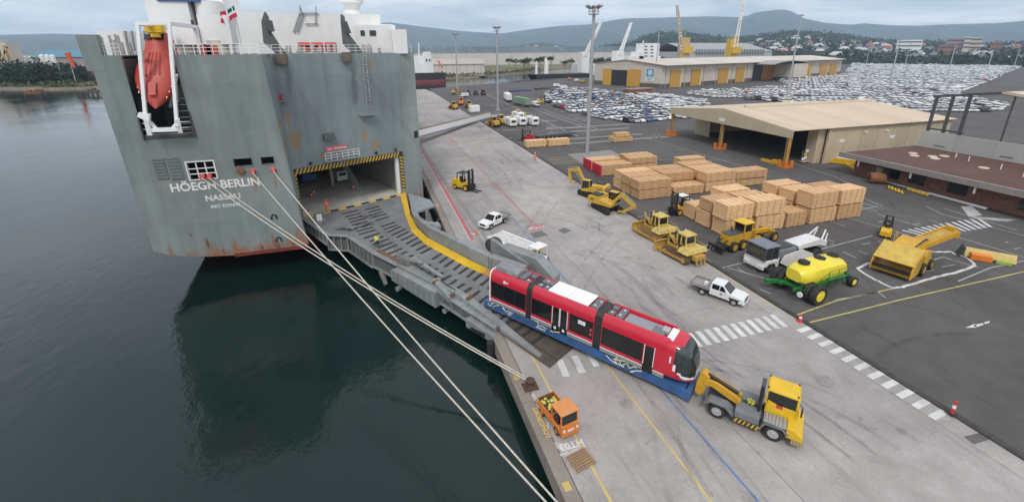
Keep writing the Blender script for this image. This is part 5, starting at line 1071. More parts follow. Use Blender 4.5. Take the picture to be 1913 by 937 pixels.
def excavator(label,loc,rz,undercarriage_rz,pose):
    e=thing('excavator',label,'excavator',loc,undercarriage_rz)
    for s in (-1,1): track(e,s*1.15,-2.2,2.2,.45,.6,RUB,BLK)
    MB().box(-1.2,1.2,-.9,.9,.5,.95).build('undercarriage',BLK,e)
    u=put('upper_structure',None,e,(0,0,0),rz-undercarriage_rz)
    CATY=mat('cat_yellow',(.58,.36,.04),.45,dirt=.25,var=.1)
    m=MB(); m.prism([(-2.6,1.1),(-2.75,1.5),(-2.7,2.1),(-2.3,2.35),(-.6,2.35),(-.6,2.0),(1.5,1.5),(1.5,1.05)],'y',-1.35,1.35); ub=m.build('house',CATY,u,bevel=.05)
    MB().box(-2.2,-.7,-1.2,.3,2.36,2.55).build('engine_cover',BLK,u,bevel=.03)
    MB().tbox(.0,1.55,.45,1.35,1.5,2.95,.05,.25,.03).build('cab',GLASS,u)
    for x,y in ((0,.45),(0,1.35),(1.5,.45),(1.5,1.35)): MB().bar((x,y,1.4),(x*.87,y,2.95),.1).build('cab_pillar',CATY if y>1 else BLK,u)
    MB().box(-.02,1.4,.42,1.38,2.93,3.03).build('cab_roof',CATY,u,bevel=.03)
    MB().box(-2.79,-2.72,-.65,.65,1.45,2.05).build('rear_grille',BLK,u); textobj('brand_lettering','CAT',.55,WHT,u,basis(Vector((-2.80,0,1.75)),(0,-1,0),(0,0,1)),extrude=.005,bold=.02)
    for s in (-1,1): textobj('brand_lettering','CAT',.4,BLK,u,basis(Vector((-1.9,s*1.36,1.75)),(s*-1,0,0),(0,0,1)),extrude=.005,bold=.02)
    for k in range(3): MB().bar((-2.3+k*.7,-1.25,2.35),(-2.3+k*.7,-1.25,3.0),.04).build('handrail_post',BLK,u)
    MB().bar((-2.3,-1.25,3.0),(-.9,-1.25,3.0),.04).build('handrail',BLK,u)
    p=[Vector((a,-.05,b2)) for a,b2 in pose]   # boom foot, knee, boom tip, stick tip
    m=MB(); poly=[(p[0].x,p[0].z-.2),(p[0].x-.1,p[0].z+.25),(p[1].x-.1,p[1].z+.4),(p[2].x+.05,p[2].z+.2),(p[2].x,p[2].z-.2),(p[1].x,p[1].z-.3)]; m.prism(poly,'y',-.28,.18); m.build('boom',CATY,u)
    m=MB(); m.bar(p[2]+Vector((-.1,0,.3)),p[3],.34,.42); m.build('stick',CATY,u); MB().cyl(p[1]+Vector((.1,0,.5)),p[2]+Vector((.1,0,.45)),.09,.09,8).build('stick_cylinder',STEEL,u)
    for y in (-.42,.32): MB().cyl(Vector((1.3,y,1.3)),(p[1]+p[2])/2+Vector((-.6,y+.05,-.15)),.09,.09,8).build('boom_cylinder',STEEL,u)
    m=MB(); q=p[3]; m.bar(q,q+Vector((-.7,0,-.05)),.3,.25); m.bar(q+Vector((-.7,-.3,-.1)),q+Vector((-.7,.3,-.1)),.2); m.build('quick_hitch',CATY,u)
    return e
excavator('yellow tracked excavator seen from behind next to red-ended timber packs',(34.7,64.6,0),R(128),R(106),[(1.2,1.6),(2.9,4.3),(4.7,3.9),(4.2,1.9)])
excavator('yellow tracked excavator with its boom folded down onto the apron',(33.6,57.6,0),R(-62),R(-84),[(1.2,1.6),(2.6,3.1),(4.9,1.6),(2.9,.45)])
# motor grader
g_=thing('motor_grader','yellow motor grader with black rear ripper standing in front of the tall timber stacks','grader',(43.8,40.6,0),R(8))
m=MB(); m.tbox(-3.6,-1.2,-.75,.75,.9,2.15,.15,0,.05); m.build('engine_hood',YEL,g_,bevel=.05); MB().box(-3.5,-1.2,-.7,.7,2.15,2.22).build('hood_top',DGRY,g_)
MB().tbox(-1.2,.3,-.75,.75,1.0,2.2,0,.1,.0).build('cab_lower',YEL,g_,bevel=.04); MB().tbox(-1.15,.3,-.72,.72,2.1,3.25,.05,.1,.04).build('cab_glazing',GLASS,g_)
MB().box(-1.35,.45,-.9,.9,3.25,3.42).build('cab_roof',YELB,g_,bevel=.05)
for x,y in ((-1.15,-.72),(-1.15,.72),(.25,-.7),(.25,.7)): MB().bar((x,y,1.9),(x,y,3.3),.12).build('cab_pillar',YEL,g_)
MB().hexa([(.2,-.3,1.5),(4.6,-.2,1.1),(4.6,.2,1.1),(.2,.3,1.5)],[(.2,-.3,2.0),(4.6,-.2,1.6),(4.6,.2,1.6),(.2,.3,2.0)]).build('front_frame',YEL,g_); MB().box(4.4,4.7,-.9,.9,.7,1.5).build('front_axle_frame',YEL,g_)
m=MB(); m.prism([(1.6,.1),(1.5,.4),(1.6,.75),(1.7,.75),(1.62,.4),(1.75,.1)],'y',-1.7,1.7); m.build('mouldboard',YEL,g_); MB().cyl((1.9,0,.8),(1.9,0,.95),.8,.8,18).build('circle',YEL,g_)
for y in (-.5,.5): MB().bar((1.2,y,1.0),(1.2,y,2.4),.12).build('lift_cylinder',YEL,g_)
for s in (-1,1):
    pass
wheelset(g_,[(-2.9,-.95),(-2.9,.95),(-1.35,-.95),(-1.35,.95),(4.55,-.95),(4.55,.95)],.68,.42,rim=YEL)
m=MB(); m.box(-4.9,-3.6,-.7,.7,.5,.85); m.build('ripper_frame',BLK,g_)
for k in range(5): MB().bar((-4.9,-1.0+k*.5,.95),(-5.1,-1.0+k*.5,.15),.13).build('ripper_tooth',BLK,g_)
MB().bar((-4.85,-1.2,.8),(-4.85,1.2,.8),.25).build('ripper_bar',BLK,g_)
for y in (-.4,.4): MB().cyl((-3.6,y,1.5),(-4.8,y,.9),.08,.08,8).build('ripper_cylinder',BLK,g_)
MB().cyl((-2.2,.3,2.2),(-2.2,.3,2.9),.08,.08,8).build('exhaust_stack',BLK,g_)
# white road reclaimer
r_=thing('road_reclaimer','white road-milling machine with dark glazed cab and grey engine deck by the air seeder','milling machine',(44.6,35.2,0),R(184))
RW=mat('reclaimer_white',(.70,.69,.68),.4,dirt=.3,dirtcol=(.45,.38,.32))
MB().tbox(2.6,4.9,-1.25,1.25,.75,1.6,.0,.2,.0).build('front_frame',RW,r_,bevel=.06)
MB().tbox(2.9,4.95,-1.2,1.2,1.6,3.1,.1,.25,.08).build('cab_glazing',mat('cab_dark_glass',(.03,.038,.045),.08,spec=.8),r_)
for x,y in ((2.9,-1.2),(2.9,1.2),(4.9,-1.2),(4.9,1.2),(3.9,-1.22),(3.9,1.22)): MB().bar((x,y,1.55),(x-.12*(x>4),y*.94,3.1),.11).build('cab_pillar',DGRY,r_)
MB().tbox(2.75,5.0,-1.3,1.3,3.1,3.28,.1,.15,.1).build('cab_roof',mat('roof_grey',(.16,.18,.20),.5),r_,bevel=.05)
MB().tbox(-.6,2.7,-1.1,1.1,1.3,2.35,.3,.1,.15).build('engine_deck',mat('roof_grey',(.16,.18,.2)),r_,bevel=.08); 
for k in range(5): MB().box(.0+k*.5,.3+k*.5,-.7,.7,2.36,2.5).build('engine_vent',DGRY,r_)
m=MB(); m.prism([(-2.6,.35),(-2.9,1.2),(-.9,2.1),(1.9,1.8),(2.4,1.0),(1.2,.35)],'y',-1.32,-1.2); m.build('rotor_cover',RW,r_); m=MB(); m.prism([(-2.6,.35),(-2.9,1.2),(-.9,2.1),(1.9,1.8),(2.4,1.0),(1.2,.35)],'y',1.2,1.32); m.build('rotor_cover',RW,r_)
MB().cyl((-.8,-1.15,.75),(-.8,1.15,.75),.65,.65,18).build('milling_drum',BLK,r_)
m=MB(); m.prism([(-.8,1.9),(-.6,2.4),(-4.2,2.7),(-5.6,2.2),(-5.6,1.5),(-4.2,1.9)],'y',-.9,.9); m.build('rear_frame',RW,r_,bevel=.05)
for y in (-.8,.8):
    MB().bar((-4.6,y,2.5),(-5.5,y*.6,3.5),.14).build('frame_horn',RW,r_); MB().bar((-5.3,y,1.9),(-5.7,y*.8,3.1),.12).build('frame_horn',RW,r_)
m=MB(); m.prism([(3.0,.7),(3.1,1.5),(4.6,1.55),(4.85,1.0),(4.5,1.3),(3.6,1.3),(3.3,.7)],'y',1.1,1.5); m.build('mudguard',RW,r_); m=MB(); m.prism([(3.0,.7),(3.1,1.5),(4.6,1.55),(4.85,1.0),(4.5,1.3),(3.6,1.3),(3.3,.7)],'y',-1.5,-1.1); m.build('mudguard',RW,r_)
MB().box(4.85,5.1,-1.3,1.3,.55,1.0).build('bumper',RW,r_,bevel=.05)
wheelset(r_,[(3.9,-1.15),(3.9,1.15)],.62,.5,rim=DGRY); wheelset(r_,[(-3.6,-1.15),(-3.6,1.15)],.8,.6,rim=DGRY)
MB().box(5.0,5.06,-.6,.6,1.1,1.3).build('front_lettering_panel',WHT,r_)
for k in range(8): MB().box(-5.0+k*.3,-4.85+k*.3,random.uniform(-1,.6),random.uniform(.7,1.1),.7,1.3).build('underside_unit',BLK,r_)
# air seeder
s_=thing('air_seeder','large air seeder with three-lidded yellow tank on green frame and dual black wheels','seeder',(42.2,29.6,0),R(4))
JY=mat('tank_yellow',(.80,.66,.035),.35,var=.05,coat=.3)
rings=[]
for x,ins,z0,z1 in ((-3.3,.55,1.75,2.9),(-2.7,.12,1.45,3.25),(-1.2,.0,1.3,3.5),(-.95,.06,1.35,3.42),(-.7,0,1.3,3.5),(1.6,.0,1.3,3.5),(1.85,.06,1.35,3.42),(2.1,.02,1.3,3.45),(2.9,.15,1.45,3.2),(3.35,.5,1.8,2.9)):
    h=(z1-z0); wd=1.35-ins; rings.append([(x,yy*wd,z0+zz*h) for yy,zz in ((-.55,0),(-.9,.12),(-1,.3),(-1,.55),(-.88,.8),(-.55,.97),(-.2,1),(.2,1),(.55,.97),(.88,.8),(1,.55),(1,.3),(.9,.12),(.55,0))])
m=MB(); m.loft(rings); tk=m.build('tank',JY,s_,smooth=32)
for x in (-2.0,.3,2.3):
    b_=MB(); b_.cyl((x,.1,3.4),(x,.1,3.58),.55,.52,18); lo=b_.build('tank_lid',BLK,tk,smooth=40); 
    for k in (-1,0,1): MB().bar((x-.45,.1+k*.3,3.6),(x+.45,.1+k*.3,3.6),.07).build('lid_rib',BLK,lo)
m=MB(); 
for y in (-.75,.75): m.bar((-4.0,y,1.15),(4.6,y*.7,1.1),.22,.3)
for x in (-3.2,-1,1.2,3.2): m.bar((x,-1.0,1.1),(x,1.0,1.1),.18)
m.bar((4.5,-1.0,.75),(4.5,1.0,.75),.3); m.bar((4.2,0,1.1),(4.6,0,.7),.3); m.bar((-2.4,-2.0,.95),(-2.4,2.0,.95),.3); m.build('frame',GRN,s_)
m=MB(); m.bar((-2.8,1.0,1.0),(-4.7,1.9,1.0),.4,.35); m.bar((-3.0,.3,1.1),(-3.9,1.5,1.0),.3); m.build('drawbar',GRN,s_)
MB().box(-.6,2.2,-1.75,-1.25,1.95,2.03).build('side_platform',GRN,s_)
def rails(pts,h,r=.035):
    m=MB()
    for a,b2 in zip(pts,pts[1:]):
        for z in (h,h*.55): m.bar(Vector(a)+Vector((0,0,z)),Vector(b2)+Vector((0,0,z)),r)
    for a in pts: m.bar(a,Vector(a)+Vector((0,0,h)),r)
    return m
rails([(-.6,-1.72,2.0),(.8,-1.72,2.0),(2.2,-1.72,2.0)],1.0).build('platform_rail',GRN,s_)
rails([(-2.6,-1.8,1.1),(-.7,-1.74,2.0)],.9).build('stair_rail',GRN,s_); rails([(-3.8,-1.3,.9),(-2.8,-1.9,1.0)],1.0).build('stair_rail',GRN,s_)
for k in range(6): MB().box(-2.6+k*.33,-2.3+k*.33,-1.8,-1.3,1.15+k*.14,1.19+k*.14).build('stair_tread',GRN,s_)
for k in range(5): MB().bar((-1.5+k*1.1,-1.0,1.2),(-1.2+k*1.1,-1.15,.7),.12).build('metering_pipe',GRN,s_)
b_=MB(); b_.tube([(-3,-1.2,1.35),(0,-1.3,1.5),(3,-1.2,1.7)],.06,6); b_.build('air_hose',BLK,s_)
b_=MB(); b_.cyl((-4.0,-1.4,1.0),(-3.9,-1.4,1.0),.28,.28,14); b_.build('fan_cover',WHT,s_)
wheelset(s_,[(-2.4,-2.15),(-2.4,-1.45),(-2.4,1.45),(-2.4,2.15)],1.0,.58,rim=JY); wheelset(s_,[(4.5,-1.05),(4.5,1.05)],.55,.6,rim=JY)
b_=MB(); b_.cyl((2.6,-1.30,2.0),(2.6,-1.22,2.0),.22,.22,14); b_.build('tank_emblem',BLK,s_)
crate=thing('wooden_crate','small pale wooden crate standing behind the yellow seeder tank','crate',(47.1,31.1,0),R(10))
for k in range(6): MB().box(-.5,.5,-.5+k*.17,-.36+k*.17,1.2,1.23).build('slat',WOODP,crate)
MB().box(-.48,.48,-.48,.48,.0,1.19).build('crate_body',mat('crate_wood',(.45,.33,.2),.8,stretch=(1,1,8)),crate)
# yellow loader / screening machine with conveyor
y_=thing('conveyor_loader','broad yellow wheeled loading machine with intake hood and raised discharge conveyor inside chalk outline','loading machine',(56.0,30.0,0),R(16)); y_.scale=(.98,.88,1.05)
# intake at -x, conveyor to +x
m=MB(); m.hexa([(-3.4,-2.1,.35),(-1.6,-2.0,.35),(-1.6,2.0,.35),(-3.4,2.1,.35)],[(-3.6,-2.1,.75),(-1.4,-2.0,1.1),(-1.4,2.0,1.1),(-3.6,2.1,.75)]); m.build('intake_trough',YEL,y_)
MB().box(-3.62,-3.5,-1.9,1.9,.72,1.15).build('intake_belt',BLK,y_)
for y in (-2.08,1.96): m=MB(); m.prism([(-3.7,.4),(-3.65,1.2),(-3.0,2.0),(-1.2,2.9),(-.8,1.0),(-1.2,.4)],'y',y,y+.12); m.build('hood_side',YEL,y_)
MB().hexa([(-3.3,-2.1,1.65),(-.9,-2.1,2.95),(-.9,2.1,2.95),(-3.3,2.1,1.65)],[(-3.35,-2.1,1.73),(-.95,-2.1,3.03),(-.95,2.1,3.03),(-3.35,2.1,1.73)]).build('intake_hood',mat('hood_yellow',(.62,.42,.08),.5,dirt=.3),y_)
MB().hexa([(-1.2,-1.3,1.0),(1.8,-1.2,1.4),(1.8,1.2,1.4),(-1.2,1.3,1.0)],[(-1.0,-1.25,2.9),(1.6,-1.1,3.35),(1.6,1.1,3.35),(-1.0,1.25,2.9)]).build('main_body',YEL,y_,bevel=.06)
m=MB(); m.prism([(.1,.45),(.1,2.0),(.6,2.5),(1.9,2.3),(2.3,1.5),(2.9,1.25),(2.9,1.1),(1.9,1.0),(1.7,.45)],'y',-2.05,-1.1); m.build('engine_box',YEL,y_,bevel=.04)
cv_=put('discharge_conveyor',None,y_,(.9,0,0),R(-22),sc=(.7,1,1.05)); cv_.rotation_euler=(0,0,R(-22)); MB().bar((0,0,2.1),(8.6,0,3.3),1.5,.5).build('conveyor_frame',YEL,cv_); MB().bar((.2,0,2.42),(8.5,0,3.58),1.1,.06).build('conveyor_belt',YELD,cv_)
for y in (-.85,.85): MB().bar((0,y,2.2),(8.7,y,3.45),.16,.55).build('conveyor_side',YEL,cv_)
b_=MB(); b_.cyl((8.6,-.95,3.3),(8.6,.95,3.3),.45,.45,16); b_.build('head_drum',YEL,cv_,smooth=40); MB().box(8.1,8.8,-.5,.5,3.6,4.0).build('drive_unit',YEL,cv_)
b_=MB(); b_.tube([(-.6,-1.0,3.0),(1.5,-1.3,3.5),(3.5,-1.0,2.9),(5.0,-1.0,3.1)],.09,6); b_.build('hydraulic_hose',BLK,y_)
rails([(-.9,1.2,2.9),(.2,1.2,3.1),(.2,2.0,3.0),(-.9,2.0,2.8)],.8).build('access_rail',YEL,y_)
for k in range(9): MB().cyl((-.9+k*.15,-1.5-.05*(k%3),1.0+.12*(k%4)),(-.9+k*.15,-1.2,1.0+.12*(k%4)),.1,.1,8).build('hydraulic_valve',mat('valve_brown',(.2,.07,.05),.7),y_)
wheelset(y_,[(-.35,-2.15),(-.35,2.15)],.72,.5,rim=YEL); wheelset(y_,[(2.35,-2.2),(2.35,2.2)],.6,.4,rim=YEL)
k_=thing('detached_bucket','yellow detached machine attachment with black grid and orange box lying on the asphalt','attachment',G(1842,484),R(-50))
MB().hexa([(-2.0,-.5,.1),(2.4,-.4,.1),(2.4,.1,.1),(-2.0,.2,.1)],[(-2.0,.0,1.1),(2.4,.0,1.0),(2.4,.2,1.0),(-2.0,.2,1.1)]).build('trough',mat('pale_yellow',(.62,.46,.14)),k_); MB().box(-1.6,.2,-1.2,-.3,.05,.75).build('orange_box',ORG,k_,bevel=.04)
for j in range(6): MB().bar((-2.6+j*.0,-1.0+j*.3,.1),(-2.2,-1.0+j*.3,1.3),.06).build('grid_bar',BLK,k_)
for j in range(4): MB().bar((-2.6+j*.12,-1.0,.1+j*.38),(-2.6+j*.12,.5,.1+j*.38),.06).build('grid_bar',BLK,k_)
MB().box(.6,1.9,-1.0,-.4,.03,.35).build('green_plate',mat('plate_green',(.3,.42,.08),.5),k_)
# white platform loader behind the ramp
pl=thing('platform_loader','white open-framed platform loader with a cab parked behind the ramp arms','loader',(15.4,46.6,0),R(-62))
for y in (-1.3,1.3): MB().box(-4.2,2.6,y-.12,y+.12,1.35,1.7).build('platform_beam',WHT,pl)
for k in range(7): MB().box(-4.1+k*1.1,-3.95+k*1.1,-1.2,1.2,1.4,1.55).build('cross_member',WHT,pl)
MB().box(-4.2,2.4,-1.1,1.1,1.56,1.62).build('deck_sheet',mat('deck_white',(.62,.60,.56),.6,dirt=.4),pl)
MB().box(2.55,2.8,-1.45,1.45,1.3,1.75).build('end_bar',YELB,pl)
for x,y in ((2.9,-1.3),(4.2,-1.3),(2.9,.4),(4.2,.4)): MB().bar((x,y,.6),(x,y,2.6),.09).build('cab_post',WHT,pl)
MB().box(2.85,4.25,-1.35,.45,2.58,2.66).build('cab_roof',WHT,pl); MB().box(2.85,4.25,-1.35,.45,.6,1.2).build('cab_panel',WHT,pl,bevel=.03); MB().box(3.2,3.7,-.9,-.3,1.2,1.9).build('seat',BLK,pl)
MB().box(-4,4,-1.0,1.0,.5,.8).build('chassis',DGRY,pl); wheelset(pl,[(-3,-1.1),(-3,1.1),(3.3,-1.1),(3.3,1.1)],.45,.35)
# cones
def cone(label,loc,tall,grp='traffic cones along the kerb'):
    c=thing('traffic_cone',label,'cone',loc,0,grp); CR=mat('cone_red',(.62,.05,.035),.5)
    MB().tbox(-.25,.25,-.25,.25,0,.06,.02,.02,.02).build('base',BLK if tall else CR,c)
    h=1.05 if tall else .8; r0,r1=(.11,.08) if tall else (.2,.05)
    b_=MB(); b_.cyl((0,0,.05),(0,0,h),r0,r1,12); b_.build('body',CR,c,smooth=40); q=.5; b_=MB(); b_.cyl((0,0,h*.45),(0,0,h*.7),(r0+(r1-r0)*.45)*1.06,(r0+(r1-r0)*.7)*1.08,12); b_.build('reflective_band',WHT,c,smooth=40)
    return c
cone('slim red bollard with white band on black base at the crossing end',(36.0,14.0,.11),True); cone('red and white traffic cone where two crossings meet at the kerb',(35.85,25.55,.0),False)
for (s,dp_) in ((4.6,8),(5.4,9.2),(11.2,7.5)): q=D(s,dp_,1.99); cone('red and white cone inside the ship hold',q,False,'cones inside the hold')
q=D(1.3,-.5,2.0); cone('slim red and white cone at the ramp hinge by the hold',q,True,None)
# people
def person(label,loc,rz,top,legs,helmet,stride=.18):
    me=bpy.data.meshes.new('person'); 
    J=[(0,0,.95),(0,0,1.15),(0,0,1.38),(0,0,1.52),(.02,0,1.66),(.02,0,1.76), (0,.10,.9),(stride*.5,.11,.5),(stride*.1,.11,.09),(stride*.1+.16,.12,.05),(0,-.10,.9),(-stride*.3,-.11,.5),(-stride,-.11,.1),(-stride+.15,-.12,.05),(0,.2,1.4),(-.03,.27,1.12),(.12,.28,.9),(0,-.2,1.4),(.02,-.27,1.12),(.16,-.24,.92)]
    E_=[(0,1),(1,2),(2,3),(3,4),(4,5),(0,6),(6,7),(7,8),(8,9),(0,10),(10,11),(11,12),(12,13),(2,14),(14,15),(15,16),(2,17),(17,18),(18,19)]
    rad=[.16,.16,.18,.065,.10,.09,.11,.075,.05,.05,.11,.075,.05,.05,.085,.06,.045,.085,.06,.045]
    me.from_pydata(J,E_,[]); o=bpy.data.objects.new('tmp',me); col.objects.link(o)
    md=o.modifiers.new('skin','SKIN'); 
    for i,v in enumerate(me.skin_vertices[0].data): v.radius=(rad[i],rad[i]*(.8 if i<3 else 1)); v.use_root=(i==0)
    sb_=o.modifiers.new('sub','SUBSURF'); sb_.levels=1; sb_.render_levels=1
    dg=bpy.context.evaluated_depsgraph_get(); bm_=bpy.data.meshes.new_from_object(o.evaluated_get(dg)); bpy.data.objects.remove(o)
    bm_.materials.clear()
    for mm in (legs,top,SKIN,BLK): bm_.materials.append(mm)
    for p in bm_.polygons:
        z=p.center.z; p.material_index=2 if z>1.5 or (abs(p.center.y)>.2 and z<.99) else (1 if z>.98 else (3 if z<.1 else 0)); p.use_smooth=True
    t=thing('person',label,'person',loc,rz); put('body',bm_,t)
    b_=MB(); b_.ball((.02,0,1.76),.135,10,6,.9); b_.cyl((.02,0,1.74),(.02,0,1.765),.17,.16,12); b_.build('hard_hat',helmet,t,smooth=60)
    MB().box(-.19,.19,-.20,.20,1.12,1.17).build('reflective_band',WHT,t,bevel=.02)
    return t
person('person in yellow hi-vis shirt and dark trousers walking down the ramp',RZ((-.95,51.3),.03),R(-60),HIVIS,NAVY,mat('hat_dark',(.06,.04,.03),.7))
q=D(3.9,-.2,2.06); person('person in full orange hi-vis clothing standing at the hold entrance',q,R(-60),HIVISO,HIVISO,HIVISO)
person('person in orange and white work clothes standing at the apron edge by the parked timber',(34.2,91.5,0),R(-120),HIVISO,HIVISO,WHT)
q=D(3.1,.6,2.0); 
# ================================================================== TIMBER PACKS
def woodmat(name,c):
    m=bpy.data.materials.new(name); m.use_nodes=True; n=m.node_tree.nodes; l=m.node_tree.links; b=n['Principled BSDF']; b.inputs['Roughness'].default_value=.8
    t=n.new('ShaderNodeTexCoord'); mp=n.new('ShaderNodeMapping'); mp.inputs['Scale'].default_value=(.5,6,9); l.new(t.outputs['Object'],mp.inputs[0])
    q=n.new('ShaderNodeTexNoise'); q.inputs['Scale'].default_value=1.6; q.inputs['Detail'].default_value=4; l.new(mp.outputs[0],q.inputs[0])
    r=n.new('ShaderNodeValToRGB'); e=r.color_ramp.elements; e[0].position=.3; e[1].position=.7; e[0].color=(c[0]*.72,c[1]*.66,c[2]*.6,1); e[1].color=(c[0]*1.1,c[1]*1.1,c[2]*1.1,1); l.new(q.outputs['Fac'],r.inputs[0])
    oi=n.new('ShaderNodeObjectInfo'); r2=n.new('ShaderNodeValToRGB'); r2.color_ramp.elements[0].color=(.74,.68,.64,1); r2.color_ramp.elements[1].color=(1.12,1.12,1.12,1); l.new(oi.outputs['Random'],r2.inputs[0])
    mx_=n.new('ShaderNodeMixRGB'); mx_.blend_type='MULTIPLY'; mx_.inputs[0].default_value=1; l.new(r.outputs[0],mx_.inputs[1]); l.new(r2.outputs[0],mx_.inputs[2]); l.new(mx_.outputs[0],b.inputs['Base Color']); return m
TIM=woodmat('sawn_timber',(.76,.505,.275)); TIME=woodmat('timber_ends',(.55,.3,.15)); STRAP=mat('strap_dark',(.22,.13,.08),.8); WRAP=mat('red_wrap',(.55,.02,.05),.4,var=.2,bump=.3,bscale=4)
_pk={}
def packmesh(L,W,Hh):
    k=(round(L,1),round(W,1),round(Hh,1))
    if k in _pk: return _pk[k]
    m=MB(); nz=max(4,int(Hh/.25)); ny=max(6,int(W/.32)); rs=random.Random(hash(k)%1000)
    hz=(Hh-.12)/nz
    for i in range(nz):
        for j in range(ny):
            if 0<i<nz-1 and 0<j<ny-1: continue
            e0=rs.uniform(-.04,.04); e1=rs.uniform(-.04,.04)
            m.box(e0,L+e1,j*W/ny+.012,(j+1)*W/ny-.012,.12+i*hz+.012,.12+(i+1)*hz-.008+rs.uniform(-.006,.006))
    m.box(.05,L-.05,.3,W-.3,.13,Hh-.05)
    for f in range(3): x=.4+f*(L-.9)/2; m.box(x,x+.12,.02,W-.02,0,.125)
    tm=m.mesh('timber_pack',TIM,fix=False)
    st=MB(); st.box(-.014,.014,-.012,W+.012,.1,Hh+.01); sm_=st.mesh('strap',STRAP)
    _pk[k]=(tm,sm_); return _pk[k]
GA='packs of sawn timber stacked on the asphalt'
def pack(x,y,z,L,W,Hh,label,red=False):
    tm,sm_=packmesh(L,W,Hh); o=put('timber_pack',tm,None,(x+random.uniform(-.12,.12)*(2.2 if z>0 else 1),y+random.uniform(-.1,.1),z),R(random.uniform(-1.2,1.2))); tag(o,label,'timber pack',GA)
    ns=4
    for k in range(ns): put('strap',sm_,o,(L*(k+.6)/(ns+.2),0,0))
    if red: MB().box(-.07,.22,-.03,W+.03,.05,Hh+.03).build('wrapping',WRAP,o,bevel=.05)
    return o
for j in range(4): pack(42.0+.25*(j%2),75.1+j*2.15,0,7.0,1.6,2.2-.2*(j%2),'sawn timber pack with a red wrapped end near the tall light mast',True)
for j in range(2):
    for k in range(2): pack(49.6,76.7+j*2.5,k*1.36,6.6,2.4,1.34,f"{['lower','upper'][k]} timber pack, {['nearer','farther'][j]} double stack from the forklift beside red-ended packs")
for j in range(3):
    for k in range(2): pack(41.0,60.1+j*2.95,k*1.62,6.3,2.6,1.6,f"{['lower','upper'][k]} timber pack in the block by the excavators, {['row facing the forklift','middle row','row facing the light mast'][j]}")
pack(47.7,60.1,0,6.2,2.5,1.6,'single low timber pack lying alone between two double stacks')
for j in (1,2):
    for k in range(2): pack(47.8,60.1+j*2.95,k*1.62,6.3,2.6,1.6,f"{['lower','upper'][k]} timber pack {['','directly','second'][j]} behind the single low pack")
for j in range(4):
    for k in range(2 if j<3 else 1): pack(54.6,60.3+j*2.95,k*1.72,6.4,2.6,1.7,f"{['lower','upper'][k]} timber pack beside the single low pack, {['first','second','third','last'][j]} row towards the shed")
pack(61.9,76.8,0,6.2,2.5,1.6,'lone timber pack standing behind the blocks towards the open shed')
for k in range(2): pack(61.6,60.8,k*1.5,6.9,2.6,1.48,['lower timber pack of the end pair nearest the open shed','upper timber pack of the end pair nearest the open shed'][k])
for i,(x0,L,h1) in enumerate(((43.2,4.8,2.25),(48.2,5.3,2.25),(53.7,3.9,1.75),(57.9,5.2,2.35),(63.3,5.1,2.3))):
    for j in range(3):
        nk=2 if ((j==0 and i!=2) or (j==1 and i in (0,1,3,4)) or (j==2 and i in (1,3))) else 1
        for k in range(nk): pack(x0+.22,43.3+j*3.15,k*2.25,L-.45,2.6,2.2 if k==0 else (h1 if j<1 else 1.75),f"{['bottom','top'][k]} pack, {['end stack by the forklift','second stack from the forklift','short middle stack','fourth stack from the forklift','end stack towards the brown-roofed building'][i]}, {['row behind the grader','middle row','row facing the shed'][j]}")
pack(37.0,104.9,0,5.4,2.2,1.75,'timber pack beside the low black trailer, end to end with another'); pack(42.9,104.6,0,5.8,2.2,1.75,'timber pack beside the low black trailer, end to end with another')
for (x,y,z,L) in ((61.8,104,0,5.6),(62.0,105.8,0,5.2),(62.6,104.6,1.2,4.2)): pack(x,y,z,L,1.8,1.15,'small loose timber pack in the heap standing alone by the pale bars')
# ================================================================== SHEDS AND WAREHOUSES
CREAM=mat('shed_cream',(.52,.43,.30),.6,var=.06,scale=.3,dirt=.25,dirtcol=(.35,.27,.18),stretch=(1,1,.3)); CREAMR=mat('shed_roof_cream',(.60,.47,.34),.6,var=.06,scale=.15,dirt=.2,dirtcol=(.42,.33,.24)); POSTO=mat('post_ochre',(.48,.30,.10),.55,dirt=.2)
sh=thing('open_front_shed','long cream metal shed with gabled open front on ochre posts','shed',(0,0,0))
X0_,X1_,Ya,Yb,Yr,ze,zr_=82.6,132.2,69.0,108.2,88.5,8.0,10.1
ribs=MB()
for (ya,yb,za,zb) in ((Ya-.6,Yr,ze-.05,zr_),(Yb+.6,Yr,ze-.05,zr_)):
    npn=16
    for k in range(npn):
        xa=X0_-.3+(X1_+.6-X0_)*k/npn; xb=X0_-.3+(X1_+.6-X0_)*(k+1)/npn-.03
        m=MB(); m.hexa([(xa,ya,za-.12),(xb,ya,za-.12),(xb,yb,zb-.12),(xa,yb,zb-.12)],[(xa,ya,za),(xb,ya,za),(xb,yb,zb),(xa,yb,zb)]); m.build('roof_sheet',CREAMR,sh)
MB().cyl((X0_+6,Yr,zr_+.05),(X1_-.2,Yr,zr_+.05),.45,.45,10).build('ridge_vent',CREAMR,sh)
m=MB(); m.prism([(Ya-.5,6.3),(Ya-.5,7.9),(Yr,9.95),(Yb+.5,7.9),(Yb+.5,6.3)],'x',X0_-.45,X0_-.32); m.build('gable_fascia',CREAM,sh)
MB().box(X0_-.5,X0_-.45,Yr-.9,Yr+.9,7.0,7.7).build('shed_sign',WHT,sh)
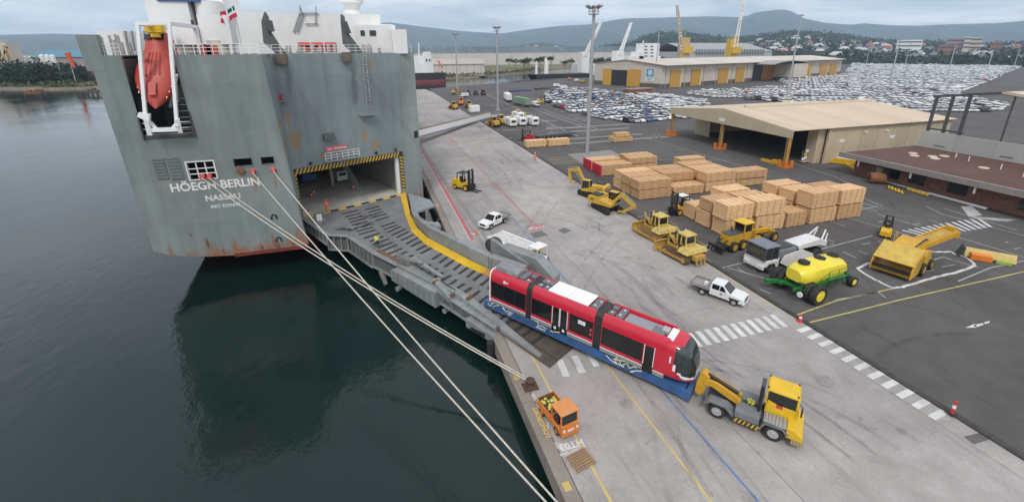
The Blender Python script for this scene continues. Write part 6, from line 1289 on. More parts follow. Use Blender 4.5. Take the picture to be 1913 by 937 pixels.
for y in (69.4,88.4,107.8):
    m=MB(); m.box(X0_-.35,X0_+.35,y-.1,y+.1,0,6.6); m.box(X0_-.35,X0_-.25,y-.3,y+.3,0,6.6); m.box(X0_+.25,X0_+.35,y-.3,y+.3,0,6.6); m.build('post',POSTO,sh)
    for (dx_,dy_) in ((-.8,-.8),(.8,-.8),(-.8,.8),(.8,.8)): MB().box(X0_+dx_-.25,X0_+dx_+.25,y+dy_-.25,y+dy_+.25,0,1.5).build('crash_post',ORG,sh)
    MB().box(X0_-.9,X0_+.9,y-.9,y+.9,0,.35).build('post_plinth',ORG,sh)
npn=8
for k in range(npn):
    xa=93.2+(X1_-93.2)*k/npn; xb=93.2+(X1_-93.2)*(k+1)/npn-.12; MB().box(xa,xb,Ya+.1,Ya+.3,0,7.7).build('wall_panel',CREAM,sh)
MB().box(93.3,X1_,Ya+.22,Ya+.5,0,7.8).build('wall_frame',mat('wall_frame_brown',(.2,.16,.1),.8),sh); MB().box(92.9,93.35,Ya-.05,Ya+.4,0,7.75).build('corner_post',CREAM,sh)  # darker brown frame sheet, seen in the gaps between wall panels
MB().box(91,X1_,Yb-.3,Yb,0,7.8).build('back_wall',CREAM,sh); MB().box(X1_-.3,X1_,Ya+.5,Yb-.3,0,7.8).build('end_wall',CREAM,sh)
MB().box(91.0,91.3,102.2,Yb-.3,0,7.8).build('front_return',CREAM,sh); MB().box(91.0,93.2,Ya+.9,Ya+3.2,0,7.8).build('front_return',CREAM,sh)
for x in (96.5,112): MB().box(x,x+1.5,Ya+.03,Ya+.1,4.4,5.1).build('wall_sign',WHT,sh)
for x in (103.5,110): MB().box(x,x+.9,Ya-.1,Ya+.1,6.2,6.4).build('wall_lamp',WHT,sh)
# trolley of signs and bits by the shed
tl=thing('sign_trolley','wheeled trolley of safety signs parked at the shed corner','trolley',(89.6,70.8,0),0)
MB().box(-1,1,-.5,.5,.3,.4).build('deck',mat('pale_pink',(.5,.35,.33),.6),tl)
for x,z in ((-.5,1.0),(.2,1.2),(-.1,2.0),(.3,2.7)): MB().box(x-.35,x+.35,-.05,.02,z-.3,z+.3).build('safety_sign',WHT if z!=2.0 else YELB,tl)
for x in (-.9,.9): MB().bar((x,0,.3),(x,0,3.0),.06).build('upright',GALV,tl)
wheelset(tl,[(-.8,-.4),(.8,-.4),(-.8,.4),(.8,.4)],.15,.1)
yb=thing('yellow_barrier','yellow ribbed barrier block lying at the shed post','barrier',(82.9,72.8,0),R(92))
for k in range(5): MB().box(-2.6+k*.55,-2.25+k*.55,-.4,.4,0,.9).build('rib',YELB,yb)
MB().box(.2,2.8,-.3,.3,.0,.5).build('beam',YELB,yb)
# low brick building with brown roof
lo_=thing('low_brown_roof_building','low brick office building with flat brown roof and deep grey fascia','building',(0,0,0))
BR=mat('roof_brown',(.105,.048,.036),.75,var=.18,scale=.3,dirt=.3,dirtcol=(.07,.04,.035)); FA=mat('fascia_grey',(.27,.24,.22),.7,dirt=.2); BRK=mat('brick_wall',(.20,.09,.06),.85,var=.3,scale=3)
MB().box(88.9,109.9,5,62.4,4.05,4.2).build('roof',BR,lo_)
MB().box(88.4,88.9,5,62.8,3.35,4.3).build('fascia',FA,lo_); MB().box(88.9,109.9,62.4,62.8,3.35,4.3).build('fascia',FA,lo_)
MB().box(91.2,109.8,5,61.2,0,4.0).build('brick_wall',BRK,lo_)
for y in (10,16,22,28,34,43,49,53): MB().box(91.1,91.2,y,y+2.6,.9,2.9).build('window',GLASS,lo_)
MB().box(91.1,91.2,56,57.1,0,2.4).build('door',mat('door_green',(.3,.32,.2),.6),lo_)
for y in (59,50,41,32,23): MB().box(88.95,89.15,y,y+.25,2.2,3.3).build('wall_lamp',WHT,lo_)
for (x,y) in ((101,57.5),(99,56),(101.5,54.5),(100,53.2),(104,54),(100,46),(101,39),(99.5,37.5),(102.5,36.8),(101,35.8)): b_=MB(); b_.cyl((x,y,4.2),(x,y,4.32),.75,.7,14); b_.build('skylight',mat('skylight',(.6,.5,.42),.5),lo_)
for (x,y) in ((104.5,52.5),(103.5,50),(101.5,44.5),(102.5,38),(97,33.5),(99,40.5)): MB().cyl((x,y,4.2),(x,y,5.1),.08,.08,6).build('roof_vent',WHT,lo_)
gw=thing('tilt_panel_hall','unfinished hall of pale grey wall panels with a bare steel portal frame','building',(0,0,0)); GP=mat('tilt_panel_grey',(.40,.41,.38),.75,var=.06,scale=.2,dirt=.2,dirtcol=(.3,.3,.26))
for k in range(8): MB().box(110.0,110.3,62.3-(k+1)*6.2+.03,62.3-k*6.2,0,7.5-.02*k).build('wall_panel',GP,gw)
for y in (57.5,47): MB().box(109.9,110.0,y,y+1.9,4.9,5.0).build('slot_vent',DGRY,gw)
for (y,zt) in ((62.0,14.4),(59.3,14.9),(56.6,15.4)): MB().bar((111.5,y,0),(111.5,y,zt),.45,.45).build('steel_column',DGRY,gw)
MB().bar((111.5,62.6,14.4),(111.5,52.0,16.0),.4,.5).build('rafter',DGRY,gw); MB().bar((111.5,52,16),(111.5,30,13),.4,.5).build('rafter',DGRY,gw)
MB().bar((111.5,50.2,0),(111.5,50.2,15.6),.22,.22).build('steel_column',DGRY,gw); MB().bar((111.5,62,7.9),(111.5,56,7.9),.3,.3).build('girt',DGRY,gw)
MB().hexa([(111,52,15.9),(140,52,15.9),(140,30,12.9),(111,30,12.9)],[(111,52,16.2),(140,52,16.2),(140,30,13.2),(111,30,13.2)]).build('roof_sheet',CREAMR,gw)
# pipes, poles, yellow beams on the asphalt by the low building
pi_=[((1578,300),(1640,318),.35,YELB,'long yellow steel beam lying beside the low building'),((1575,306),(1645,342),.5,YELB,'wide yellow steel beam lying on the asphalt beside the rusty coil'),((1655,340),(1755,368),.22,WHT,'white steel pole lying along the low building'),((1735,362),(1843,391),.3,WHT,'long white steel pole lying past the yellow frame'),((1605,298),(1650,318),.2,WHT,'thin white pole lying beside the yellow beams')]
for a,b2,wd,m_,lb_ in pi_:
    A_,B_=G(*a),G(*b2); o=MB().bar(A_+Vector((0,0,wd/2)),B_+Vector((0,0,wd/2)),wd*1.3,wd).build('steel_beam',m_,None,bevel=.03); tag(o,lb_,'beam')
p=G(1635,342); o=thing('rusty_coil','rusty steel coil ring standing on the asphalt by the yellow beam','coil',p,R(-35)); b_=MB(); b_.cyl((-1.2,0,1.0),(1.2,0,1.0),1.0,1.0,20); b_.build('coil_body',RUSTY,o,smooth=40); b_=MB(); b_.cyl((-1.25,0,1.0),(-1.18,0,1.0),.45,.45,14); b_.build('coil_core',BLK,o)
for a,b2,lb_ in (((1660,352),(1685,362),'small yellow lifting frame lying on the asphalt'),((1695,355),(1732,366),'tangled yellow lifting frame lying against the white pole')):
    A_,B_=G(*a),G(*b2); o=thing('lifting_frame',lb_,'frame',A_); 
    for k in range(5): q=(B_-A_)*k/4; MB().bar(q+Vector((-.4,-.3,.2)),q+Vector((.5,.4,.35+.1*(k%2))),.18).build('frame_bar',YELB,o)
    MB().bar((0,0,.2),(B_-A_)+Vector((0,0,.2)),.25).build('frame_beam',YELB,o)
o=thing('yellow_beam_stack','stack of yellow and white spreader beams leaning by the low building','beam stack',G(1560,304),R(-60))
for k in range(4): MB().box(-3,4,-1+k*.55,-.6+k*.55,.1+.2*k,.6+.2*k).build('beam',[YELB,YEL,YELB,WHT][k],o)
# AAT terminal warehouse
A_,B_,C_=Vector((155.9,296.2,0)),Vector((179.1,249.5,0)),Vector((435.7,326.5,0)); Dd=A_+(C_-B_)*.98
aat=thing('terminal_warehouse','long cream cargo terminal warehouse with ochre doors and a blue ripple logo','warehouse',(0,0,0))
AC=mat('warehouse_cream',(.56,.50,.42),.65,var=.05,scale=.08,dirt=.15,dirtcol=(.4,.33,.25),stretch=(1,1,.2)); OCH=mat('door_ochre',(.52,.28,.04),.5,var=.06); BASE=mat('base_brown',(.11,.09,.08),.8)
m=MB(); m.hexa([A_,B_,C_,Dd],[p+Vector((0,0,14.0)) for p in (A_,B_,C_,Dd)]); m.build('walls',AC,aat)
c1=(A_+B_)/2; c2=(Dd+C_)/2; u2=(C_-B_).normalized(); n2=Vector((u2.y,-u2.x,0)); 
for (P1,P2,sg) in ((B_,C_,1),(A_,Dd,-1)):
    for k in range(14):
        a=(k/14); b2=(k+1)/14-.002; e1=P1.lerp(P2,a)+n2*sg*3.5-u2*1; e2=P1.lerp(P2,b2)+n2*sg*3.5; r1=c1.lerp(c2,a)-u2*1; r2=c1.lerp(c2,b2); Zv=lambda v,z:Vector((v.x,v.y,z))
        m=MB(); m.hexa([Zv(e1,13.9),Zv(e2,13.9),Zv(r2,17.2),Zv(r1,17.2)],[Zv(e1,14.2),Zv(e2,14.2),Zv(r2,17.5),Zv(r1,17.5)]); m.build('roof_sheet',mat('warehouse_roof',(.56,.50,.43),.6,var=.06,scale=.05),aat)
m=MB(); d1=(B_-A_).normalized(); nA=Vector((d1.y,-d1.x,0)); 
if nA.x>0: nA=-nA
q=[A_+nA*.1,B_+nA*.1]; m.add([Vector((q[0].x,q[0].y,13.9)),Vector((q[1].x,q[1].y,13.9)),Vector((c1.x+nA.x*.1,c1.y+nA.y*.1,17.2))],[(0,1,2)]); m.build('gable',AC,aat)
def wallbox(P1,d_,n_,s0,s1,z0,z1,t0,t1,name,m_,par=None):
    a=P1+d_*s0; b2=P1+d_*s1; m=MB(); m.hexa([a+n_*t0+Vector((0,0,z0)),b2+n_*t0+Vector((0,0,z0)),b2+n_*t1+Vector((0,0,z0)),a+n_*t1+Vector((0,0,z0))],[a+n_*t0+Vector((0,0,z1)),b2+n_*t0+Vector((0,0,z1)),b2+n_*t1+Vector((0,0,z1)),a+n_*t1+Vector((0,0,z1))]); return m.build(name,m_,par or aat)
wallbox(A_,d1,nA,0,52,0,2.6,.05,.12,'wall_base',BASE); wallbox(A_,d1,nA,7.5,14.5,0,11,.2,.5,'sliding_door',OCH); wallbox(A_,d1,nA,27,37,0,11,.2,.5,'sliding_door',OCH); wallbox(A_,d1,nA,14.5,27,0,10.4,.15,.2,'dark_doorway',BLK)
LB_=mat('logo_blue',(.03,.22,.42),.5); lg=wallbox(A_,d1,nA,41,47,4,12,.15,.3,'logo_panel',WHT)
wallbox(A_,d1,nA,41.4,46.6,6.6,11.8,.3,.34,'logo_field',LB_,lg)
b_=MB(); ctr=A_+d1*44+nA*.34+Vector((0,0,9.4)); b_.cyl(ctr,ctr+nA*.05,1.7,1.7,20); b_.build('logo_ring',WHT,lg); b_=MB(); b_.cyl(ctr+nA*.05,ctr+nA*.1,1.15,1.15,20); b_.build('logo_ring',mat('logo_cyan',(.2,.5,.68),.5),lg); b_=MB(); b_.cyl(ctr+nA*.1,ctr+nA*.15,.55,.55,16); b_.build('logo_ring',WHT,lg)
for k in range(2): b_=MB(); b_.tube([A_+d1*(41.6+j*.35)+nA*.36+Vector((0,0,6.9-k*.6+.2*math.sin(j*.9))) for j in range(15)],.14,5); b_.build('logo_wave',WHT if k==0 else mat('logo_green',(.1,.4,.3),.5),lg)
textobj('logo_lettering','AAT',2.0,LB_,lg,basis(A_+d1*44+nA*.36+Vector((0,0,5.0)),d1,(0,0,1)),extrude=.02)
wallbox(B_,u2,n2,0,268,0,2.4,.05,.12,'wall_base',BASE)
for (s0,s1,h) in ((8.5,20.1,11),(30.7,42.3,11),(62.7,75.8,11),(85.5,97.4,11),(169,183,11),(191,205.7,11),(224,238.5,10.8),(243.7,259,10.8)):
    wallbox(B_,u2,n2,s0,s1-2,0,h,.2,.5,'roller_door',OCH); 
    wallbox(B_,u2,n2,s1-1.6,s1,0,h,.2,.7,'door_jamb',mat('jamb_cream',(.62,.50,.3),.6))
for s in (4,24,45,60,80,100,187,208,221,241,263): wallbox(B_,u2,n2,s,s+.35,0,13.9,.1,.35,'wall_pilaster',mat('pilaster',(.46,.41,.34),.7))
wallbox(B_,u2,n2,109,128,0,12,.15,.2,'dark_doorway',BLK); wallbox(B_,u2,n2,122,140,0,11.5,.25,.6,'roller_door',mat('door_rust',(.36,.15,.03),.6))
m=MB(); ar=[B_+u2*(108+k*4)+Vector((0,0,12.4+2.2*math.sin(math.pi*k/14)**.7)) for k in range(15)]
for a,b2 in zip(ar,ar[1:]): m.hexa([a,b2,b2+n2*16,a+n2*16],[x+Vector((0,0,.6)) for x in (a,b2,b2+n2*16,a+n2*16)])
m.build('arched_canopy',mat('canopy_grey',(.3,.29,.27),.6),aat); wallbox(B_,u2,n2,140,163,2.2,12.5,.2,15.5,'loading_bay',AC); wallbox(B_,u2,n2,140,163,.0,2.2,.2,15.2,'loading_bay_base',BASE)
# brick hut between the car lots, yellow mast plinths
hut=thing('brick_hut','small red-brick hut with flat brown roof among the parked vans','hut',(137.5,211.0,0),R(10)); MB().box(-8,8,-2.5,2.5,0,3.6).build('wall',mat('hut_brick',(.28,.12,.08),.85,var=.2),hut); MB().box(-8.5,8.5,-3,3,3.6,4.0).build('roof',mat('hut_roof',(.30,.20,.16),.8),hut); MB().box(-5.5,-4.2,-2.6,-2.45,0,2.3).build('door',BLK,hut)
# ================================================================== HIGH MAST LIGHTS
def mast(p,h,label,big=True):
    o=thing('high_mast_light',label,'light mast',p,random.uniform(0,1)); r0=.42 if big else .42
    b_=MB(); b_.cyl((0,0,0),(0,0,h),r0,r0*.62,12); b_.build('mast_pole',GALV,o,smooth=40)
    if big:
        b_=MB(); b_.cyl((0,0,h-1.6),(0,0,h-1.45),1.1,1.1,16); b_.build('platform',GALV,o)
        b_=MB()
        for k in range(10): a=2*math.pi*k/10; b_.bar((1.05*math.cos(a),1.05*math.sin(a),h-1.5),(1.05*math.cos(a),1.05*math.sin(a),h-.3),.06)
        for z in (h-.3,h-.9): b_.tube([(1.05*math.cos(2*math.pi*k/12),1.05*math.sin(2*math.pi*k/12),z) for k in range(13)],.04,4)
        b_.build('platform_railing',GALV,o)
        for k in range(8): a=2*math.pi*k/8; b_=MB(); b_.bar((1.0*math.cos(a),1.0*math.sin(a),h-.3),(1.8*math.cos(a),1.8*math.sin(a),h+.15),.6,.35); b_.build('floodlight',STEEL,o)
        b_=MB(); b_.cyl((0,0,0),(0,0,.5),.9,.85,12); b_.build('mast_base',GALV,o); MB().bar((r0+.15,0,.3),(r0*.7+.15,0,h-1.5),.08).build('mast_ladder',GALV,o)
    else:
        MB().bar((-1.3,0,h),(1.3,0,h),.15).build('crossarm',STEEL,o)
        for x in (-1.3,-.5,.5,1.3): MB().box(x-.35,x+.35,-.3,.3,h-.1,h+.25).build('floodlight',STEEL,o)
    return o
for (px,py,h,lb_) in ((1096,293,32.6,'tall galvanised light mast with railed floodlight crown beside red-ended timber packs'),(930,206,32.4,'tall galvanised light mast with railed floodlight crown behind the caravans'),(855,176,32.3,'tall galvanised light mast with railed floodlight crown beside the dark red tractors')):
    mast(G(px,py),h,lb_)
YP=mat('plinth_yellow',(.62,.45,.08),.6)
for k,(px,py,top) in enumerate(((1468,189,29),(1661,158,76),(1768,146,84),(1843,135,94),(1892,131,92),(1222,163,54),(1617,124,76),(1690,124,80),(1740,112,88),(1780,112,90),(1600,114,78),(1660,112,78))):
    p=G(px,py); hh=PY(px+(1000-px)*-.0004*(py-top),top,p.y).z; o=mast(p,max(18,hh),'slim light mast standing among the parked new cars' if k!=5 else 'slim light mast standing in front of the cream warehouse wall',False); o['group']='slim light masts in the car lots'
    if k in (0,2,1,3): MB().box(-1.6,1.6,-1.2,1.2,0,1.6).build('mast_plinth',YP if k in (0,2) else mat('plinth_pink',(.5,.38,.32),.7),o)
# ================================================================== PARKED CARS
def carmat():
    m=bpy.data.materials.new('car_paint'); m.use_nodes=True; n=m.node_tree.nodes; b=n['Principled BSDF']; b.inputs['Roughness'].default_value=.25; b.inputs['Coat Weight'].default_value=.4
    oi=n.new('ShaderNodeObjectInfo'); m.node_tree.links.new(oi.outputs['Color'],b.inputs['Base Color']); return m
CP_=carmat()
def carmesh(kind,paint):
    m=MB()
    if kind=='van':
        m.mat(0); m.prism([(-2.4,.4),(-2.45,1.9),(-2.2,2.1),(1.1,2.1),(1.8,1.3),(2.4,1.1),(2.45,.4)],'y',-.9,.9)
        m.mat(1); m.hexa([(1.12,-.8,2.02),(1.8,-.85,1.34),(1.8,.85,1.34),(1.12,.8,2.02)],[(1.16,-.8,2.06),(1.85,-.85,1.36),(1.85,.85,1.36),(1.16,.8,2.06)])
        for s in (-1,1): m.box(-2.2,1.1,s*.9-.015,s*.9+.015,1.3,1.8)
        m.box(-2.46,-2.40,-.7,.7,1.3,1.85)
    else:
        hb=.95 if kind=='car' else 1.12; ht=1.45 if kind=='car' else 1.78
        m.mat(0); m.prism([(-2.2,.35),(-2.25,hb-.05),(-1.6,hb+.02),(1.0,hb),(2.1,hb-.22),(2.25,.35)],'y',-.88,.88)
        back=-2.0 if kind!='car' else -1.75
        m.hexa([(back+.25,-.68,ht-.07),(.15,-.68,ht-.07),(.15,.68,ht-.07),(back+.25,.68,ht-.07)],[(back+.35,-.6,ht),(.05,-.6,ht),(.05,.6,ht),(back+.35,.6,ht)])
        m.mat(1); m.hexa([(back,-.82,hb),(1.0,-.82,hb),(1.0,.82,hb),(back,.82,hb)],[(back+.28,-.67,ht-.08),(.2,-.67,ht-.08),(.2,.67,ht-.08),(back+.28,.67,ht-.08)])
    m.mat(2)
    for x in (-1.4,1.4):
        for s in (-1,1): m.cyl((x,s*.78,.33),(x,s*.92,.33),.33,.33,8)
    return m
TYR=mat('tyre_far',(.02,.02,.02),.8)
protos={k:carmesh(k,None) for k in ('car','suv','van')}
pmesh={k:protos[k].mesh('parked_car',[CP_,GLASS,TYR]) for k in protos}
COLS=[((.78,.79,.80),'white'),((.45,.47,.49),'silver'),((.03,.033,.036),'black'),((.40,.015,.02),'red'),((.03,.07,.22),'blue'),((.13,.14,.15),'grey')]
def inpoly(x,y,P):
    c=False; j=len(P)-1
    for i in range(len(P)):
        if (P[i][1]>y)!=(P[j][1]>y) and x<(P[j][0]-P[i][0])*(y-P[i][1])/(P[j][1]-P[i][1])+P[i][0]: c=not c
        j=i
    return c
spots=[]
LA=[(77,190),(76.3,155),(84,127),(99,129.5),(103,136),(116,170),(131,205),(133,235),(131,250),(118,262),(95,240)]
LV=[(108,131),(147,168),(146,206),(126,206),(117,168),(105,136)]
LC=[(166,213),(170,184),(182,166),(196,118),(215,108),(240,112),(262,121),(300,160),(520,250),(1300,570),(1120,700),(900,650),(470,346),(444,318),(300,272),(262,226),(205,216)]
def fill(P,dirang,sx,sy,which,skip):
    xs_=[p[0] for p in P]; ys_=[p[1] for p in P]; c,s=math.cos(dirang),math.sin(dirang); ext=max(max(xs_)-min(xs_),max(ys_)-min(ys_))*1.2; cx_,cy_=(max(xs_)+min(xs_))/2,(max(ys_)+min(ys_))/2
    nu=int(ext/sx); nv=int(ext/sy)
    for i in range(-nu//2,nu//2+1):
        for j in range(-nv//2,nv//2+1):
            if skip and (i%skip[0]==0 or j%skip[1]==0): continue
            lx,ly=i*sx,j*sy; x=cx_+lx*c-ly*s; y=cy_+lx*s+ly*c
            if inpoly(x,y,P): spots.append((x+random.uniform(-.2,.2),y+random.uniform(-.25,.25),dirang-math.pi/2+random.choice((0,0,0,math.pi)),which))
fill(LA,R(8),2.45,5.3,'A',(1000,6)); fill(LV,R(8),2.9,5.9,'V',None); fill(LC,R(-24),2.55,5.3,'C',(44,9))
spots.sort(key=lambda t:t[0]**2+t[1]**2)
near,restc=[],[]
for t in spots:
    vis=True
    (near if (len(near)<300 and vis) else restc).append(t)
def pick(which):
    r=random.random()
    if which=='V': return 'van',0 if r<.93 else 2
    if which=='A': return ('car' if random.random()<.6 else 'suv'),(0 if r<.58 else 1 if r<.68 else 2 if r<.75 else 3 if r<.81 else 4 if r<.96 else 5)
    return ('suv' if random.random()<.65 else 'car' if random.random()<.5 else 'van'),(0 if r<.87 else 1 if r<.92 else 2 if r<.965 else 3 if r<.972 else 5)
for (x,y,a,wh) in near:
    k,ci=pick(wh); o=put('parked_van' if k=='van' else 'parked_car',pmesh[k],None,(x,y,0),a); o.color=(*COLS[ci][0],1)
    lot={'A':'lot beside the pale concrete bars','V':'rows next to the brick hut','C':'big lot below the warehouse doors'}[wh]
    tag(o,f"{COLS[ci][1]} new {'van' if k=='van' else 'sports utility car' if k=='suv' else 'hatchback car'} parked in the {lot}",'van' if k=='van' else 'car','new vehicles parked in storage rows')
# the rest of the cars as one mass
cmats=[mat('far_car_'+n_,c_,.3,var=.02) for c_,n_ in COLS]+[GLASS,TYR]
def simple(kind):
    m=MB(); 
    if kind=='van': m.mat(0); m.box(-2.4,2.3,-.9,.9,.3,1.35); m.mat(1); m.box(-2.3,1.4,-.86,.86,1.35,1.75); m.mat(0); m.tbox(-2.3,1.3,-.86,.86,1.75,2.1,.05,.3,.05)
    else: m.mat(0); m.box(-2.2,2.2,-.88,.88,.3,1.0); m.mat(1); m.tbox(-1.9,1.0,-.84,.84,1.0,1.5,.25,.7,.12); m.mat(0); m.tbox(-1.65,.3,-.72,.72,1.5,1.62,.05,.1,.05)
    return m
sp={k:simple(k) for k in ('car','van')}
allv=[];allf=[];allm=[];base=0
for (x,y,a,wh) in restc:
    k,ci=pick(wh); m=sp['van' if k=='van' else 'car']; V_=np.array(m.v); c,s=math.cos(a),math.sin(a); W_=np.empty_like(V_); W_[:,0]=x+V_[:,0]*c-V_[:,1]*s; W_[:,1]=y+V_[:,0]*s+V_[:,1]*c; W_[:,2]=V_[:,2]
    allv.append(W_); allf.append(np.array(m.f)+base); allm.append(np.where(np.array(m.mi)==0,ci,6)); base+=len(V_)
V_=np.concatenate(allv); F_=np.concatenate(allf); Mi=np.concatenate(allm).astype(np.int32)
me=bpy.data.meshes.new('distant_parked_cars'); me.vertices.add(len(V_)); me.vertices.foreach_set('co',V_.ravel()); me.loops.add(F_.size); me.loops.foreach_set('vertex_index',F_.ravel().astype(np.int32)); me.polygons.add(len(F_)); me.polygons.foreach_set('loop_start',np.arange(0,F_.size,4,dtype=np.int32)); me.polygons.foreach_set('material_index',Mi)
for m in cmats: me.materials.append(m)
me.update(calc_edges=True); o=put('distant_parked_cars',me); o['kind']='stuff'; o['label']='mass of new white cars parked in rows out to the far edge of the yard'; o['category']='cars'
print('cars',len(near),len(restc))
# ================================================================== FAR END OF THE APRON
gang=thing('side_ramp','ship side ramp with white railing wall lowered onto the far apron','ramp')
ge=Vector((42.0,160.0,.15)); gs=Vector((6.9,112.0,2.6)); wv=Vector((1.0,4.6,0)); 
m=MB(); m.slab([gs,ge,ge+wv,gs+wv],.5); m.build('ramp_deck',GIRD,gang)
for o_ in (Vector((0,0,0)),):
    m=MB(); a=gs+Vector((0,0,.0)); b2=ge.copy(); m.hexa([a,b2,b2+Vector((.1,.3,0)),a+Vector((.1,.3,0))],[a+Vector((0,0,1.5)),b2+Vector((0,0,1.5)),b2+Vector((.1,.3,1.5)),a+Vector((.1,.3,1.5))]); m.build('railing_wall',TWH,gang)
m=MB(); a,b2=gs+wv,ge+wv; m.hexa([a,b2,b2+Vector((.1,.3,0)),a+Vector((.1,.3,0))],[x+Vector((0,0,1.3)) for x in (a,b2,b2+Vector((.1,.3,0)),a+Vector((.1,.3,0)))]); m.build('railing_wall',mat('tan_wall',(.35,.25,.16),.7),gang)
MB().slab([ge+Vector((0,-.3,.12)),ge+Vector((5.5,1.6,.02)),ge+wv+Vector((5.5,1.8,.02)),ge+wv+Vector((0,.3,.12))],.1).build('ramp_flap',GRY,gang)
def caravan(loc,rz,label):
    c=thing('caravan',label,'caravan',loc,rz,'white caravans parked at the kerb'); m=MB(); m.prism([(-3,.5),(-3,2.6),(-2.7,2.85),(2.4,2.85),(2.9,2.2),(3.1,1.2),(3,.5)],'y',-1.2,1.2); m.build('body',WHT,c,bevel=.08)
    MB().box(-3.06,-2.99,-.75,.75,1.5,2.2).build('window',GLASS,c)
    for x in (-1.8,.8): MB().box(x,x+1.0,-1.23,-1.19,1.5,2.2).build('window',GLASS,c)
    MB().box(-.6,.1,1.19,1.23,.6,2.3).build('door',GRY,c); MB().bar((3,0,.6),(4.2,0,.5),.12).build('drawbar',BLK,c); MB().box(-1.2,-.3,-.5,.5,2.85,3.05).build('roof_hatch',GRY,c)
    wheelset(c,[(-.6,-1.1),(-.6,1.1),(.3,-1.1),(.3,1.1)],.35,.22); return c
for k,(px,py) in enumerate(((958,238),(976,236),(999,236),(972,226))): caravan(G(px,py)+Vector((0,3,0)),R(96),['white caravan parked beside the yellow loaders','white caravan in the middle of the parked row','white caravan at the open end of the parked row','white caravan parked behind the row of three'][k])
def container(loc,rz,c_,label):
    o=thing('box_trailer',label,'container',loc,rz); m_=mat('cont_'+label.split()[0],c_,.55,dirt=.2); MB().box(-6,6,-1.25,1.25,1.0,3.7).build('container_box',m_,o)
    for k in range(20):
        for s in (-1,1): MB().box(-5.9+k*.6,-5.6+k*.6,s*1.25-.03,s*1.25+.03,1.1,3.6).build('corrugation',m_,o)
    for s in (-.6,.6): MB().box(-6.05,-5.99,s-.02,s+.02,1.1,3.6).build('door_bar',GALV,o)
    MB().box(-6.3,6.5,-1.2,1.2,.7,1.0).build('chassis',BLK,o); wheelset(o,[(-4.5,-1),(-4.5,1),(-3.3,-1),(-3.3,1)],.45,.4); return o
container(G(953,190)+Vector((0,4,0)),R(80),(.74,.74,.72),'white box container on a low trailer'); container(G(978,199)+Vector((0,3,0)),R(100),(.20,.29,.20),'green corrugated container on a low trailer')
def minitruck(loc,rz,c_,label,cat='truck'):
    o=thing('small_truck',label,cat,loc,rz); MB().box(-2.4,2.0,-.9,.9,.4,.8).build('chassis',BLK,o); MB().tbox(.9,2.3,-.95,.95,.7,2.1,.0,.4,.05).build('cab',c_,o,bevel=.06); MB().box(-2.4,.7,-1,1,.8,2.2).build('load_box',c_,o); MB().tbox(1.6,2.33,-.85,.85,1.35,2.0,.2,.42,.05).build('windscreen',GLASS,o); wheelset(o,[(-1.5,-.8),(-1.5,.8),(1.4,-.8),(1.4,.8)],.38,.25); return o
minitruck(G(1000,199),R(-80),WHT,'small white van truck beside the green container'); minitruck(G(867,182),R(200),WHT,'small white truck beside the light mast and red tractors')
def loader(loc,rz,label,c_=YEL,cat='loader'):
    o=thing('wheel_loader',label,cat,loc,rz); MB().tbox(-3,-.6,-1,1,.9,2.1,.2,0,.1).build('engine_cover',c_,o,bevel=.06); MB().tbox(-.7,.8,-.7,.7,1.2,3.1,.1,.2,.08).build('cab_glazing',GLASS,o); MB().box(-.8,.75,-.8,.8,3.05,3.2).build('cab_roof',c_,o); MB().box(-.7,1.8,-.6,.6,.7,1.3).build('front_frame',c_,o)
    for x,y in ((-.7,-.7),(-.7,.7),(.75,-.7),(.75,.7)): MB().bar((x,y,1.2),(x*.9,y*.95,3.1),.1).build('cab_pillar',c_,o)
    for y in (-.6,.6): MB().bar((1.0,y,1.9),(3.2,y,.7),.22,.3).build('lift_arm',c_,o)
    m=MB(); m.prism([(3.1,.15),(2.9,.7),(3.1,1.2),(3.3,1.2),(3.15,.7),(3.4,.35),(4.2,.2),(4.2,.12)],'y',-1.4,1.4); m.build('bucket',c_,o); wheelset(o,[(-1.9,-1),(-1.9,1),(1.4,-1),(1.4,1)],.75,.55,rim=c_); return o
for k,(px,py,a) in enumerate(((847,204,100),(862,196,80),(876,202,95),(922,236,100),(936,232,95),(967,222,180),(853,176,30))): loader(G(px,py),R(a),['yellow wheel loader on the apron edge beside the orange machines','orange-yellow wheel loader behind the white crate','yellow wheel loader next to the white crate','yellow wheel loader with black chassis beside the caravans','dirty yellow wheel loader touching the caravan row','tall yellow wheel loader behind the caravans','yellow wheel loader at the foot of the far mast'][k],[YEL,ORG,YELD,YEL,YELD,YELB,YEL][k])
b=thing('white_crate','white boxed crate standing at the end of the yellow loaders','crate',G(886,209),R(10)); MB().box(-2,2,-1.2,1.2,.15,2.6).build('crate_body',WHT,b)
for x in (-1.6,0,1.6): MB().box(x-.1,x+.1,-1.25,1.25,0,.15).build('bearer',WOODP,b)
for k,(px,py) in enumerate(((875,178),(889,178),(903,178))):
    o=thing('farm_tractor','dark red farm tractor with glazed cab in the row of three by the far mast','tractor',G(px,py),R(-100+k*6),'dark red tractors'); DR=mat('tractor_red',(.20,.012,.03),.4); MB().tbox(.2,2.2,-.45,.45,.9,1.7,0,.2,.05).build('hood',DR,o,bevel=.05); MB().tbox(-1.2,.3,-.8,.8,1.4,2.8,.1,.1,.06).build('cab_glazing',GLASS,o); MB().box(-1.25,.3,-.85,.85,2.75,2.95).build('cab_roof',DR,o,bevel=.05); MB().box(-1.6,1.9,-.35,.35,.6,1.0).build('chassis',BLK,o)
    for y in (-.95,.95): MB().tbox(-1.6,-.1,y-.25,y+.25,1.5,1.75,.2,.2,.02).build('mudguard',DR,o)
    wheelset(o,[(-.8,-.95),(-.8,.95)],.9,.5,rim=DR); wheelset(o,[(1.6,-.8),(1.6,.8)],.6,.35,rim=DR)
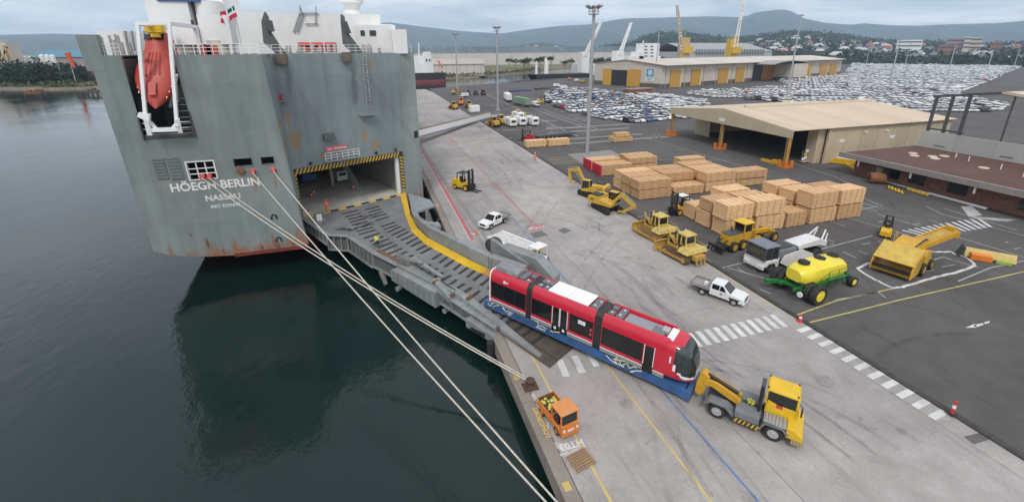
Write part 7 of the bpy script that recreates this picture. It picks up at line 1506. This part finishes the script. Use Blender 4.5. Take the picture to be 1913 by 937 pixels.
o=forklift('red and black forklift at the end of the low black trailer',G(985,262),R(170),1.2,col_=RED); forklift('yellow forklift with tall black mast at the corner of the car lot',G(1011,193),R(-20),1.4)
def lowloader(a,b2,label,m_):
    A1,B1=G(*a),G(*b2); o=thing('low_trailer',label,'trailer',A1,head(A1,B1)); L=(B1-A1).length; MB().box(0,L,-1.3,1.3,.8,1.05).build('deck',m_,o); MB().box(0,L,-1.35,-1.25,.7,1.1).build('side_rail',m_,o); MB().box(0,L,1.25,1.35,.7,1.1).build('side_rail',m_,o)
    wheelset(o,[(x,y) for x in np.arange(1.0,L*.5,1.3) for y in (-1,1)],.4,.4); return o
lowloader((1000,260),(1070,253),'long low black flat trailer behind the end-to-end timber packs',DGRY); lowloader((952,172),(992,169),'long low blue and black trailer near the water',BLUE); lowloader((1000,168),(1030,165),'low black trailer carrying white parts near the water',DGRY)
for k,(px,py,c_) in enumerate(((1040,163,WHT),(1053,166,WHT),(1078,153,WHT),(1063,150,ORG),(1087,155,YEL))): minitruck(G(px,py),R(-20+k*30),c_,['white truck parked past the long trailers','second white truck beside the first past the trailers','white truck by the warehouse crane foot','orange truck parked by the far black hull','yellow truck beside the warehouse crane foot'][k])
# small red/white barriers near shed
for px,py in ((1222,257),(1231,256),(1031,249)): cone('small red and white bollard standing on the open asphalt',G(px,py),True,'loose bollards on the asphalt')
# ================================================================== ACROSS THE WATER
def sz(px0,px1,pyb,z=-.9): return G(px0,pyb,z),G(px1,pyb,z)
def farbuilding(name,label,cat,px0,px1,pytop,pybase,depth,wallm,roofm,roofh=0,z=-.9,nbay=0,Y=None,overh=1):
    a=G((px0+px1)/2,pybase,z); d_=a.length; Yc=a.y if Y is None else Y
    p0=PY(px0,pybase,Yc); p1=PY(px1,pybase,Yc); zt=PY((px0+px1)/2,pytop,Yc).z
    o=thing(name,label,cat,(0,0,0)); MB().box(p0.x,p1.x,Yc,Yc+depth,z-.5,zt-roofh).build('wall',wallm,o)
    m=MB()
    if roofh>0:
        yr=Yc+depth/2; m.prism([(Yc-overh,zt-roofh),(yr,zt),(Yc+depth+overh,zt-roofh),(Yc+depth+overh,zt-roofh+.3),(yr,zt+.4),(Yc-overh,zt-roofh+.3)],'x',p0.x-overh,p1.x+overh)
    else: m.box(p0.x-.5,p1.x+.5,Yc-.5,Yc+depth+.5,zt,zt+.5)
    m.build('roof',roofm,o)
    for k in range(nbay): x=p0.x+(p1.x-p0.x)*(k+.5)/nbay; MB().box(x-.25,x+.25,Yc-.3,Yc,z,zt-roofh).build('wall_rib',mat('rib_grey',(.4,.38,.36),.7),o)
    return o,p0,p1,zt,Yc
WALLP=mat('pale_wall',(.58,.54,.50),.75,var=.06,scale=.03); ROOFB=mat('roof_blue_grey',(.20,.25,.29),.6,var=.15,scale=.02); ROOFG=mat('roof_grey',(.33,.33,.32),.7)
o,p0,p1,zt,Yc=farbuilding('saw_tooth_factory','very long pale factory with blue-grey saw-tooth roof across the water','factory',740,1330,98,119,90,WALLP,ROOFB,0,Y=760,nbay=24)
nst=26
for k in range(nst):
    x=p0.x+(p1.x-p0.x)*k/nst; w_=(p1.x-p0.x)/nst; m=MB(); m.prism([(x,zt+.5),(x+.5,zt+10.0),(x+w_-.3,zt+.5)],'y',Yc+2,Yc+80); m.build('saw_tooth',ROOFB,o)
farbuilding('transit_shed','low pale transit shed on the far wharf','shed',800,905,111,138,25,WALLP,mat('roof_pinkgrey',(.42,.37,.34),.7),5,Y=470,nbay=8)
wf=thing('timber_wharf','dark timber-piled wharf in front of the far transit shed','wharf',(0,0,0)); a,b2=PY(770,146,452),PY(905,143,452); MB().box(a.x,b2.x,440,470,-1.0,-.2).build('wharf_deck',mat('wharf_brown',(.22,.17,.12),.8),wf)
for k in range(26): x=a.x+(b2.x-a.x)*k/25; MB().cyl((x,441,-4),(x,441,-.6),.5,.5,8).build('pile',BLK,wf)
# ship moored across the water
s2=thing('moored_bulk_ship','white-housed cargo ship with black and red hull moored across the basin','ship',(0,0,0)); Yc=395; xa=PY(700,140,Yc).x; xb=PY(831,140,Yc).x
hp=lambda z,e:[(xa,Yc-8,z),(xb-e,Yc-8,z),(xb+e*.2,Yc-3,z),(xb+e*.2,Yc+5,z),(xb-e,Yc+10,z),(xa,Yc+10,z)]
m=MB(); m.loft([hp(-3,3),hp(.0,1)]); m.build('hull_red',mat('hull_dull_red',(.22,.04,.045),.6),s2); m=MB(); m.loft([hp(.0,1),hp(5.5,0)]); m.build('hull_black',BLK,s2)
def sblk(px0,px1,pt,pb,dep=14,name='accommodation',m_=SWHITE): a=PY(px0,pb,Yc-5); b3=PY(px1,pb,Yc-5); t=PY((px0+px1)/2,pt,Yc-5); of=(px0%7)*.35; return MB().box(a.x,b3.x,Yc-5+of,Yc-5+dep+of,5.6,t.z).build(name,m_,s2)
sblk(760,810,118,131); sblk(775,808,105,131,10); sblk(793,806,97,120,8,'funnel'); MB().bar((PY(782,105,Yc).x,Yc,10),PY(782,80,Yc),.8).build('mast',SWHITE,s2)
for px in (797,803): q=PY(px,112,Yc-5.2); MB().box(q.x-.5,q.x+.5,Yc-5.3,Yc-3.6,q.z-.7,q.z+.7).build('window',GLASS,s2)
a,b3=PY(818,113,Yc-5),PY(827,128,Yc-5); MB().bar(a,b3,1.6,1.2).build('lifeboat',ORG,s2)
# black hull with white posts, pontoon
s3=thing('black_hull_ship','black-hulled ship bow with white derrick posts lying at the far corner of the yard','ship',(0,0,0)); Yc=372; q0=PY(988,138,Yc); q1=PY(1040,146,Yc)
m=MB(); ring=lambda z,f:[(q0.x-f,Yc+4,z),(q0.x+6,Yc-4,z),(q1.x+30,Yc-4,z),(q1.x+30,Yc+12,z),(q0.x+6,Yc+12,z)]; m.loft([ring(-2.2,-7),ring(3.5,0)]); m.build('hull',BLK,s3)
for px,top in ((1005,115),(1022,108),(1025,112)): q=PY(px,140,Yc); MB().cyl((q.x,Yc+4,3),(q.x,Yc+4,PY(px,top,Yc).z),1.1,.9,10).build('derrick_post',SWHITE,s3)
pn=thing('floating_pontoon','dark ribbed pontoon moored along the end of the yard','pontoon',(0,0,0)); a,b2=G(962,155,-1),G(1035,150,-1)
for k in range(12): p=a.lerp(b2,k/11); MB().box(p.x-3,p.x+3,p.y-3,p.y+3,-2.3,.4).build('pontoon_unit',mat('pontoon_dark',(.07,.07,.07),.8),pn)
# geared ship behind the terminal warehouse + cranes
s4=thing('geared_cargo_ship','white cargo ship with tall white cranes berthed behind the cream warehouse','ship',(0,0,0)); Yc=400
def at(px,py,Y=Yc): return PY(px,py,Y)
q0,q1=at(1085,120),at(1300,115); MB().box(q0.x,q1.x,Yc,Yc+22,-3,10).build('hull',mat('hull_offwhite',(.6,.58,.55),.6),s4)
for (px0,px1,pt) in ((1200,1227,81),(1192,1210,97),(1172,1232,105)):
    a,b3=at(px0,120),at(px1,120); of=(px0%5)*.4; MB().box(a.x,b3.x,Yc-2+of,Yc+14+of,10.05+of*.1,at((px0+px1)/2,pt).z).build('accommodation',SWHITE,s4)
for j in range(4):
    for k in range(2): q=at(1207+k*11,87+j*6,Yc-2.2); MB().box(q.x-1.6,q.x+1.6,Yc-2.3,Yc-2,q.z-.5,q.z+.5).build('window',DGRY,s4)
for (px,pb,pt,jx,jy) in ((1090,150,97,1121,40),(1155,112,95,1176,43)):
    a=at(px,pb); t=at(px,pt); MB().box(a.x-4,a.x+4,Yc-3,Yc+6,0,t.z).build('crane_pedestal',SWHITE,s4); e=at(jx,jy,Yc)
    for sg in (-1.4,1.4): MB().bar((t.x+sg,Yc-3,t.z-4),(e.x+sg*.4,Yc-3,e.z),1.3).build('crane_jib',SWHITE,s4)
    for k in range(6): c_=Vector((t.x,Yc-3,t.z-4)).lerp(Vector((e.x,Yc-3,e.z)),(k+.5)/6); MB().bar(c_-Vector((1.3,0,0)),c_+Vector((1.3,0,0)),.6).build('jib_brace',SWHITE,s4)
MB().bar(at(1196,105),at(1202,76),.8).build('mast',SWHITE,s4)
CY_=mat('crane_yellow',(.62,.38,.03),.5); CTN=mat('crane_tan',(.48,.33,.16),.6)
for k,(px0,px1,pt,jx0,jx1,jy,lb_) in enumerate(((1272,1286,70,1274,1265,10,'weathered yellow harbour crane with upright jib and pale tower behind the warehouse'),(1362,1376,72,1372,1391,-6,'bright yellow harbour crane with lattice jib leaning over the warehouse roof'))):
    Y=420; c=thing('harbour_crane',lb_,'crane',(0,0,0)); a=at(px0,112,Y); b3=at(px1,112,Y); t=at((px0+px1)/2,pt,Y); MB().tbox(a.x,b3.x,Y,Y+8,0,t.z,0,0,.5).build('tower',CTN if k==0 else CY_,c); MB().box(a.x+1,b3.x+3,Y-2,Y+4,t.z-16,t.z-9).build('slewing_house',CY_,c)
    e=at(jx1,jy,Y); s0=at(jx0,pt+25,Y)
    for sg in (-2.2,2.2): MB().bar(s0+Vector((sg,0,0)),e+Vector((sg*.4,0,0)),1.0).build('jib_chord',WHT if k else mat('jib_dull',(.5,.42,.33),.6),c)
    for j in range(14): p=s0.lerp(e,j/14); q=s0.lerp(e,(j+1)/14); w_=1.8*(1-j/14)+.7; MB().bar(p+Vector((-w_,0,0)),q+Vector((w_*.9,0,0)),.7).build('jib_lacing',WHT if j%4<2 else CY_,c)
    MB().bar(t,t+Vector((0,0,6)),.6).build('mast_head',CTN,c)
farbuilding('bulk_store','large pale grey bulk store with low pitched roof and rows of louvres','warehouse',1288,1440,80,112,120,mat('store_grey',(.44,.44,.43),.7),mat('store_roof',(.30,.30,.30),.7),14,z=-.9,Y=620)
for r in range(2):
    for k in range(26): q=PY(1302+k*5,94+r*6,618); MB().box(q.x-1.1,q.x+1.1,617.6,619.9,q.z-1.3,q.z+1.3).build('louvre',ROOFG,o)
farbuilding('long_white_shed','long low white shed with three dark doors at the end of the car lot','shed',1660,1832,103,113,40,WHT,WHT,0,Y=640)
for px in (1703,1728,1760): 
    q=PY(px,110,639.5); MB().box(q.x-4,q.x+4,639.3,639.9,0,q.z+2.5).build('dark_door',BLK,o)
farbuilding('rail_yard_gantry','dark low rail yard structure beyond the bulk store','structure',1440,1560,96,108,20,mat('gantry_dark',(.05,.045,.045),.8),mat('gantry_dark',(.05,.045,.045)),0,Y=760)
# ---- left bank
def silo(px0,px1,pt,pb,Y,label,m_=WHT,grp=None):
    a=PY(px0,pb,Y); b3=PY(px1,pb,Y); t=PY((px0+px1)/2,pt,Y); r_=(b3.x-a.x)/2; o=thing('storage_silo',label,'silo',((a.x+b3.x)/2,Y,-1),0,grp); b_=MB(); b_.cyl((0,0,0),(0,0,t.z+1),r_,r_,14); b_.build('silo_shell',m_,o,smooth=40); b_=MB(); b_.cyl((0,0,t.z+1),(0,0,t.z+2.2),r_,r_*.2,14); b_.build('silo_roof',m_,o); return o
for k in range(5): silo(27+k*8.6,35.3+k*8.6,104+k*.8,140,560,'white cylindrical silo in the row behind the dark trees',WHT,'white silos on the left bank')
for k in range(3): silo(82+k*10,91.5+k*10,104,135,560,'short white silo in the group of three beside the blue-roofed hall',WHT,'short silos on the left bank')
tw=thing('silo_tower','tall cream silo tower with conveyor gantries','tower',(0,0,0)); Y=540
for (px0,px1,pt) in ((-30,8,73),(14,27,80),(-30,30,115)): a,b3=PY(px0,140,Y),PY(px1,140,Y); of=(px1%4)*.5; MB().box(a.x,b3.x,Y+of,Y+18+of,-1-of,PY((px0+px1)/2,pt,Y).z).build('tower_block',mat('silo_cream',(.56,.52,.45),.7),tw)
for (x0,y0,x1,y1) in ((6,85,14,112),(12,86,26,108),(4,110,14,88)): MB().bar(PY(x0,y0,Y-1),PY(x1,y1,Y-1),1.5).build('conveyor_gantry',CTN,tw)
farbuilding('blue_roof_hall','long hall with teal blue roof behind the trees of the left bank','hall',67,420,94,132,60,mat('hall_pink',(.30,.24,.23),.75),mat('teal_roof',(.06,.20,.27),.6),7,Y=620)
farbuilding('rust_shed','low rusty brown shed on the left bank behind the car carrier','shed',150,330,117,140,30,mat('shed_brownred',(.16,.08,.07),.8),mat('shed_roof_brown',(.2,.14,.12),.8),3,Y=500)
def pole(px,pb,pt,Y,label,r_=.35):
    a=PY(px,pb,Y); t=PY(px,pt,Y); o=thing('light_pole',label,'pole',(a.x,Y,-1)); MB().cyl((0,0,0),(0,0,t.z+1),r_,r_*.6,8).build('post',GALV,o); return o,t
pole(115,143,111,452,'slim grey pole standing on the left bank')
o,t=pole(140,147,100,440,'windsock pole standing on the left bank'); 
b_=MB(); b_.cyl((0,0,t.z+1.5),(2.0,-.5,t.z-9.5),1.9,.7,12); b_.build('windsock',mat('windsock',(.72,.10,.03),.7,var=.3,scale=.2),o)
for (px0,px1,py,lb_,c_) in ((50,74,175,'rusty mooring dolphin on raked piles off the left bank',RUSTY),(146,188,172,'dark mooring dolphin with tyres on piles beside the ship',mat('dolphin_brown',(.10,.07,.06),.85))):
    a,b3=G(px0,py,0),G(px1,py,0); o=thing('mooring_dolphin',lb_,'dolphin',(0,0,0)); MB().box(a.x,b3.x,a.y-2.5,a.y+2.5,-.3,.9).build('deck',c_,o)
    nn_=6
    for k in range(nn_): x=a.x+(b3.x-a.x)*(k+.5)/nn_; MB().cyl((x+(k-2.5)*.5,a.y-2.8,-4),(x,a.y-2,-.2),.45,.45,8).build('pile',BLK,o)
    for k in range(5): x=a.x+(b3.x-a.x)*random.random(); MB().box(x-.6,x+.6,a.y-1,a.y+1,.9,random.uniform(1.3,2.4)).build('bitt',c_,o)
# ================================================================== TREES, HILLS, TOWN
LEAF=mat('foliage',(.045,.075,.025),.9,var=.5,scale=.25); LEAFD=mat('foliage_dark',(.022,.042,.018),.9,var=.5,scale=.2); BARK=mat('bark',(.2,.16,.12),.9)
def crownmesh(seed,nclump,nleaf,ls,m_,flat=.7,gap=.35):
    rs=np.random.default_rng(seed); V_=[];F_=[]
    cl=rs.normal(size=(nclump,3)); cl/=np.linalg.norm(cl,axis=1)[:,None]; cl*=rs.uniform(.3,.85,(nclump,1)); cl[:,2]*=flat
    for c in cl:
        r_=rs.uniform(.22,.42)
        p=rs.normal(size=(nleaf,3)); p/=np.linalg.norm(p,axis=1)[:,None]; p=c+p*r_*rs.uniform(.6,1,(nleaf,1))*np.array([1,1,.7])
        for q in p:
            a=rs.normal(size=3); a/=np.linalg.norm(a); b_=np.cross(a,rs.normal(size=3)); b_/=np.linalg.norm(b_); s=ls*rs.uniform(.6,1.4); i=len(V_); V_+=[q-a*s,q+b_*s*.6,q+a*s,q-b_*s*.6]; F_.append((i,i+1,i+2,i+3))
    me=bpy.data.meshes.new('crown'); me.from_pydata([tuple(v) for v in V_],[],F_); me.materials.append(m_); return me
crowns=[crownmesh(i,26,26,.085,LEAF if i%2 else LEAFD) for i in range(4)]
crownsd=[crownmesh(10+i,34,30,.09,LEAFD,.8) for i in range(3)]
def tree(p,h,r_,label,cm,grp,trunk=.45):
    o=thing('tree',label,'tree',p,random.uniform(0,6.28),grp); hz=h*trunk; b_=MB(); b_.tube([(0,0,-.5),(.1,0,hz*.6),(0,.15,hz*1.25)],[.035*h,.025*h,.012*h],7)
    for k in range(4): a=k*1.6; b_.tube([(0.05,.05,hz*.7),(math.cos(a)*r_*.5,math.sin(a)*r_*.5,hz*1.35)],[.015*h,.006*h],5)
    b_.build('trunk',BARK,o); put('crown',random.choice(cm),o,(0,0,h*(trunk+1)/2*.98),random.uniform(0,6),sc=(r_,r_,h*(1-trunk)/2*1.35)); return o
for k in range(14):
    px=random.choice((958,966,975,985,995,1003,1010,1020,1030,1040,1055,1060,1066,950))+random.uniform(-3,3); tree(Vector((PY(px,118,560+random.uniform(-40,60)).x,560+random.uniform(-30,50),-.9)),random.uniform(12,17),random.uniform(5,8),'slender spreading gum tree on the far bank before the saw-tooth factory',crowns,'gum trees on the far bank',.5)
for px in (828,836,843): tree(Vector((PY(px,118,530).x,530,-.9)),12,8,'dense round tree behind the far transit shed',crownsd,'trees behind the transit shed',.2)
for px in (1125,1135,1143,1148,1160,1168,1180,1190,1235,1242): tree(Vector((PY(px,105,520).x,520+random.uniform(-20,40),-.9)),random.uniform(13,18),random.uniform(7,10),'dark green tree standing behind the white ship cranes',crownsd,'trees behind the ship cranes',.25)
for k in range(22):
    px=-20+k*8+random.uniform(-4,4); Yq=random.uniform(445,500); 
    if px>150: continue
    tree(Vector((PY(px,140,Yq).x,Yq,-.9)),random.uniform(12,19)*(1 if 10<px<140 else .7),random.uniform(9,13),'dense dark coastal tree on the left bank in front of the silos',crownsd,'dark trees on the left bank',.12)
# shore scrub
rs=np.random.default_rng(5)
def scrub(name,label,pts,size,m_,nleaf=34):
    V_=[];F_=[]
    for (x,y,z) in pts:
        s=size*rs.uniform(.6,1.4)
        for _ in range(nleaf):
            q=np.array([x,y,z])+rs.normal(size=3)*np.array([s,s,s*.45]); q[2]=max(q[2],z); a=rs.normal(size=3); a/=np.linalg.norm(a); b_=np.cross(a,rs.normal(size=3)); b_/=np.linalg.norm(b_); l_=s*.38; i=len(V_); V_+=[q-a*l_,q+b_*l_,q+a*l_,q-b_*l_]; F_.append((i,i+1,i+2,i+3))
    me=bpy.data.meshes.new(name); me.from_pydata([tuple(v) for v in V_],[],F_); me.materials.append(m_); o=put(name,me); o['kind']='stuff'; o['label']=label; o['category']='scrub'; return o
scrub('shore_scrub','low green and straw scrub along the far water edge',[(x,np.interp(x,[-500,-259,-217,-190,-60,44,88,128,180,215],[445,429,410,413,422,437,428,462,505,560])+rs.uniform(4,30),-.9) for x in rs.uniform(-480,215,420)],2.2,mat('scrub_leaf',(.11,.115,.045),.95,var=.5,scale=.1))
bank=[(x,y) for x,y in far[1:14]]
for (a,b2) in zip(bank,bank[1:]):
    o=MB().hexa([(a[0],a[1]-4,-2.6),(b2[0],b2[1]-4,-2.6),(b2[0],b2[1]+1,-2.6),(a[0],a[1]+1,-2.6)],[(a[0],a[1]-.5,-.85),(b2[0],b2[1]-.5,-.85),(b2[0],b2[1]+1,-.85),(a[0],a[1]+1,-.85)]).build('shore_bank',mat('rock_bank',(.16,.13,.10),.95,var=.4,scale=.3,bump=.6,bscale=1)); struct(o)
# hills
def az(px): d=ray(px,94); return Vector((d[0],d[1],0)).normalized()
def ridgez(px,py,Dist): d=ray(px,py); return CH+d[2]/math.hypot(d[0],d[1])*Dist
def hills(name,sky_,Dr,Db,Dk,m_,cols,rough,zb=-1):
    xs_=np.linspace(sky_[0][0],sky_[-1][0],cols); ysk=np.interp(xs_,[s[0] for s in sky_],[s[1] for s in sky_]); V_=[];F_=[]; NR=14; rs=np.random.default_rng(3)
    ph=rs.uniform(0,6.28,8); 
    def nz(u,v): return sum(math.sin(u*(3.1**.5)*(k+1)*.9+ph[k]+v*(k+1.7))/(k+1) for k in range(6))
    for i,x in enumerate(xs_):
        d=az(x); zr2=ridgez(x,ysk[i],Dr)
        for j in range(NR):
            t_=j/(NR-2); 
            if j<NR-1: Dd_=Db+(Dr-Db)*t_; z=zb+(zr2-zb)*(t_**1.25); z+=rough*nz(i*.35,t_*6)*(zr2-zb)*t_*(1-t_)*1.2
            else: Dd_=Dk; z=zr2*.6
            Dd_+= (rough*600*nz(i*.21+5,t_*3)*(1-t_)*t_); V_.append((d.x*Dd_,d.y*Dd_,z))
    for i in range(cols-1):
        for j in range(NR-1): a=i*NR+j; F_.append((a,a+NR,a+NR+1,a+1))
    me=bpy.data.meshes.new(name); me.from_pydata(V_,[],F_); me.materials.append(m_); me.polygons.foreach_set('use_smooth',[True]*len(F_)); o=put(name,me); struct(o); return o
FOR=mat('forest_hill',(.03,.042,.03),.95,var=.5,scale=.004)
SK=[(-700,70),(-200,66),(0,66),(110,63),(200,66),(400,60),(600,50),(735,42),(790,50),(860,58),(935,63),(990,55),(1040,49),(1100,46),(1160,35),(1240,33),(1320,31),(1380,33),(1400,24),(1450,18),(1470,23),(1490,35),(1530,43),(1580,47),(1600,44),(1640,47),(1700,49),(1760,46),(1850,44),(1913,38),(2100,36),(2700,45)]
hills('escarpment_hills',SK,7600,5200,8600,FOR,260,.42)
MH=[(900,94),(960,86),(1010,80),(1060,86),(1120,90),(1170,82),(1200,70),(1240,60),(1290,63),(1330,70),(1370,73),(1430,66),(1470,60),(1520,61),(1560,66),(1600,74),(1680,80),(1760,82),(1850,84),(1950,84),(2200,88)]
MHD,MHB=2700,1150
hills('town_hills',MH,MHD,MHB,3300,mat('town_hill_green',(.045,.06,.028),.95,var=.5,scale=.01),160,.06)
def mhz(px,Dd_):
    y=np.interp(px,[s[0] for s in MH],[s[1] for s in MH]); t_=(Dd_-MHB)/(MHD-MHB); return -1+(ridgez(px,y,MHD)+1)*max(0,t_)**1.25
pts=[]
for k in range(2600):
    px=rs.uniform(1120,1960); Dd_=rs.uniform(1000,2700)
    d=az(px); pts.append((d.x*Dd_,d.y*Dd_,mhz(px,Dd_)))
scrub('hillside_woods','dense dark woods covering the far town hills',pts,11,mat('woods_leaf',(.028,.045,.022),.95,var=.6,scale=.02),30)
HW=[mat('house_white',(.68,.66,.62),.7),mat('house_cream',(.52,.45,.36),.7),mat('house_brick',(.30,.14,.10),.8)]; HR=[mat('roof_terracotta',(.30,.10,.06),.8),mat('roof_silver',(.50,.50,.50),.6),mat('roof_slate',(.14,.14,.15),.7)]
hmesh={}
for a in range(3):
    for b2 in range(3):
        m=MB(); m.mat(0); m.box(-7,7,-4.5,4.5,-2,5); m.mat(1); m.hexa([(-8,-5.5,5),(8,-5.5,5),(8,5.5,5),(-8,5.5,5)],[(-4,-.2,8.2),(4,-.2,8.2),(4,.2,8.2),(-4,.2,8.2)]); hmesh[a,b2]=m.mesh('house',[HW[a],HR[b2]])
wn_=['white','cream','red-brick']; rn_=['terracotta','silver','slate']
for k in range(230):
    px=random.uniform(1400,1930) if k<205 else random.uniform(985,1080); Dd_=random.uniform(1080,2250); d=az(px); a,b2=random.choice((0,0,1,2)),random.choice((0,1,2,2,1)); s=random.uniform(.8,1.7)
    o=put('house',hmesh[a,b2],None,(d.x*Dd_,d.y*Dd_,mhz(px,Dd_)+2),random.uniform(0,3.14),sc=(s,s,random.uniform(.9,1.5)*s)); tag(o,f'small {wn_[a]} house with {rn_[b2]} roof on the distant town hillside','house','houses on the town hillside')
def townblock(label,px0,px1,pt,pb,Dd_,m_,parts=()):
    d=az((px0+px1)/2); o=thing('town_building',label,'building',(d.x*Dd_,d.y*Dd_,0),math.atan2(d.y,d.x)-math.pi/2); sc_=Dd_/F_PX*1.0; zt=ridgez((px0+px1)/2,pt,Dd_); w_=(px1-px0)*sc_/2*.82; MB().box(-w_,w_,0,w_*.6,-5,zt).build('block',m_,o)
    for j in range(3): MB().box(-w_*.94,w_*.94,-.4,0,zt-6-j*9,zt-3-j*9).build('window_band',DGRY,o)
    return o
townblock('pink-brown town block beside the pale tower on the skyline',1772,1800,72,86,1500,mat('block_pink',(.30,.22,.22),.8)); townblock('narrow pale tower block on the skyline',1799,1806,69,86,1490,mat('block_pale',(.6,.56,.5),.8)); townblock('pale cream hospital-like block on the skyline',1806,1824,70,86,1500,mat('block_cream',(.55,.48,.38),.8)); townblock('long white flat block on the skyline',1680,1712,75,82,1500,WHT); townblock('low red-brick block before the skyline',1758,1780,84,98,1200,HW[2]); townblock('small brick tower on the skyline',1853,1864,79,90,1450,HW[2])
# scrubland trees between car lot and town
pts=[]
for k in range(420):
    px=rs.uniform(1440,1960); Dd_=rs.uniform(880,1150); d=az(px); pts.append((d.x*Dd_,d.y*Dd_,-.9))
scrub('woodland_belt','dark belt of trees between the car lots and the town',pts,7,LEAFD,30)
# ================================================================== AIR
hz=MB(); hz.box(-9100,9100,-900,12100,-12,760); ho=hz.build('haze',None); ho['kind']='stuff'; ho['label']='thin pale blue haze over harbour and hills'; ho['category']='haze'
hm=bpy.data.materials.new('haze'); hm.use_nodes=True; n=hm.node_tree.nodes; n.clear(); ou=n.new('ShaderNodeOutputMaterial'); pv=n.new('ShaderNodeVolumePrincipled'); pv.inputs['Color'].default_value=(.60,.79,1.0,1); pv.inputs['Density'].default_value=.000115; pv.inputs['Anisotropy'].default_value=.0
hm.node_tree.links.new(pv.outputs[0],ou.inputs['Volume']); ho.data.materials.clear(); ho.data.materials.append(hm)
